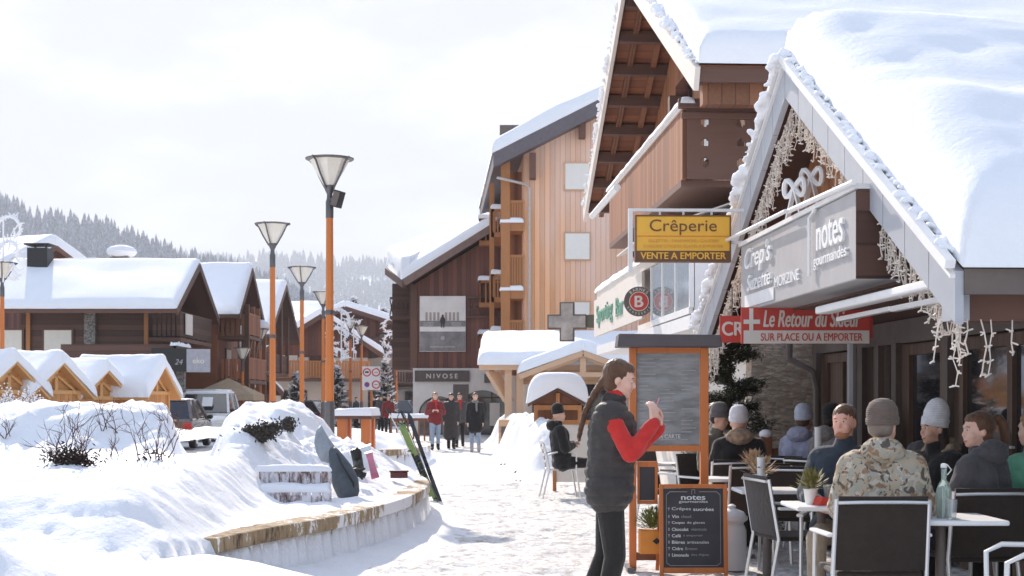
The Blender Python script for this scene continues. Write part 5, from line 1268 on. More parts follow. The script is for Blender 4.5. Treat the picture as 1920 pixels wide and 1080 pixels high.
snow_slab([(-.65, -1.6, 1.5), (.65, -1.6, 1.5), (.65, 0.2, 1.5), (-.65, .2, 1.5)], 0.05, 0.1, 0.2, 0.02, 3, 2).build("roof_snow", M['snow'], c1_, smooth=True)
c2_ = car("white off-road car facing the camera with a paper behind its windscreen", (P(388, 0, 54).x, 54, 0), R(184), 4.5, 1.95, 1.76, white_p, 'suv')
snow_slab([(-.8, -1.9, 1.785), (.8, -1.9, 1.785), (.8, 0.15, 1.785), (-.8, .15, 1.785)], 0.07, 0.1, 0.2, 0.02, 3, 2).build("roof_snow", M['snow'], c2_, smooth=True)
MB().add([(0.05, 0.72, 1.62), (-0.33, 0.72, 1.62), (-0.33, 0.99, 1.28), (0.05, 0.99, 1.28)], [(0, 1, 2, 3)]).build("windscreen_paper", M['white_paint'], c2_)
t = thing("white_van", "plain white van parked between the last hut and the dark chalet", "van", (P(318, 0, 57).x, 57.5, 0), R(82))
MB().prism([(-2.2, 0.35), (-2.2, 1.95), (1.2, 1.95), (1.9, 1.25), (2.3, 1.1), (2.35, 0.35)], (-0.95, 0, 0), (0, 1, 0), (0, 0, 1), (1.9, 0, 0)).build("body", white_p, t, bevel=0.08, bseg=3)
for sx in (-1, 1):
    for yy in (-1.4, 1.5):
        w = MB().lathe([(0.2, -0.1), (0.32, -0.1), (0.34, -0.05), (0.34, 0.05), (0.32, 0.1), (0.2, 0.1)], 20, (0, 0, 0), Matrix.Rotation(R(90), 4, 'Y')); w.v = [(x+sx*0.92, y+yy, z+0.34) for x, y, z in w.v]; w.build("wheel", M['black'], t, smooth=True)
car("dark car half hidden by the white chalet's forecourt", (P(540, 0, 74).x, 74, 0), R(80), 4.2, 1.8, 1.5, dark_p)
car("blue grey car passing behind the round road signs", (P(720, 0, 88).x, 88, 0), R(85), 4.3, 1.8, 1.5, blue_p)
car("dark car at the foot of the wide chalet", (P(625, 0, 90).x, 90, 0), R(95), 4.3, 1.8, 1.55, dark_p, 'suv')
# ================================================================ planter things
def gz(x, y): return hbank(x, y)
# half buried plank bench
t = thing("snowy_bench", "slatted wooden bench dusted with snow and half buried in the near bed", "bench", (-2.1, 13.6, 0.45), R(5))
frosty = wall_mat(); frosty.name = "frosted_planks"
def frosted():
    m, n, l, b = newmat("frosted_planks_light"); mp = mapping(n, l, (1, 1, 0.4)); z = noise(n, l, mp, 10, 6, 0.75)
    r = ramp(n, l, z, [(0.38, (0.05, 0.03, 0.03)), (0.46, (0.36, 0.28, 0.27)), (0.55, (0.74, 0.72, 0.75))]); l.new(r.outputs[0], b.inputs[0]); b.inputs["Roughness"].default_value = 0.9; bump(n, l, b, z, 0.5, 0.02); return m
M['frosted'] = frosted()
mb = MB()
for x in lin(-0.34, 0.26, 0.105): mb.box(x, 0.28, 0.15, x+0.092, 0.31, 0.32)
mb.box(-0.34, 0.312, 0.2, 0.36, 0.34, 0.3)
mb.build("backrest", M['frosted'], t)
mb = MB()
for x in lin(-0.30, 0.28, 0.105): mb.box(x, 0.0, -0.04, x+0.09, 0.03, 0.13)
mb.box(-0.30, 0.032, 0.0, 0.37, 0.06, 0.1)
mb.build("front_panel", M['frosted'], t)
snow_slab([(-0.34, 0.02, 0.13), (0.37, 0.02, 0.13), (0.37, 0.27, 0.15), (-0.34, 0.27, 0.15)], 0.06, 0.06, 0.06, 0.02, 3, 4).build("seat_snow", M['snow'], t, smooth=True, angle=80)
snow_slab([(-0.38, 0.24, 0.32), (0.36, 0.24, 0.32), (0.36, 0.36, 0.32), (-0.38, 0.36, 0.32)], 0.06, 0.05, 0.06, 0.02, 5, 4).build("back_snow", M['snow'], t, smooth=True, angle=80)
# grey bag leaning on the snow
def loft(path, radii, n=14):
    """radii: list of (ra, rb); section axes a = horizontal-ish, b = the other"""
    mb = MB(); V = []; Fc = []; m = len(path); path = [Vector(p) for p in path]
    for i, p in enumerate(path):
        d = (path[min(i+1, m-1)]-path[max(i-1, 0)]).normalized(); a = Vector((1, 0, 0)); a = (a-d*a.dot(d)).normalized(); b = d.cross(a)
        for k in range(n): t_ = 2*math.pi*k/n; V.append(p+a*radii[i][0]*math.cos(t_)+b*radii[i][1]*math.sin(t_))
    for i in range(m-1):
        for k in range(n): l = (k+1) % n; Fc.append((i*n+k, i*n+l, (i+1)*n+l, (i+1)*n+k))
    Fc.append(tuple(range(n))); Fc.append(tuple((m-1)*n+k for k in range(n)))
    return mb.add(V, Fc)
bagm = fabric("slate_fabric", (0.085, 0.10, 0.115), 0.45, sheen=0.1); bagl = fabric("pale_slate_fabric", (0.3, 0.33, 0.36), 0.5)
Yb = 14.3; sb_ = F/Yb
def pb(px, py, dy=0): return P(px, py, Yb+dy)
t = thing("gear_bag", "long slate grey padded bag leaning on the snow beside the bench", "bag", pb(655, 948), 0)
loft([pb(656, 949), pb(655, 940), pb(653, 925, .03), pb(648, 905, .08), pb(640, 882, .14), pb(632, 862, .2), pb(625, 846, .25), pb(622, 840, .27)],
     [(0.02, 0.02), (0.075, 0.05), (0.115, 0.075), (0.135, 0.085), (0.12, 0.08), (0.085, 0.06), (0.055, 0.04), (0.03, 0.02)], 18).build("body", bagm, t, world=True, smooth=True, angle=80)
loft([pb(622, 866, .24), pb(616, 858, .25), pb(610, 842, .3), pb(603, 826, .34), pb(600, 808, .38), pb(602, 798, .40)],
     [(0.03, 0.02), (0.085, 0.05), (0.10, 0.06), (0.08, 0.05), (0.045, 0.03), (0.01, 0.01)], 18).build("upper_flap", bagl, t, world=True, smooth=True, angle=80)
MB().tube([pb(632, 850, .1), pb(640, 870, 0.02), pb(662, 905, 0.0), pb(664, 930, 0)], 0.012, 6).build("strap", M['black'], t, world=True, smooth=True)
# ski gear behind the bag
Yb = 15.6
def skib(label, name, cat, a, b, w, mat, loc=None, tip=True, group=None):
    a, b = Vector(a), Vector(b); t = thing(name, label, cat, b, 0, group)
    mb = MB(); d = (a-b); n = 14; V = []; Fc = []; ax = Vector((1, 0, 0.2)).normalized(); nr = d.normalized().cross(ax).normalized(); ax = nr.cross(d.normalized())
    for i in range(n+1):
        tt = i/n; p = b+d*tt+nr*(0.05*max(0, (tt-0.88)/0.12)**2+0.02*max(0, (0.06-tt)/0.06)); ww = w*(1-0.22*math.sin(math.pi*tt))*(1 if tt < 0.93 else (1-((tt-0.93)/0.075)**2))
        ww = max(ww, 0.004)
        for s in (-1, 1):
            for q in (0, 1): V.append(p+ax*s*ww/2+nr*q*0.011)
    for i in range(n):
        k = i*4; Fc += [(k, k+4, k+6, k+2), (k+1, k+3, k+7, k+5), (k, k+1, k+5, k+4), (k+2, k+6, k+7, k+3)]
    Fc += [(0, 2, 3, 1), (n*4, n*4+1, n*4+3, n*4+2)]
    mb.add(V, Fc); mb.build("board", mat, t, world=True, smooth=True, angle=50)
    return t, b, d, nr, ax
def binding(t, b, d, nr, ax, at=0.45, s=1):
    m_ = MB()
    for k, (f, hh, ww) in enumerate(((at-0.09, 0.05, 0.06), (at, 0.02, 0.05), (at+0.09, 0.055, 0.055))):
        c_ = b+d*f-nr*0.02; m_.beam(c_-d.normalized()*0.05, c_+d.normalized()*0.05, ww, hh, nr)
    m_.build("binding", M['black'], t, world=True, bevel=0.006)
green = plain("lime_ski", (0.24, 0.32, 0.09), 0.35, 0.3, 3); pinkm = plain("pink_ski", (0.5, 0.14, 0.2), 0.35, 0.3, 3); whitem = plain("white_ski", (0.7, 0.7, 0.7), 0.35, 0.15, 4); blackski = plain("black_ski", (0.03, 0.03, 0.035), 0.35, 0.2, 3)
for i, (ax_, ay_, bx_, by_, dy, mm, lb) in enumerate(((752, 788, 818, 940, 0.0, green, "lime green ski leaning on the snow bed, outermost of the pair"), (748, 792, 808, 930, 0.12, green, "lime green ski leaning on the snow bed, inner one of the pair"), (764, 770, 824, 945, 0.05, blackski, "slim black ski leaning steeply over the lime green pair"))):
    bb = P(bx_, by_, 20.6); bb.z = max(bb.z, 0.0); aa = P(ax_, ay_, 21.3+dy); bb.y += dy
    r_ = skib(lb, "ski", "ski", aa, bb, 0.07, mm, group="skis leaning on the bed"); binding(*r_, at=0.42)
def pole(label, a, b, col_):
    a, b = Vector(a), Vector(b); t = thing("ski_pole", label, "ski pole", b, 0, "ski poles leaning on the bed"); d = (a-b)
    MB().tube([b, a], 0.008, 6).build("shaft", col_, t, world=True)
    MB().tube([a-d*0.01, a+d.normalized()*0.12], [0.017, 0.02], 8).build("grip", M['black'], t, world=True, smooth=True)
    MB().sphere(b+d*0.06, (0.04, 0.04, 0.012), 10, 4).build("basket", M['black'], t, world=True)
    st = [a+d.normalized()*0.1+Vector((0.06*math.sin(u_), 0.0, -0.09*(1-math.cos(u_)))) for u_ in lin(0, 2*math.pi, 0.6)]
    MB().tube(st, 0.006, 4).build("strap", M['black'], t, world=True)
pole("black handled ski pole crossing the lime skis", P(757, 783, 21.2), P(822, 944, 20.5), M['metal'])
pole("white ski pole leaning left of the lime skis", P(730, 775, 21.6), P(770, 850, 21.0), M['white_paint'])
skib("pink tipped ski stuck in the snow behind the grey bag", "ski", "ski", P(690, 842, 16.0), P(703, 893, 15.6), 0.09, pinkm)
skib("white snowboard stuck in the snow behind the grey bag", "snowboard", "snowboard", P(676, 833, 16.6), P(690, 880, 16.3), 0.24, whitem)
t = thing("ski_boots", "black ski boot lying on the snow behind the grey bag", "ski boots", P(668, 880, 15.3), 0)
loft([P(664, 842, 15.4), P(668, 850, 15.4), P(671, 866, 15.4), P(672, 876, 15.3), P(668, 881, 15.2)], [(0.05, .05), (0.06, .06), (0.055, .06), (0.06, .08), (0.04, .05)], 10).build("boot", M['black'], t, world=True, smooth=True)
t = thing("glove", "black glove with spread fingers lying on the snow right of the grey bag", "glove", P(672, 888, 14.6), 0)
gm = MB().sphere(P(668, 886, 14.6), (0.07, 0.04, 0.05), 10, 6)
for ang in (-0.9, -0.6, -0.35, -0.1, 0.5): gm.tube([P(669, 886, 14.6), P(669, 886, 14.6)+Vector((math.cos(ang)*0.10, -0.01, math.sin(ang)*0.09))], [0.018, 0.011], 6)
gm.build("glove_shell", M['black'], t, world=True, smooth=True)
t = thing("small_box", "little dark red box lying on the snowy bed", "box", P(748, 893, 16.8), R(10))
MB().box(-0.1, -0.04, -0.02, 0.1, 0.05, 0.05).build("case", plain("maroon", (0.12, 0.03, 0.03), 0.5), t, bevel=0.006)
MB().box(-0.11, -0.05, 0.051, 0.11, 0.06, 0.07).build("lid", plain("maroon_lid", (0.07, 0.02, 0.02), 0.5), t)
# snow topped wooden table
Yt = 25.6; c = P(668, 815, Yt)
t = thing("wooden_table", "small orange wooden table under a slab of snow on the bed", "table", (c.x, Yt, 0), R(-8))
zt_ = 1.2
MB().box(-0.34, -0.3, zt_-0.06, 0.36, 0.3, zt_).build("tabletop", M['brown_beam'], t)
snow_slab([(-0.37, -0.33, zt_), (0.39, -0.33, zt_), (0.39, 0.33, zt_), (-0.37, 0.33, zt_)], 0.13, 0.08, 0.08, 0.02, 2, 3).build("snow", M['snow'], t, smooth=True, angle=80)
for x in (-0.3, 0.14):
    MB().box(x, -0.22, 0.3, x+0.16, -0.08, zt_-0.06).build("leg", M['orange_frame'], t)
    MB().box(x, 0.1, 0.3, x+0.16, 0.22, zt_-0.06).build("leg", M['orange_frame'], t)
# bare shrubs poking out of the mound
twig = plain("twig_bark", (0.10, 0.045, 0.04), 0.8)
def branch(mb, rnd, p, d, L_, r, depth):
    pts = [p.copy()]; q = p.copy(); dd = d.copy()
    for i in range(4):
        dd = (dd+Vector((rnd.gauss(0, .18), rnd.gauss(0, .18), rnd.gauss(0.05, .12)))).normalized(); q = q+dd*L_/4; pts.append(q.copy())
        if depth > 0 and rnd.random() < 0.75: branch(mb, rnd, q.copy(), (dd+Vector((rnd.gauss(0, .6), rnd.gauss(0, .4), rnd.gauss(0.1, .4)))).normalized(), L_*0.55, r*0.6, depth-1)
    mb.tube(pts, [r*(1-0.18*i) for i in range(5)], 4)
def shrub(label, px, py, Y, n, L_, seed, spread=0.7, core=0):
    c_ = P(px, py, Y); rnd = random.Random(seed)
    y = Y
    # push the root onto the snow surface along the view
    for k in range(260):
        w = P(px, py, 9+k*0.04)
        if hbank(w.x, w.y) > w.z: c_ = w; break
    t = thing("bare_shrub", label, "shrub", c_, 0, "bare shrubs poking through the snow mound"); mb = MB()
    for i in range(n):
        a = rnd.uniform(-spread, spread); d = Vector((math.sin(a), rnd.uniform(-0.55, -0.1), math.cos(a))).normalized()
        branch(mb, rnd, Vector((rnd.gauss(0, .06), 0.02, rnd.gauss(0, .02))), d, L_*rnd.uniform(.6, 1.1), 0.006, 2)
    mb.build("twigs", twig, t)
    if core:
        m2 = MB()
        for i in range(core):
            p = Vector((rnd.gauss(0, .10), rnd.gauss(-0.02, .04), rnd.gauss(0.02, .05))); d = Vector((rnd.gauss(0, 1), rnd.gauss(0, 1), rnd.gauss(0, 1))).normalized()*0.024; e = d.cross(Vector((0, 1, .3)))*0.3
            m2.add([p-d, p+e, p+d, p-e], [(0, 1, 2, 3)])
        m2.build("dead_leaves", plain("dead_leaf", (0.035, 0.02, 0.015), 0.9), t)
shrub("bare shrub with a dark clump at its foot in the near snow mound", 135, 868, 14, 12, 0.34, 1, 0.9, 900)
shrub("bare forked shrub at the right end of the near snow mound", 290, 862, 14, 9, 0.34, 2, 0.8, 60)
shrub("bare v-shaped twigs high on the near snow mound", 200, 812, 14, 5, 0.26, 3, 0.5)
shrub("few thin twigs at the left side of the near snow mound", 12, 825, 14, 4, 0.2, 4, 0.6)
shrub("single bent twig low on the near snow mound", 212, 858, 14, 3, 0.16, 5, 0.8)
shrub("bare twigs near the dark car side of the snow mound", 320, 800, 14, 5, 0.22, 6, 0.8)
# dark evergreen showing in the second mound
leafm = plain("dark_leaf", (0.055, 0.045, 0.035), 0.8)
for (px, py, w, h_, sd_, lb) in ((478, 815, 0.27, 0.09, 1, "dark evergreen shrub showing under the second snow mound"), (535, 800, 0.13, 0.10, 2, "small dark sprig showing at the right of the second snow mound")):
    c_ = P(px, py, 19.0)
    for k in range(220):
        w_ = P(px, py, 14+k*0.03)
        if hbank(w_.x, w_.y) > w_.z: c_ = w_; break
    t = thing("evergreen_shrub", lb, "shrub", c_, 0); rnd = random.Random(sd_); mb = MB()
    for i in range(2600 if w > .2 else 600):
        p = Vector((rnd.gauss(0, w*.42), rnd.gauss(-0.02, .05), rnd.gauss(0, h_*.45)+0.25*0)); p.z += p.x*0.25
        d = Vector((rnd.gauss(0, 1), rnd.gauss(0, 1), rnd.gauss(0.4, 1))).normalized()*0.024; e = d.cross(Vector((0.2, 1, .3))).normalized()*0.009
        mb.add([p-d, p+e, p+d, p-e], [(0, 1, 2, 3)])
    mb.build("leaves", leafm, t)
# frosted shrubs by the huts
for (px, Y, s, sd_, lb) in ((20, 30, 0.7, 1, "snow frosted shrub at the left edge in front of the huts"), (60, 31, 0.5, 2, "low frosted twigs in front of the second market hut")):
    t = thing("frosted_shrub", lb, "shrub", (P(px, 0, Y).x, Y, 0.4), 0); rnd = random.Random(sd_); mb = MB(); fl_ = MB()
    for i in range(26):
        a = rnd.uniform(-0.9, .9); branch(mb, rnd, Vector((rnd.gauss(0, .2), rnd.gauss(0, .2), 0.3)), Vector((math.sin(a), rnd.uniform(-.4, .4), 1)).normalized(), s, 0.012, 2)
    for v in mb.v[::5]: fl_.sphere(Vector(v)+Vector((rnd.gauss(0, .02), rnd.gauss(0, .02), .01)), rnd.uniform(.008, .024), 5, 3)
    mb.build("twigs", twig, t); fl_.build("frost", M['snow_bank'], t)
# ================================================================ right side of the path
c = P(956, 800, 44)
t = thing("menu_box", "pale wooden box with a dark framed panel standing by the snow heap", "box", (c.x, 40, 0), R(-10))
MB().box(-0.28, -0.2, 0, 0.28, 0.2, 0.95).build("case", M['pine'], t, bevel=0.01)
MB().box(-0.2, -0.225, 0.3, 0.2, -0.205, 0.75).build("panel", M['dark_grey'], t); 
t = thing("windbreak", "wooden framed white windbreak panel behind the seated man", "windbreak", (P(1085, 0, 23).x, 23, 0), 0)
MB().box(-0.36, 0, 0.15, 0.46, 0.03, 1.08).build("panel", M['cream'], t); MB().box(-0.42, -0.02, 0, -0.36, 0.05, 1.2).box(0.46, -0.02, 0, 0.52, 0.05, 1.2).box(-0.36, -0.02, 1.08, 0.46, 0.05, 1.15).build("frame", M['larch_beam'], t)
# ---- furniture
def tube_obj(name, pts, r, mat, t, n=8): return MB().tube(pts, r, n).build(name, mat, t, smooth=True)
weave = fabric("dark_weave", (0.035, 0.025, 0.02), 0.7, knit=0)
def woven_chair():
    t = thing("woven_chair", "x", "chair", (0, 0, 0), 0, "dark woven terrace chairs with aluminium frames")
    V = MB(); n = 8
    for i in range(n):           # slightly curved backrest, faces local -Y (sitter looks to -Y)
        a0 = -0.26+0.52*i/n; a1 = -0.26+0.52*(i+1)/n; f = lambda x: 0.27-0.25*x*x
        V.add([(a0, f(a0)-.0, 0.46), (a1, f(a1), 0.46), (a1, f(a1)+0.07, 0.9), (a0, f(a0)+0.07, 0.9), (a0, f(a0)+.025, 0.46), (a1, f(a1)+.025, 0.46), (a1, f(a1)+0.095, 0.9), (a0, f(a0)+0.095, 0.9)], [(0, 1, 2, 3), (7, 6, 5, 4), (3, 2, 6, 7), (0, 4, 5, 1)]+([(0, 3, 7, 4)] if i == 0 else [])+([(1, 5, 6, 2)] if i == n-1 else []))
    V.build("backrest", weave, t)
    tube_obj("top_rail", [(-0.262, 0.352, 0.862), (-0.13, 0.368, 0.866), (0.13, 0.368, 0.866), (0.262, 0.352, 0.862)], 0.011, M['alu'], t)
    MB().box(-0.25, -0.24, 0.42, 0.25, 0.26, 0.455).build("seat", weave, t, bevel=0.012)
    for s in (-1, 1):
        tube_obj("leg", [(s*0.275, -0.25, 0.0), (s*0.275, -0.24, 0.44), (s*0.28, -0.2, 0.64)], 0.014, M['alu'], t)
        tube_obj("leg", [(s*0.275, 0.34, 0.0), (s*0.275, 0.26, 0.44), (s*0.27, 0.335, 0.88)], 0.014, M['alu'], t)
        MB().beam((s*0.285, -0.24, 0.655), (s*0.285, 0.27, 0.665), 0.05, 0.022).build("armrest", M['white_paint'], t, bevel=0.009)
    return t
wc0 = woven_chair(); WCN = [0]
def wchair(label, x, y, rz):
    o = wc0 if WCN[0] == 0 else copy_tree(wc0); WCN[0] += 1
    o.location = (x, y, 0); o.rotation_euler[2] = rz; o["label"] = label; return o
AW = math.pi   # facing away from the camera
def X(px, Y): return (px-960)/F*Y
wchair("dark woven chair in front, its broad back hiding the camouflage jacket's lower half", X(1650, 8.35), 8.62, AW)
wchair("dark woven chair carrying the ponytailed woman behind the bottle table", X(1850, 9.1), 9.38, AW+0.1)
wchair("dark woven chair with empty back beside the flower pot table", X(1420, 12.7), 12.95, AW+0.05)
wchair("dark woven chair seen from the side next to the little white pot", X(1500, 10.7), 10.75, R(100))
wchair("dark woven chair under the man in the navy jacket", X(1592, 9.95), 10.05, R(-20))
wchair("dark woven chair under the woman in the white beanie", X(1760, 10.25), 10.3, R(-60))
wchair("dark woven chair under the fur collared coat and white cap", X(1385, 13.6), 13.8, AW)
wchair("dark woven chair of the guest in the lavender jacket", X(1510, 14.6), 14.7, AW-0.9)
wchair("dark woven chair of the guest in the dark beanie and grey jacket", X(1555, 14.1), 14.15, AW-1.0)
wchair("dark woven empty chair in the middle of the terrace behind the flower pot", X(1500, 12.4), 12.45, AW-0.4)
wchair("dark woven chair of the guest at the right edge", X(1930, 9.7), 9.75, AW+0.3)
wchair("dark woven chair left of the grey beanie guest, behind the menu stand", X(1262, 15.8), 15.9, R(60))
wchair("dark woven chair of the guest with curly hair behind the menu stand", X(1345, 15.6), 15.9, R(-10))
wchair("dark woven chair of the guest in the grey beanie behind the menu stand", X(1350, 14.7), 14.9, R(40))
def bistro(label, x, y, rz):
    t = thing("aluminium_chair", label, "chair", (x, y, 0), rz)
    for s in (-1, 1):
        tube_obj("leg", [(s*0.24, -0.27, 0.0), (s*0.25, -0.2, 0.44), (s*0.27, -0.2, 0.66), (s*0.27, -0.12, 0.70), (s*0.27, 0.1, 0.70), (s*0.26, 0.22, 0.66)], 0.014, M['alu'], t)
        tube_obj("leg", [(s*0.24, 0.3, 0.0), (s*0.24, 0.2, 0.44), (s*0.23, 0.25, 0.7), (s*0.21, 0.29, 0.84)], 0.014, M['alu'], t)
    for z in (0.56, 0.66, 0.76, 0.84): MB().beam((-0.22, 0.235+0.2*(z-.5), z), (0.22, 0.235+0.2*(z-.5), z), 0.01, 0.04).build("back_slat", M['alu'], t)
    MB().box(-0.23, -0.2, 0.425, 0.23, 0.22, 0.45).build("seat", M['alu'], t, bevel=0.01)
    return t
bistro("aluminium armchair of the man in black sitting by the path", X(1052, 21.3), 21.4, R(95))
bistro("aluminium armchair at the bottom right corner", X(1945, 7.2), 7.2, R(262))
def table(label, x, y, w, d, rz=0):
    t = thing("terrace_table", label, "table", (x, y, 0), rz, "white topped terrace tables")
    MB().box(-w/2, -d/2, 0.72, w/2, d/2, 0.75).build("tabletop", M['white_paint'], t, bevel=0.01)
    MB().lathe([(0.035, 0.03), (0.03, 0.7), (0.12, 0.72)], 12).build("column", M['dark_grey'], t, smooth=True)
    MB().box(-0.24, -0.04, 0, 0.24, 0.04, 0.035).box(-0.04, -0.24, 0, 0.04, -0.041, 0.034).box(-0.04, 0.041, 0, 0.04, 0.24, 0.034).build("foot", M['dark_grey'], t)
T1 = table("white topped table with bottle and glass at the right", X(1768, 8.6), 8.65, 0.64, 0.6)
table("white topped table with the little white plant pot", X(1540, 9.75), 9.75, 0.45, 0.6)
table("white topped table with the flower pot and tall white candle holder", X(1440, 11.4), 11.45, 0.5, 0.5)
table("white topped table just right of the menu stand's post", X(1365, 13.2), 13.15, 0.45, 0.5)
table("white topped table seen under the menu board", X(1275, 16.2), 16.3, 0.7, 0.5)
# table things
def potted(label, px, py, Y, s, potc, leafc, seed, flower=None, zt=0.75):
    c_ = P(px, py, Y); t = thing("potted_plant", label, "potted plant", (c_.x, Y, zt), 0)
    MB().lathe([(0.035*s, 0.0), (0.048*s, 0.1*s), (0.053*s, 0.105*s), (0.044*s, 0.098*s)], 16).build("pot", potc, t, smooth=True)
    rnd = random.Random(seed); mb = MB()
    for i in range(170):
        a = rnd.uniform(0, 6.28); e = rnd.uniform(0.1, 1.4); L_ = s*rnd.uniform(.05, .14); d = Vector((math.cos(a)*math.cos(e), math.sin(a)*math.cos(e), math.sin(e))); p = Vector((0, 0, .1*s))+d*L_; w = d.cross(Vector((0.1, 0, 1))).normalized()*0.012*s
        mb.add([p-d*.03*s, p+w, p+d*0.035*s, p-w], [(0, 1, 2, 3)])
    mb.build("leaves", leafc, t); return t
potted("little white pot with yellow green plant on the near left table", 1520, 938, 9.7, 1.0, M['white_paint'], plain("olive_leaf", (0.2, 0.18, 0.06), 0.7, 0.4, 20), 1)
potted("pale pot with dry beige flowers on the middle table", 1425, 915, 11.35, 1.15, M['white_paint'], plain("dry_flower", (0.5, 0.36, 0.22), 0.8, 0.4, 20), 2)
potted("pot with beige dried flowers on the table behind the middle one", 1412, 880, 13.1, 1.1, M['cream'], plain("dry_flower_dark", (0.42, 0.3, 0.2), 0.8, 0.4, 20), 3)
c_ = P(1427, 912, 11.25); t = thing("candle_holder", "tall white cylinder holder beside the dry flowers", "candle holder", (c_.x+0.0, 11.25, 0.75), 0)
MB().lathe([(0.032, 0), (0.032, 0.24), (0.036, 0.26), (0.026, 0.26), (0.026, 0.1)], 16).build("holder", M['white_paint'], t, smooth=True)
c_ = P(1534, 0, 12.9); t = thing("candle_holder", "tall white cylinder holder in front of the dark beanie guest", "candle holder", (c_.x, 12.9, 0.95-0.2), 0)
MB().lathe([(0.032, 0), (0.032, 0.45), (0.036, 0.47), (0.026, 0.47), (0.026, 0.3)], 16).build("holder", M['white_paint'], t, smooth=True)
bottle_m = plain("pale_green_glass", (0.72, 0.86, 0.78), 0.08, 0.05); glass_c = plain("frosty_glass", (0.85, 0.88, 0.88), 0.06, 0.05)
bottle_m.node_tree.nodes["Principled BSDF"].inputs["Transmission Weight"].default_value = 0.75; glass_c.node_tree.nodes["Principled BSDF"].inputs["Transmission Weight"].default_value = 0.85
c_ = P(1770, 972, 8.55); t = thing("water_bottle", "pale green glass water bottle with swing top on the right table", "bottle", (c_.x, 8.55, 0.75), 0)
MB().lathe([(0.042, 0), (0.045, 0.01), (0.045, 0.17), (0.03, 0.21), (0.016, 0.23), (0.016, 0.29), (0.02, 0.3)], 20).build("glass", bottle_m, t, smooth=True)
MB().lathe([(0.012, 0.30), (0.02, 0.305), (0.018, 0.325), (0.005, 0.33)], 12).tube([(0.02, 0, 0.26), (0.045, 0, 0.29), (0.02, 0, 0.32)], 0.004, 5).build("stopper", M['white_paint'], t, smooth=True)
def tumbler(label, px, Y, zt=0.75, h=0.12, r=0.035):
    c_ = P(px, 0, Y); t = thing("drinking_glass", label, "glass", (c_.x, Y, zt), 0)
    MB().lathe([(r*.8, 0), (r, h), (r*.92, h), (r*.74, 0.012)], 18).build("tumbler", glass_c, t, smooth=True)
tumbler("short drinking glass right of the green bottle", 1784, 8.45); tumbler("drinking glass left of the green bottle", 1748, 8.75, h=0.14); tumbler("empty glass near the left edge of the right table", 1738, 8.5, h=0.1); tumbler("glass standing near the white plant pot", 1553, 9.8, h=0.13)
c_ = P(1545, 0, 9.6); t = thing("napkin_holder", "red napkin folded on the near left table", "napkin", (c_.x, 9.62, 0.75), 0.3)
MB().prism([(-0.06, 0), (0.06, 0), (0.02, 0.05), (-0.03, 0.06)], (0, -0.05, 0), (1, 0, 0), (0, 0, 1), (0, 0.1, 0)).build("napkin", plain("napkin_red", (0.55, 0.05, 0.03), 0.8), t, bevel=0.005)
# ================================================================ menu stand, A board, planter
YM = 12.25; sM = F/YM
def mx(px): return (px-960)/sM
t = thing("menu_stand", "tall orange framed menu stand with dark roof and grey sheets", "menu stand", (mx(1254), YM, 0), 0)
def ml(px): return mx(px)-mx(1254)
z = lambda py: 1.45+(753-py)/sM
for x0_, x1_ in ((1180, 1193), (1313, 1328)): MB().box(ml(x0_), -0.03, 0.0, ml(x1_), 0.05, z(652)).build("post", M['orange_frame'], t, bevel=0.004)
MB().box(ml(1193)+.002, -0.02, z(662), ml(1313)-.002, 0.04, z(652)).build("rail", M['orange_frame'], t); MB().box(ml(1193)+.002, -0.02, z(846), ml(1313)-.002, 0.04, z(835)).build("rail", M['orange_frame'], t)
sheet = newmat("menu_sheet"); n_, l_, b_s = sheet[1], sheet[2], sheet[3]
mpz = mapping(n_, l_, (1, 1, 1)); wv = noise(n_, l_, mapping(n_, l_, (2.0, 1, 7)), 1.6, 3); rr0 = ramp(n_, l_, wv, [(0.35, (0.16, 0.16, 0.16)), (0.62, (0.30, 0.30, 0.30))]); l_.new(rr0.outputs[0], b_s.inputs[0]); b_s.inputs["Roughness"].default_value = 0.25; bump(n_, l_, b_s, wv, 0.5, 0.03)
MB().box(ml(1193)+.004, 0.0, z(835), ml(1313)-.004, 0.02, z(662)).build("board", sheet[0], t)
rnd = random.Random(5)
mb = MB()
for cx_ in (0, 1, 2):
    for row in range(22):
        if rnd.random() < 0.25: continue
        x0_ = ml(1199)+cx_*0.18; zz = z(672)-row*0.033; w = rnd.uniform(0.05, 0.145); mb.box(x0_, -0.003, zz-0.010, x0_+w, -0.0005, zz)
mb.build("menu_lines", M['chalk_dim'], t)
text("LA CARTE", M['chalk'], t, (0, -0.001, z(818)), f0, width=0.2, height=0.035, ext=0.003)
MB().prism([(ml(1155), z(652)+.004), (ml(1350), z(652)+.004), (ml(1346), z(629)), (ml(1158), z(627))], (0, -0.16, 0), (1, 0, 0), (0, 0, 1), (0, 0.34, 0)).build("roof", plain("stand_roof", (0.09, 0.075, 0.08), 0.6), t, bevel=0.008)
MB().box(ml(1175), -0.09, 0, ml(1190), 0.25, 0.03).box(ml(1310), -0.09, 0, ml(1331), 0.25, 0.03).build("foot", M['metal'], t)
MB().box(ml(1193)+.002, -0.02, z(1050), ml(1313)-.002, 0.05, z(1036)).build("rail", plain("rail_brown", (0.2, 0.08, 0.04), 0.6), t)
t2 = thing("small_chalkboard", "small chalkboard in an orange frame hung low on the menu stand", "chalkboard", (mx(1215), YM+0.02, 0), 0)
MB().box(-0.07, 0.0, z(938), 0.06, 0.02, z(876)).build("slate", M['black_sign'], t2); MB().box(-0.09, -0.012, z(945), -0.071, 0.025, z(865)).box(0.061, -0.012, z(945), 0.085, 0.025, z(865)).box(-0.0705, -0.012, z(875.5), 0.0605, 0.025, z(865)).box(-0.0705, -0.012, z(945), 0.0605, 0.025, z(938.5)).build("frame", M['orange_frame'], t2)
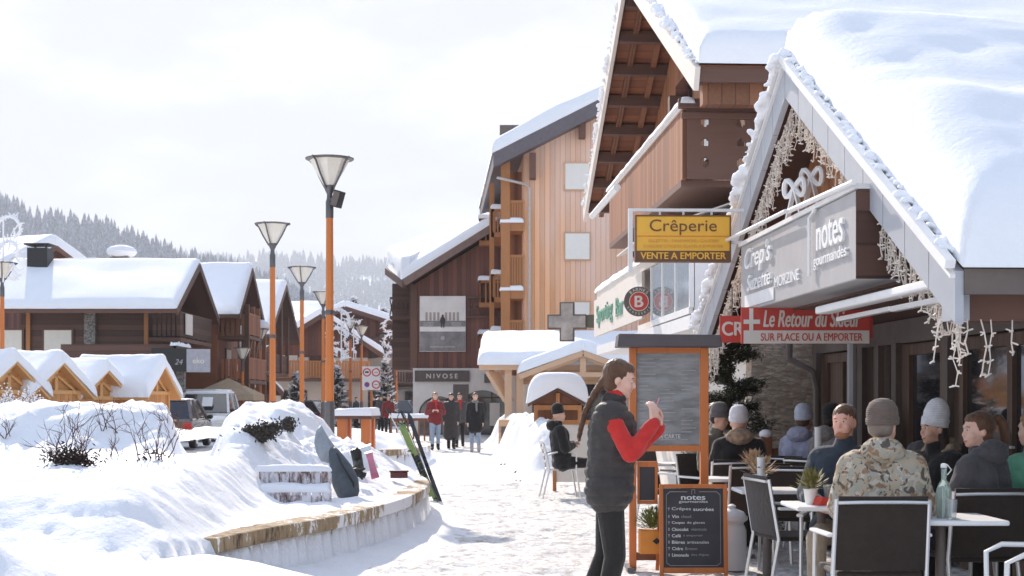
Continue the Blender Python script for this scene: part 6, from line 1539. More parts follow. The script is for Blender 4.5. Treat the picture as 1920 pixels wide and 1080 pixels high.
t = thing("flower_box", "orange wooden flower box with a black diamond cutout on the menu stand", "planter", (mx(1222), YM-0.12, z(1034)), 0)
MB().box(-0.12, -0.09, 0, 0.13, 0.08, 0.2).build("box", M['planter_wood'], t, bevel=0.006)
MB().prism([(-0.035, 0), (0, 0.028), (0.035, 0), (0, -0.028)], (0.02, -0.094, 0.11), (1, 0, 0), (0, 0, 1), (0, 0.003, 0)).build("diamond", M['black'], t)
rnd = random.Random(8); mb = MB()
for i in range(900):
    a = rnd.uniform(0, 6.28); e = rnd.uniform(0.15, 1.45); L_ = rnd.uniform(.05, .2); d = Vector((math.cos(a)*math.cos(e), math.sin(a)*math.cos(e)*.8, math.sin(e))); p = Vector((0.0, 0, .2))+d*L_*Vector((0.8, .6, 1.25)).length/1.7; w = d.cross(Vector((rnd.gauss(0, .3), 0.2, 1))).normalized()*0.006
    mb.add([p-d*.02, p+w, p+d*0.028, p-w], [(0, 1, 2, 3)])
mb.build("plant", plain("box_leaf", (0.16, 0.17, 0.035), 0.7, 0.5, 15), t)
YA = 11.85; sA = F/YA; c_ = P(1301, 908, YA)
t = thing("a_board", "black chalkboard A-board menu in an orange frame standing in front", "A-board", (c_.x, YA, 0), 0)
wA = 64/sA; hA = c_.z; tilt = R(4)
def ab(mb, name, mat, **k):
    Mt = Matrix.Translation((0, 0, 0.0)) @ Matrix.Rotation(-tilt, 4, 'X'); mb.v = [tuple(Mt @ Vector(p)) for p in mb.v]; return mb.build(name, mat, t, **k)
fw = 0.034
for bx_ in ((-wA, 0, -wA+fw, hA), (wA-fw, 0, wA, hA), (-wA+fw+.001, hA-fw, wA-fw-.001, hA), (-wA+fw+.001, 0.02, wA-fw-.001, 0.02+fw*1.4)):
    ab(MB().box(bx_[0], -0.015, bx_[1], bx_[2], 0.015, bx_[3]), "frame_bar", M['orange_frame'], bevel=0.004)
ab(MB().box(-wA+fw+.001, 0.0, 0.06, wA-fw-.001, 0.01, hA-fw-.001), "chalkboard", M['black_sign'])
mb = MB().beam((-wA+.02, 0.06, hA-.03), (-wA+.02, 0.40, 0.0), 0.03, 0.02).beam((wA-.02, 0.06, hA-.03), (wA-.02, 0.40, 0.0), 0.03, 0.02).beam((-wA+.036, 0.37, 0.06), (wA-.036, 0.37, 0.06), 0.02, 0.03)
mb.build("rear_leg", M['orange_frame'], t)
def at_(s, u, v, w, hh, m=None, **k):
    zz = hA*(1-v); yy = -0.002+zz*math.tan(tilt)*1.0
    return text(s, m or M['chalk'], t, (u, yy-0.001, zz), (R(90)-tilt*1.0, 0, 0), width=w, height=hh, ext=0.0025, name="chalk_lettering", **k)
at_("notes", 0.0, 0.150, 0.20, 0.035, bold=0.03); at_("gourmandes", 0.0, 0.196, 0.24, 0.028, bold=0.01)
at_("Crêpes", -0.10, 0.275, 0.16, 0.032); at_("sucrées", 0.085, 0.277, 0.17, 0.026, bold=0.03)
rows = [("Vin", "chaud", 0.355), ("Coupes", "de glaces", 0.425), ("Chocolat", "viennois", 0.495), ("Café", "à emporter", 0.565), ("Bières", "artisanales", 0.635), ("Cidre", "Breton", 0.705), ("Limonade", "des Alpes", 0.775)]
for i, (a, b, v) in enumerate(rows):
    wa = 0.016*len(a)+0.01; wb = 0.0165*len(b)
    at_(a, -0.18+wa/2, v, wa, 0.026, bold=0.02); at_(b, -0.18+wa+0.02+wb/2, v, wb, 0.024, m=M['chalk'] if i in (1, 4) else M['chalk_dim'])
def ico(u, v, pts): 
    zz = hA*(1-v); mb = MB().prism(pts, (u, zz*math.tan(tilt)-0.005, zz), (1, 0, 0), (0, 0, 1), (0, 0.003, 0)); mb.build("chalk_icon", M['chalk_dim'], t)
for i, v in enumerate((0.275, 0.355, 0.425, 0.495, 0.565, 0.635, 0.705, 0.775)):
    ico(-0.205, v, [[(-.011, .012), (.011, .012), (.002, -.002), (.002, -.014), (-.002, -.014), (-.002, -.002)], [(-.006, .012), (.006, .012), (.005, -.012), (-.005, -.012)]][i % 2])
bor = [(-0.215, 0.055), (-0.19, 0.05)]
def bl(p0_, p1_):
    pts = []
    for (u, v) in (p0_, p1_): zz = hA*(1-v); pts.append((u, zz*math.tan(tilt)-0.004, zz))
    MB().beam(pts[0], pts[1], 0.003, 0.005).build("chalk_border", M['chalk_dim'], t)
e = 0.225; bl((-e, 0.12), (-e, 0.86)); bl((e, 0.12), (e, 0.86)); bl((-e, 0.12), (-e+0.03, 0.085)); bl((e, 0.12), (e-0.03, 0.085)); bl((-e+.03, 0.085), (-0.05, 0.085)); bl((e-.03, 0.085), (0.05, 0.085)); bl((-e, 0.86), (-e+.03, 0.89)); bl((e, 0.86), (e-.03, 0.89)); bl((-e+.03, 0.89), (e-.03, 0.89))
bl((-0.012, 0.115), (-0.012, 0.065)); bl((0.014, 0.108), (0.014, 0.058)); bl((-0.012, 0.065), (0.014, 0.058))
c_ = P(1368, 0, 12.3); t = thing("stone_bollard", "squat white stone bollard with a rounded cap right of the A-board", "bollard", (c_.x+0.02, 12.3, 0), 0)
MB().lathe([(0.13, 0), (0.125, 0.34), (0.10, 0.40), (0.115, 0.42)], 24).build("shaft", M['white_paint'], t, smooth=True)
MB().lathe([(0.125, 0.421), (0.135, 0.43), (0.135, 0.455), (0.10, 0.50), (0.035, 0.525), (0.035, 0.55), (0.01, 0.565)], 24).build("cap", M['white_paint'], t, smooth=True)
# wooden fence post with snow and rail
t = thing("fence_post", "short brown wooden post with a cap of snow among the guests", "fence post", (X(1436, 15.2), 15.2, 0), 0)
MB().box(-0.06, -0.06, 0, 0.06, 0.06, 1.08).build("post", M['mid_wood_v'], t, bevel=0.01); MB().sphere((0, 0, 1.1), (0.075, 0.075, 0.055), 12, 6).build("snow_cap", M['snow'], t, smooth=True)
MB().box(0.062, -0.02, 0.85, 0.75, 0.02, 0.95).box(0.062, -0.02, 0.5, 0.75, 0.02, 0.6).build("rails", M['mid_wood_v'], t)
t = thing("plank_board", "plain brown wooden board leaning by the restaurant door", "board", (X(1650, 14.0), 14.0, 0), R(70))
MB().box(-0.25, 0, 0, 0.25, 0.04, 1.35).build("board", plain("board_brown", (0.26, 0.11, 0.05), 0.6), t)
# ================================================================ conifers
def conifer(label, loc, h, w, seed, leaf, n=9000, snowy=0.25, size=0.03, name="fir_tree", pw_=0.75):
    t = thing(name, label, "tree", loc, 0); rnd = random.Random(seed)
    MB().lathe([(0.03*h, 0), (0.02*h, h*0.4), (0.004*h, h*0.97)], 8).build("trunk", plain("trunk_bark", (0.08, 0.05, 0.035), 0.9), t, smooth=True)
    mb = MB(); sw = MB(); br = MB(); k = 0
    nb = int(h*46)
    for i in range(nb):
        f = (i+rnd.random())/nb; z = h*(0.04+0.95*f); L_ = w*(1-f)**pw_*rnd.uniform(.7, 1.1)+0.05; a = rnd.uniform(0, 6.28); dr = Vector((math.cos(a), math.sin(a), -0.10+0.45*f)); tip = Vector((0, 0, z))+dr*L_
        br.tube([(0, 0, z), tip], [0.008*h/2, 0.002], 4)
        m_ = max(6, int(n/nb))
        for j in range(m_):
            s = rnd.random()**0.7; p = Vector((0, 0, z)).lerp(tip, s)+Vector((rnd.gauss(0, .035), rnd.gauss(0, .035), rnd.gauss(-0.01, .025)))*max(1, L_*1.6)
            d = (dr+Vector((rnd.gauss(0, .6), rnd.gauss(0, .6), rnd.gauss(0, .4)))).normalized()*size; e = d.cross(Vector((rnd.gauss(0, .4), rnd.gauss(0, .4), 1))).normalized()*size*0.3
            tgt = sw if rnd.random() < snowy*s else mb
            if tgt is sw: p = p+Vector((0, 0, size*.5))
            tgt.add([p-d, p+e, p+d*1.1, p-e], [(0, 1, 2, 3)])
    br.build("limbs", plain("limb_bark", (0.07, 0.045, 0.03), 0.9), t); mb.build("crown", leaf, t); sw.build("crown_snow", M['snow_bank'], t)
needle = plain("fir_needle", (0.04, 0.045, 0.025), 0.7, 0.4, 6)
conifer("dense dark fir with pale frosted tips beside the stone wall", (X(1368, 16.0), 16.0, 0), 2.25, 0.58, 1, plain("fir_needle_near", (0.075, 0.08, 0.04), 0.7, 0.4, 6), 42000, 0.14, 0.028, pw_=0.45)
conifer("slender snowy fir with drooping limbs behind the tall lamp", (X(664, 115), 115, 0), 9.8, 1.6, 2, plain("dark_needle", (0.03, 0.04, 0.035), 0.8), 2600, 0.6, 0.3)
conifer("second snowy fir left of the tall lamp, half behind roofs", (X(640, 120), 120, 0), 9.2, 1.5, 3, plain("dark_needle_b", (0.03, 0.04, 0.035), 0.8), 2200, 0.6, 0.3)
conifer("snowy fir behind the brown shop building's corner", (X(718, 110), 110, 0), 8.6, 1.5, 4, plain("dark_needle_c", (0.03, 0.04, 0.035), 0.8), 2200, 0.6, 0.3)
conifer("small snow laden fir at the foot of the white chalet", (X(556, 80), 80, 0), 3.0, 0.8, 5, needle, 1500, 0.7, 0.2)
conifer("small snow laden fir left of the round road signs", (X(632, 82), 82, 0), 3.4, 0.9, 6, needle, 1500, 0.7, 0.2)
conifer("small snow laden fir beside the end of the brown shop building", (X(722, 80), 80, 0), 3.6, 0.8, 7, needle, 1500, 0.7, 0.2)
# snow topped low fence by the NIVOSE corner
t = thing("low_fence", "low brown fence with a thick cap of snow in front of the arched shop", "fence", (X(770, 52), 52, 0), 0)
MB().box(-0.75, -0.04, 0.75, 0.75, 0.04, 0.85).build("rail", M['mid_wood_v'], t)
mb = MB(); [mb.box(x, -0.03, 0, x+0.06, 0.03, 0.75) for x in lin(-0.74, 0.68, 0.2)]; mb.build("pickets", M['mid_wood_v'], t)
snow_slab([(-0.8, -0.2, 0.85), (0.8, -0.2, 0.85), (0.8, 0.2, 0.85), (-0.8, 0.2, 0.85)], 0.16, 0.12, 0.1, 0.03, 2, 2).build("snow", M['snow'], t, smooth=True, angle=80)
# ================================================================ people
def inflate(prims, e):
    r = []
    for p in prims:
        if p[0] == 'c': r.append(('c', p[1], p[2], p[3]+e, p[4]+e)+tuple(p[5:]))
        else: r.append(('e', p[1], tuple(x+e for x in p[2]))+tuple(p[3:]))
    return r
def hand_prims(w, d, n, side, curl=0.5, s=1.0):
    """w wrist, d direction of the fingers, n palm normal, side = vector towards the thumb"""
    d = Vector(d).normalized(); n = Vector(n); n = (n-d*n.dot(d)).normalized(); sd = d.cross(n)
    if sd.dot(Vector(side)) < 0: sd = -sd
    pr = []; w = Vector(w)
    for i, (o, L_) in enumerate(((0.028, .075), (0.009, .082), (-0.010, .078), (-0.028, .066))):
        k0 = w+d*0.085*s+sd*o*s
        pr.append(('c', w+sd*o*0.6*s+d*0.01*s, k0, 0.014*s, 0.0115*s))
        p = k0; dd = d.copy(); a = curl*(0.8+0.12*i)
        for j, f in enumerate((0.45, 0.32, 0.23)):
            dd = (dd*math.cos(a*(0.7 if j == 0 else 1))+n*math.sin(a*(0.7 if j == 0 else 1))).normalized(); n_2 = n
            q = p+dd*L_*f*s; pr.append(('c', p, q, (0.0095-0.001*j)*s, (0.0088-0.001*j)*s)); p = q
    t0 = w+d*0.025*s+sd*0.022*s; t1 = t0+(sd*0.75+d*0.5+n*0.4).normalized()*0.04*s; t2 = t1+(d*0.85+sd*0.15+n*0.5).normalized()*0.032*s; t3 = t2+(d*0.9-sd*0.1+n*0.4).normalized()*0.025*s
    pr += [('c', t0, t1, 0.014*s, 0.011*s), ('c', t1, t2, 0.0105*s, 0.0095*s), ('c', t2, t3, 0.0095*s, 0.008*s)]
    return pr
SKIN = [plain("skin_light", (0.70, 0.43, 0.33), 0.5, 0.05), plain("skin_warm", (0.62, 0.35, 0.25), 0.5, 0.06), plain("skin_ruddy", (0.68, 0.36, 0.27), 0.5, 0.08)]
for m_ in SKIN:
    b = m_.node_tree.nodes["Principled BSDF"]; b.inputs["Subsurface Weight"].default_value = 0.15; b.inputs["Subsurface Radius"].default_value = (0.02, 0.008, 0.004); b.inputs["Subsurface Scale"].default_value = 0.5
HAIR = {'brown': fabric("hair_brown", (0.11, 0.055, 0.03), 0.45, var=0.4, sheen=0.3), 'dark': fabric("hair_dark", (0.03, 0.018, 0.014), 0.45, var=0.4), 'grey': fabric("hair_grey", (0.2, 0.16, 0.13), 0.6), 'ginger': fabric("hair_ginger", (0.33, 0.14, 0.07), 0.6), 'fair': fabric("hair_fair", (0.3, 0.17, 0.08), 0.5, var=0.4)}
EYE = plain("eye_dark", (0.02, 0.015, 0.012), 0.2); LIP = plain("lip", (0.42, 0.13, 0.12), 0.5, 0.1); EYEW = plain("eye_white", (0.7, 0.68, 0.66), 0.3, 0.03)
def person(label, loc, rz, H=1.7, pose='stand', lean=0, head_yaw=0, head_pitch=0, arms=None, legs=None, skin=0, hair=None, hat=None, jacket=None, trousers=None, boots=None, vest=None, extra=None, voxel=0.011, hood=None, scarf=None, seat=0.46, hem=0.08, puff=0.03, detail=False, beard=None, quilt=False, coat_len=0, group=None, collar=None, sleeve=None, hand_curl=0.6, twist=0):
    t = thing("person", label, "person", loc, rz, group)
    k = H/1.7
    if pose == 'sit': pel = Vector((0, 0.02, seat+0.11))
    else: pel = Vector((0, 0, 0.93*k))
    Rl = Matrix.Rotation(lean, 4, 'X') @ Matrix.Rotation(twist, 4, 'Z')  # positive lean tips forward (towards -Y)
    T_ = lambda v: pel+(Rl @ (Vector(v)*k))
    chest = T_((0, 0, .33)); shc = T_((0, 0.005, .455)); nk = T_((0, 0.012, .50)); nk2 = T_((0, -0.005, .575))
    sh = {s: T_((s*0.165, 0.01, .445)) for s in (-1, 1)}
    hip = {s: pel+Vector((s*0.088*k, 0, -0.02)) for s in (-1, 1)}
    if legs is None:
        if pose == 'sit': legs = {s: [Vector((s*0.11, -0.44, seat+0.07)), Vector((s*0.12, -0.42, 0.10)), Vector((s*0.13, -0.57, 0.045))] for s in (-1, 1)}
        else: legs = {s: [Vector((s*0.09, -0.015, .50*k)), Vector((s*0.09, 0.03, 0.09*k)), Vector((s*0.1, -0.13, 0.045))] for s in (-1, 1)}
    if arms is None:
        arms = {s: [sh[s]+Vector((s*0.05, 0.02, -0.27*k)), sh[s]+Vector((s*0.06, -0.06, -0.5*k))] for s in (-1, 1)}
        if pose == 'sit': arms = {s: [sh[s]+Vector((s*0.07, -0.06, -0.25)), sh[s]+Vector((s*-0.02, -0.27, -0.30))] for s in (-1, 1)}
    else:
        arms = {s: [sh[s]+Vector(arms[s][0]), sh[s]+Vector(arms[s][1])]+([Vector(x) for x in arms[s][2:]]) for s in (-1, 1)}
    HM = Matrix.Rotation(twist, 4, 'Z') @ Matrix.Rotation(head_yaw, 4, 'Z') @ Matrix.Rotation(head_pitch, 4, 'X')
    hc = nk2+Vector((0, 0, 0))+HM @ Vector((0, -0.012, 0.105*k))
    hp = lambda v: hc+HM @ Vector(v)
    torso = [('c', hip[-1], hip[1], .105*k, .105*k), ('c', pel+Vector((-.045*k, 0, 0)), T_((-.065, 0, .2)), .10*k, .095*k), ('c', pel+Vector((.045*k, 0, 0)), T_((.065, 0, .2)), .10*k, .095*k), ('c', T_((-.065, 0, .15)), T_((-.08, 0, .37)), .095*k, .10*k), ('c', T_((.065, 0, .15)), T_((.08, 0, .37)), .095*k, .10*k), ('c', T_((-.13, 0.01, .44)), T_((.13, 0.01, .44)), .06*k, .06*k)]
    armp = []
    for s in (-1, 1): armp += [('c', sh[s], arms[s][0], .05*k, .042*k), ('c', arms[s][0], arms[s][1], .042*k, .029*k)]
    legp = []
    for s in (-1, 1): legp += [('c', hip[s], legs[s][0], .082*k, .056*k), ('c', legs[s][0], legs[s][1], .055*k, .038*k)]
    feet = []
    for s in (-1, 1): feet += [('c', legs[s][1]+Vector((0, 0.01, -0.03)), legs[s][2], .042, .036)]
    head = [('e', hp((0, 0.008, 0.018)), (.074*k, .090*k, .098*k), HM), ('e', hp((0, -0.025, -0.045)), (.056*k, .062*k, .068*k), HM), ('e', hp((0, -0.055, -0.088)), (.026, .025, .022), HM),
            ('c', nk, hp((0, 0.01, -0.05)), .056*k, .052*k), ('c', hp((0, -0.078, 0.010)), hp((0, -0.095, -0.026)), .008, .0115), ('e', hp((0, -0.078, -0.068)), (.022, .011, .010), HM), ('e', hp((0, -0.070, 0.028)), (.05, .02, .014), HM),
            ('e', hp((.032, -0.050, -0.030)), (.030, .032, .034), HM), ('e', hp((-.032, -0.050, -0.030)), (.030, .032, .034), HM)]
    for s in (-1, 1): head.append(('e', hp((s*0.074, 0.012, -0.008)), (.011, .018, .03), HM))
    hands = []
    for s in (-1, 1):
        el, wr = arms[s][0], arms[s][1]; d = (wr-el).normalized()
        dv = arms[s][2] if len(arms[s]) > 2 else d; pn = arms[s][3] if len(arms[s]) > 3 else Vector((-s, 0.2, -0.2)); sd_ = arms[s][4] if len(arms[s]) > 4 else Vector((0, -1, 0.3))
        hands += hand_prims(wr, dv, pn, sd_, hand_curl)
    fuse(torso+armp+legp+feet+head+hands, 0.006 if detail else voxel, "body", SKIN[skin], t, 4 if detail else 2)
    # face
    for s in (-1, 1):
        MB().sphere(hp((s*0.029, -0.0745, 0.006)), (.012, .008, .0065), 10, 6, HM).build("eye", EYE if not detail else EYEW, t, smooth=True)
        if detail: MB().sphere(hp((s*0.0285, -0.0815, 0.006)), (.0056, .0025, .0056), 10, 6, HM).build("iris", EYE, t, smooth=True)
        MB().tube([hp((s*0.014, -0.084, 0.024)), hp((s*0.03, -0.083, 0.029)), hp((s*0.046, -0.073, 0.024))], 0.0034, 5).build("eyebrow", HAIR[hair[0]] if hair else HAIR['brown'], t, smooth=True)
    MB().tube([hp((-.024, -0.080, -0.064)), hp((-.008, -0.0865, -0.069)), hp((.008, -0.0865, -0.069)), hp((.024, -0.080, -0.064))], [.0022, .0048, .0048, .0022], 6).build("mouth", LIP, t, smooth=True)
    V = 0.0095 if quilt and detail else 0.012 if detail else max(voxel, 0.012)
    if trousers: fuse(inflate([torso[0]]+legp, 0.014), V, "trousers", trousers, t, 2)
    if boots: fuse(inflate(feet, 0.013)+[('c', legs[s][1]+Vector((0, 0, 0.0)), legs[s][1].lerp(legs[s][0], 0.22), .055, .058) for s in (-1, 1)], V, "boots", boots, t, 1)
    if sleeve:   # sweater under a vest
        fuse(inflate(torso[1:]+armp, 0.015)+[('c', nk, nk2+Vector((0, -.005, .0)), .072, .068)], V, "sweater", sleeve, t, 2, lambda co: 0.006*mn.noise(co*16)+0.003*mn.noise(co*45))
    jm = jacket or vest
    if jm:
        q = (lambda co: 0.011*abs(math.sin(co.z*math.pi/0.058))**0.5+0.004*mn.noise(co*18)) if quilt else (lambda co: 0.006*mn.noise(co*14)+0.004*mn.noise(co*32))
        pr = inflate(torso, puff)
        low = pel+Vector((0, 0.0, -hem))
        if pose != 'sit' and coat_len == 0:
            pr += [('c', pel+Vector((-.055, 0, .1)), low+Vector((-.06, 0, 0)), .10+puff, .092+puff), ('c', pel+Vector((.055, 0, .1)), low+Vector((.06, 0, 0)), .10+puff, .092+puff)]
        if coat_len: pr += [('c', pel+Vector((s*.05, 0, .1)), pel+Vector((s*.075, 0.0, -coat_len)), .10+puff, .125+puff) for s in (-1, 1)]
        if jacket: 
            aa = []
            for s in (-1, 1): w_ = arms[s][0].lerp(arms[s][1], 0.93); aa += [('c', sh[s], arms[s][0], .05+puff*.9, .046+puff*.75), ('c', arms[s][0], w_, .046+puff*.75, .036+puff*.55)]
            pr += aa
        if collar or collar is None: pr += [('c', nk+Vector((0, 0.004, -.02)), nk2+Vector((0, 0.004, -0.028)), .078*k, .070*k)]
        fuse(pr, V, "jacket" if jacket else "vest", jm, t, 2, q)
    if hood:
        fuse([('e', nk+Rl @ Vector((0, 0.085, 0.035)), (.135, .085, .085)), ('c', nk+Vector((-.09, .03, .02)), nk+Vector((.09, .03, .02)), .06, .06), ('c', nk+Vector((-.1, -.02, .0)), nk+Vector((-.07, .07, .05)), .04, .05), ('c', nk+Vector((.1, -.02, .0)), nk+Vector((.07, .07, .05)), .04, .05)], V, "hood", hood, t, 2, lambda co: 0.01*mn.noise(co*40))
    if scarf: fuse([('c', nk+Vector((a*.05, -.05, .03)), nk+Vector((-a*.06, .05, .05)), .045, .045) for a in (-1, 1)]+[('c', nk+Vector((.03, -.09, .02)), nk+Vector((.03, -.14, -.22)), .035, .03)], V, "scarf", scarf, t, 2)
    if beard: fuse([('e', hp((0, -0.045, -0.088)), (.052, .046, .032), HM), ('c', hp((-.055, -0.02, -0.05)), hp((-.03, -0.06, -0.09)), .014, .014), ('c', hp((.055, -0.02, -0.05)), hp((.03, -0.06, -0.09)), .014, .014), ('c', hp((-.024, -0.078, -0.060)), hp((0, -0.085, -0.052)), .006, .006), ('c', hp((.024, -0.078, -0.060)), hp((0, -0.085, -0.052)), .006, .006)], 0.0055, "beard", HAIR[beard], t, 2)
    if hair:
        c_, style = hair; pr = [('e', hp((0, 0.030, 0.036)), (.086*k, .094*k, .098*k), HM), ('e', hp((0, 0.045, -0.02)), (.074*k, .066*k, .075*k), HM)]
        if style in ('long', 'braid', 'pony'): pr += [('e', hp((0, -0.012, 0.075)), (.066, .066, .045), HM)]
        if style == 'short': pr = [('e', hp((0, 0.016, 0.044)), (.0775*k, .090*k, .082*k), HM), ('e', hp((0, 0.035, 0.0)), (.078*k, .070*k, .070*k), HM)]
        if style == 'long': pr += [('c', hp((s*.05, 0.04, 0)), hp((s*.07, 0.05, -0.22)), .040, .035) for s in (-1, 1)]+[('c', hp((0, 0.06, 0)), hp((0, 0.08, -0.24)), .06, .05)]
        if style == 'braid':
            pts = [hp((0, 0.095, -0.02)), hp((0.0, 0.125, -0.08)), hp((0.0, 0.155, -0.17)), hp((0.0, 0.175, -0.26)), hp((0.0, 0.18, -0.34)), hp((0, 0.18, -0.43))]
            for i in range(26):
                f = i/26*(len(pts)-1); j = int(f); p = pts[j].lerp(pts[min(j+1, len(pts)-1)], f-j); o_ = 0.013*(1 if i % 2 else -1); pr.append(('e', p+Vector((o_, 0, 0)), (.030-.0006*i, .030-.0006*i, .026)))
        if style == 'pony':
            pts = [hp((0, 0.10, 0.06)), hp((0.0, 0.15, 0.085)), hp((0.0, 0.19, 0.04)), hp((0.0, 0.20, -0.06)), hp((0.0, 0.19, -0.17)), hp((0, 0.18, -0.26))]
            for a, b, r1, r2 in zip(pts, pts[1:], (.022, .03, .034, .032, .026), (.03, .034, .032, .026, .01)): pr.append(('c', a, b, r1, r2))
        if style == 'curly': pr += [('e', hp((0.07*math.cos(a), 0.03+0.07*math.sin(a), 0.07+0.035*math.sin(a*3))), (.03, .03, .03)) for a in lin(0, 6.0, 0.5)]
        fuse(pr, 0.007 if detail else 0.011, "hair", HAIR[c_], t, 2, lambda co: 0.004*mn.noise(Vector((co.x*90, co.y*90, co.z*12))))
    if hat:
        hm, style = hat
        prof = [(0.088, -0.012), (0.094, -0.008), (0.096, 0.03), (0.090, 0.036), (0.092, 0.05), (0.088, 0.09), (0.070, 0.128), (0.04, 0.148), (0.004, 0.155)]
        if style == 'tall': prof = [(0.088, -0.018), (0.097, -0.012), (0.099, 0.045), (0.092, 0.052), (0.091, 0.09), (0.075, 0.145), (0.05, 0.178), (0.02, 0.195), (0.003, 0.197)]
        mm = HM @ Matrix.Rotation(R(-10), 4, 'X'); mb = MB().lathe([(r*k, z_) for r, z_ in prof], 28, (0, 0, 0), mm); mb.v = [tuple(Vector(v)+hp((0, 0.012, 0.028))) for v in mb.v]
        mb.build("beanie", hm, t, smooth=True, angle=80)
        if style == 'pom': MB().sphere(hp((0, 0.04, 0.20)), .04, 12, 8).build("pompom", hm, t, smooth=True)
    t["_hc"] = list(hc)
    return t, arms, hp, nk, pel
blackf = fabric("black_fabric", (0.022, 0.02, 0.02)); navy = fabric("navy_fabric", (0.035, 0.045, 0.06)); redf = fabric("red_knit", (0.52, 0.035, 0.03), knit=0, var=0.1); greyf = fabric("grey_jacket", (0.085, 0.08, 0.085)); lgreyf = fabric("light_grey_jacket", (0.22, 0.20, 0.19)); lav = fabric("lavender_jacket", (0.32, 0.33, 0.44)); jeans = fabric("pale_denim", (0.28, 0.34, 0.42)); beige = fabric("beige_trousers", (0.34, 0.27, 0.2)); furm = fabric("beige_fur", (0.28, 0.2, 0.14), var=0.5)
camo = patches("camouflage_cloth", [(0.40, 0.33, 0.24), (0.52, 0.46, 0.38), (0.27, 0.17, 0.10), (0.36, 0.34, 0.28), (0.10, 0.08, 0.07)], 5)
whitek = fabric("white_knit", (0.72, 0.71, 0.74), knit=25); greyk = fabric("grey_knit", (0.13, 0.12, 0.12), knit=25); brk = fabric("brown_grey_knit", (0.16, 0.12, 0.10), knit=25); blackk = fabric("black_knit", (0.025, 0.024, 0.024), knit=25); paleb = fabric("pale_blue_knit", (0.5, 0.55, 0.66), knit=20)
vestm = fabric("dark_quilted", (0.055, 0.048, 0.045), 0.55, sheen=0.1); greenf = fabric("green_jacket", (0.16, 0.42, 0.28)); maroon = fabric("maroon_jacket", (0.2, 0.03, 0.03)); stonef = fabric("stone_fabric", (0.42, 0.38, 0.35)); bootm = fabric("boot_leather", (0.03, 0.025, 0.02), 0.5)
# --- the woman with the phone
YW = 8.9
arms_w = {-1: [(-0.06, -0.13, -0.225), (-0.0, -0.265, -0.045), (0.10, -0.05, 1.0), (0.6, 0.6, 0.1), (0.3, -0.5, 0.3)],
          1: [(0.06, -0.12, -0.235), (-0.03, -0.29, -0.075), (-0.15, -0.05, 1.0), (-0.5, 0.7, 0.1), (-0.3, -0.5, 0.3)]}
legs_w = {-1: [Vector((-.09, -0.04, .49)), Vector((-.10, 0.05, .09)), Vector((-.11, -0.11, .045))], 1: [Vector((.09, 0.03, .49)), Vector((.10, 0.2, .09)), Vector((.12, 0.05, .045))]}
w, arms, hp, nk, pel = person("young woman with a brown braid, black quilted vest and red sweater holding a phone", (X(1143, YW), YW, 0), R(82), H=1.68, arms=arms_w, legs=legs_w, lean=R(3), head_pitch=R(12), skin=0, hair=('brown', 'braid'), vest=vestm, sleeve=redf, trousers=fabric("charcoal_trousers", (0.03, 0.026, 0.024)), boots=bootm, puff=0.043, hem=0.01, detail=True, quilt=True, hand_curl=0.75)
a1, a2 = arms[-1][1], arms[1][1]; mid = (a1+a2)/2
ph_ = thing("mobile_phone", "pale phone held up in the hands of the woman in the red sweater", "phone", w.matrix_basis @ (mid+Vector((0.0, 0.006, 0.105))), R(82))
MB().box(-0.037, -0.004, -0.075, 0.037, 0.004, 0.075, Matrix.Rotation(R(20), 4, 'X')).build("case", plain("pink_case", (0.6, 0.3, 0.33), 0.4), ph_, bevel=0.003)
MB().box(-0.034, 0.0045, -0.071, 0.034, 0.0055, 0.071, Matrix.Rotation(R(20), 4, 'X')).build("screen", M['glass'], ph_)
# --- man in black seated by the path, arms crossed
person("man in black coat and black cap sitting with folded arms beside the path", (X(1056, 21.3), 21.3, 0), R(98), H=1.72, pose='sit', lean=R(-6), head_yaw=R(-8), hat=(blackk, 'short'), jacket=blackf, trousers=blackf, boots=bootm, puff=0.04, hood=blackf, arms={-1: [(-0.05, -0.07, -0.26), (0.16, -0.22, -0.22)], 1: [(0.05, -0.07, -0.26), (-0.16, -0.24, -0.2)]}, voxel=0.014, seat=0.46)
# --- terrace guests
person("guest in a camouflage jacket and brown grey beanie seen from behind", (X(1652, 8.75), 8.72, 0), R(168), H=1.82, pose='sit', lean=R(8), head_yaw=R(-25), head_pitch=R(5), hat=(brk, 'short'), hair=('grey', 'short'), jacket=camo, trousers=beige, boots=bootm, puff=0.055, hood=camo, voxel=0.01)
person("smiling man with short hair and reddish beard in a navy jacket facing the camera", (X(1582, 9.95), 9.95, 0), R(-22), H=1.84, pose='sit', lean=R(-3), head_yaw=R(-12), skin=2, hair=('brown', 'short'), beard='ginger', jacket=navy, trousers=beige, boots=bootm, puff=0.035, detail=True, arms={-1: [(-0.07, -0.1, -0.25), (0.05, -0.33, -0.3)], 1: [(0.07, -0.1, -0.25), (-0.05, -0.33, -0.3)]})
person("smiling woman in a tall white beanie and black fur trimmed coat in profile", (X(1758, 10.2), 10.2, 0), R(-62), H=1.72, pose='sit', lean=R(4), head_yaw=R(-12), skin=1, hat=(whitek, 'tall'), hair=('dark', 'long'), jacket=blackf, trousers=blackf, boots=bootm, puff=0.035, hood=furm, voxel=0.01, detail=True)
person("woman with a high brown ponytail in a dark grey hooded jacket looking left", (X(1842, 9.35), 9.3, 0), R(222), H=1.73, pose='sit', lean=R(6), head_yaw=R(58), skin=0, hair=('brown', 'pony'), jacket=greyf, trousers=blackf, boots=bootm, puff=0.04, hood=greyf, voxel=0.01, detail=True)
person("guest in a bright green jacket cut by the right edge", (X(1935, 9.65), 9.65, 0), R(200), H=1.72, pose='sit', head_yaw=R(20), hair=('fair', 'long'), jacket=greenf, trousers=blackf, boots=bootm, voxel=0.013)
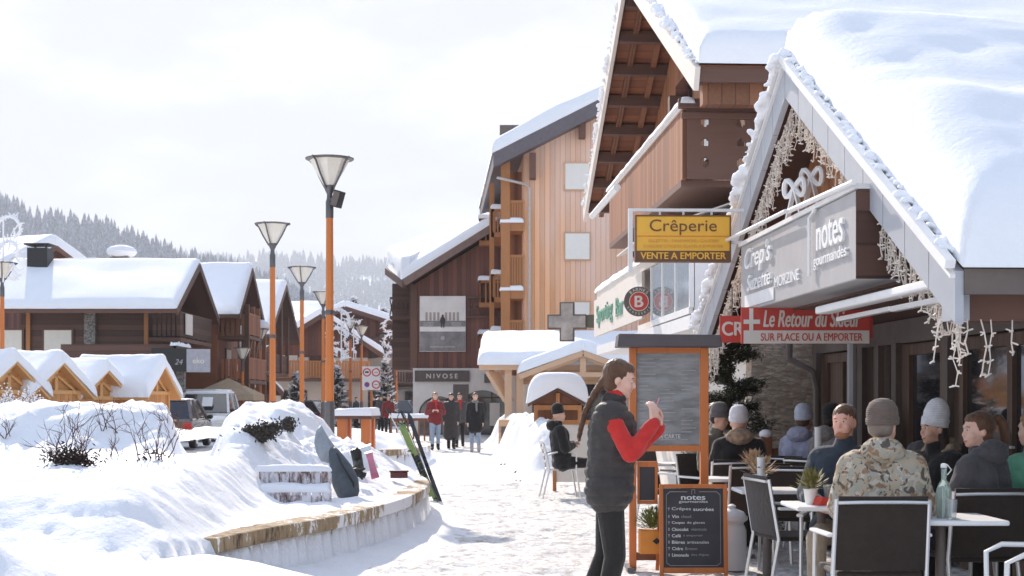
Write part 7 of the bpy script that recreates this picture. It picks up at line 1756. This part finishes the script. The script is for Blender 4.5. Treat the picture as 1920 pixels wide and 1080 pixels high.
person("dark haired guest half hidden behind the tall white beanie", (X(1756, 12.2), 12.2, 0), R(150), H=1.76, pose='sit', hair=('dark', 'short'), jacket=greyf, trousers=blackf, boots=bootm, voxel=0.013)
person("guest in a pale blue hat and lavender jacket seen from behind", (X(1506, 14.5), 14.55, 0), R(140), H=1.72, pose='sit', lean=R(5), hat=(paleb, 'short'), hair=('brown', 'short'), jacket=lav, trousers=blackf, boots=bootm, puff=0.045, hood=lav, voxel=0.013)
person("guest in a dark beanie and light grey hooded jacket leaning right", (X(1548, 14.0), 14.0, 0), R(120), H=1.76, pose='sit', lean=R(10), skin=1, hat=(blackk, 'short'), hair=('dark', 'short'), jacket=lgreyf, trousers=blackf, boots=bootm, puff=0.045, hood=lgreyf, voxel=0.013)
person("guest in a white cap and dark coat with fur collar seen from behind", (X(1388, 13.6), 13.65, 0), R(178), H=1.70, pose='sit', lean=R(8), hat=(whitek, 'short'), jacket=blackf, trousers=blackf, boots=bootm, puff=0.05, hood=furm, voxel=0.013)
person("guest in a grey beanie and olive grey jacket beside the white cap", (X(1350, 14.6), 14.75, 0), R(38), H=1.76, pose='sit', head_yaw=R(20), head_pitch=R(12), skin=1, hat=(greyk, 'short'), hair=('dark', 'short'), jacket=fabric("olive_jacket", (0.14, 0.13, 0.10)), trousers=blackf, boots=bootm, voxel=0.013)
person("guest with curly brown hair behind the grey beanie", (X(1345, 15.6), 15.75, 0), R(-10), H=1.84, pose='sit', hair=('brown', 'curly'), jacket=fabric("sand_jacket", (0.3, 0.27, 0.22)), trousers=blackf, boots=bootm, voxel=0.013)
# --- walkers
def walk_legs(k=1.0, f=1): return {-1: [Vector((-.09, -0.12*f, .50*k)), Vector((-.09, -0.10*f, .09)), Vector((-.1, -0.26*f, .05))], 1: [Vector((.09, 0.02*f, .49*k)), Vector((.09, 0.20*f, .12)), Vector((.1, 0.07*f, .045))]}
person("walker in a maroon jacket with pale shoulders, red scarf and jeans", (X(816, 42.5), 42.5, 0), R(5), H=1.70, legs=walk_legs(1, 1), hair=('fair', 'long'), jacket=maroon, trousers=jeans, boots=bootm, scarf=redf, puff=0.04, hood=stonef, voxel=0.018, arms={-1: [(-.09, .0, -.26), (.06, -.2, -.2)], 1: [(.09, 0, -.26), (-.06, -.2, -.2)]})
person("walker in a long black quilted coat in the middle of the group", (X(846, 43.2), 43.2, 0), R(-4), H=1.68, legs=walk_legs(1, -1), hair=('dark', 'long'), jacket=vestm, trousers=blackf, boots=bootm, puff=0.045, coat_len=0.48, quilt=True, voxel=0.018)
person("walker half hidden at the shoulder of the long coat, with a red scarf", (X(862, 45.5), 45.5, 0), R(0), H=1.70, legs=walk_legs(1, 1), hair=('dark', 'short'), jacket=greyf, trousers=blackf, boots=bootm, scarf=redf, voxel=0.018)
person("walker in a black knee length coat, grey scarf and pale jeans", (X(891, 40.5), 40.5, 0), R(6), H=1.68, legs=walk_legs(1, -1), hair=('brown', 'short'), jacket=blackf, trousers=jeans, boots=stonef, scarf=lgreyf, puff=0.035, coat_len=0.22, voxel=0.018)
for i, (px, Y, m_, lb) in enumerate(((700, 70, blackf, "distant figure in black below the round road signs"), (728, 58, maroon, "distant figure in dark red left of the low snowy fence"), (714, 62, greyf, "distant figure in grey between the road signs and the low fence"), (668, 78, navy, "distant figure in navy beside the pale slim lamp post"))):
    person(lb, (X(px, Y), Y, 0), R(20*i), H=1.7, hair=('dark', 'short'), jacket=m_, trousers=blackf, boots=bootm, voxel=0.022)
# ================================================================ air
hz_m = bpy.data.materials.new("haze"); hz_m.use_nodes = True; hn, hl = hz_m.node_tree.nodes, hz_m.node_tree.links
hn.clear(); ho = hn.new("ShaderNodeOutputMaterial"); pv = hn.new("ShaderNodeVolumePrincipled")
pv.inputs["Color"].default_value = (0.80, 0.87, 0.98, 1); pv.inputs["Density"].default_value = 0.0003; pv.inputs["Anisotropy"].default_value = 0.2
hl.new(pv.outputs[0], ho.inputs["Volume"])
mb = MB().box(-3200, -70, -1.2, 3200, 3700, 420)
hz_o = mb.build("haze", None, None); hz_o.data.materials.append(hz_m)
tag(hz_o, "thin pale winter haze filling the valley", kind="stuff")
# ================================================================ tidy: separate pieces become parts of their own
def split_loose(o):
    me = o.data; bm = bmesh.new(); bm.from_mesh(me); bm.verts.ensure_lookup_table()
    seen = set(); isl = []
    for v in bm.verts:
        if v.index in seen: continue
        st = [v]; grp = []; seen.add(v.index)
        while st:
            a = st.pop(); grp.append(a.index)
            for e in a.link_edges:
                b = e.other_vert(a)
                if b.index not in seen: seen.add(b.index); st.append(b)
        isl.append(set(grp))
    bm.free()
    if len(isl) < 2: return
    vs_ = [v.co.copy() for v in me.vertices]; fs = [tuple(p.vertices) for p in me.polygons]; sm = me.polygons[0].use_smooth
    base = o.name.split('.')[0]; mods = [(m.type, m.width, m.segments) for m in o.modifiers if m.type == 'BEVEL']
    for k, g in enumerate(isl):
        ids = sorted(g); mp_ = {v: i for i, v in enumerate(ids)}; ff = [tuple(mp_[v] for v in f) for f in fs if f[0] in g]
        m2 = bpy.data.meshes.new(base); m2.from_pydata([vs_[i] for i in ids], [], ff); m2.update(); m2.materials.append(me.materials[0])
        for p in m2.polygons: p.use_smooth = sm
        if k == 0: o.data = m2; continue
        n = bpy.data.objects.new(base, m2); col.objects.link(n); n.parent = o.parent; n.matrix_parent_inverse = o.matrix_parent_inverse.copy(); n.matrix_basis = o.matrix_basis.copy()
        for (_, w, s) in mods: b = n.modifiers.new("bevel", 'BEVEL'); b.width = w; b.segments = s; b.limit_method = 'ANGLE'
SPLIT = {"window", "pilasters", "brackets", "posts", "bracket", "purlins", "rafters", "braces", "folding_arms", "deck_posts", "balcony_post", "truss_beam", "hangers", "foot", "poles", "boots", "pillars", "rails"}
for o in list(scene.objects):
    if o.type == 'MESH' and o.name.split('.')[0] in SPLIT: split_loose(o)
REN = {"pilasters": "pilaster", "brackets": "bracket", "posts": "post", "purlins": "purlin", "rafters": "rafter", "braces": "brace", "folding_arms": "folding_arm", "deck_posts": "deck_post", "hangers": "hanger", "poles": "pole", "boots": "boot", "pillars": "pillar", "rails": "rail"}
for o in list(scene.objects):
    b = o.name.split('.')[0]
    if b in REN: o.name = REN[b]
for o in scene.objects:
    if "_hc" in o: del o["_hc"]
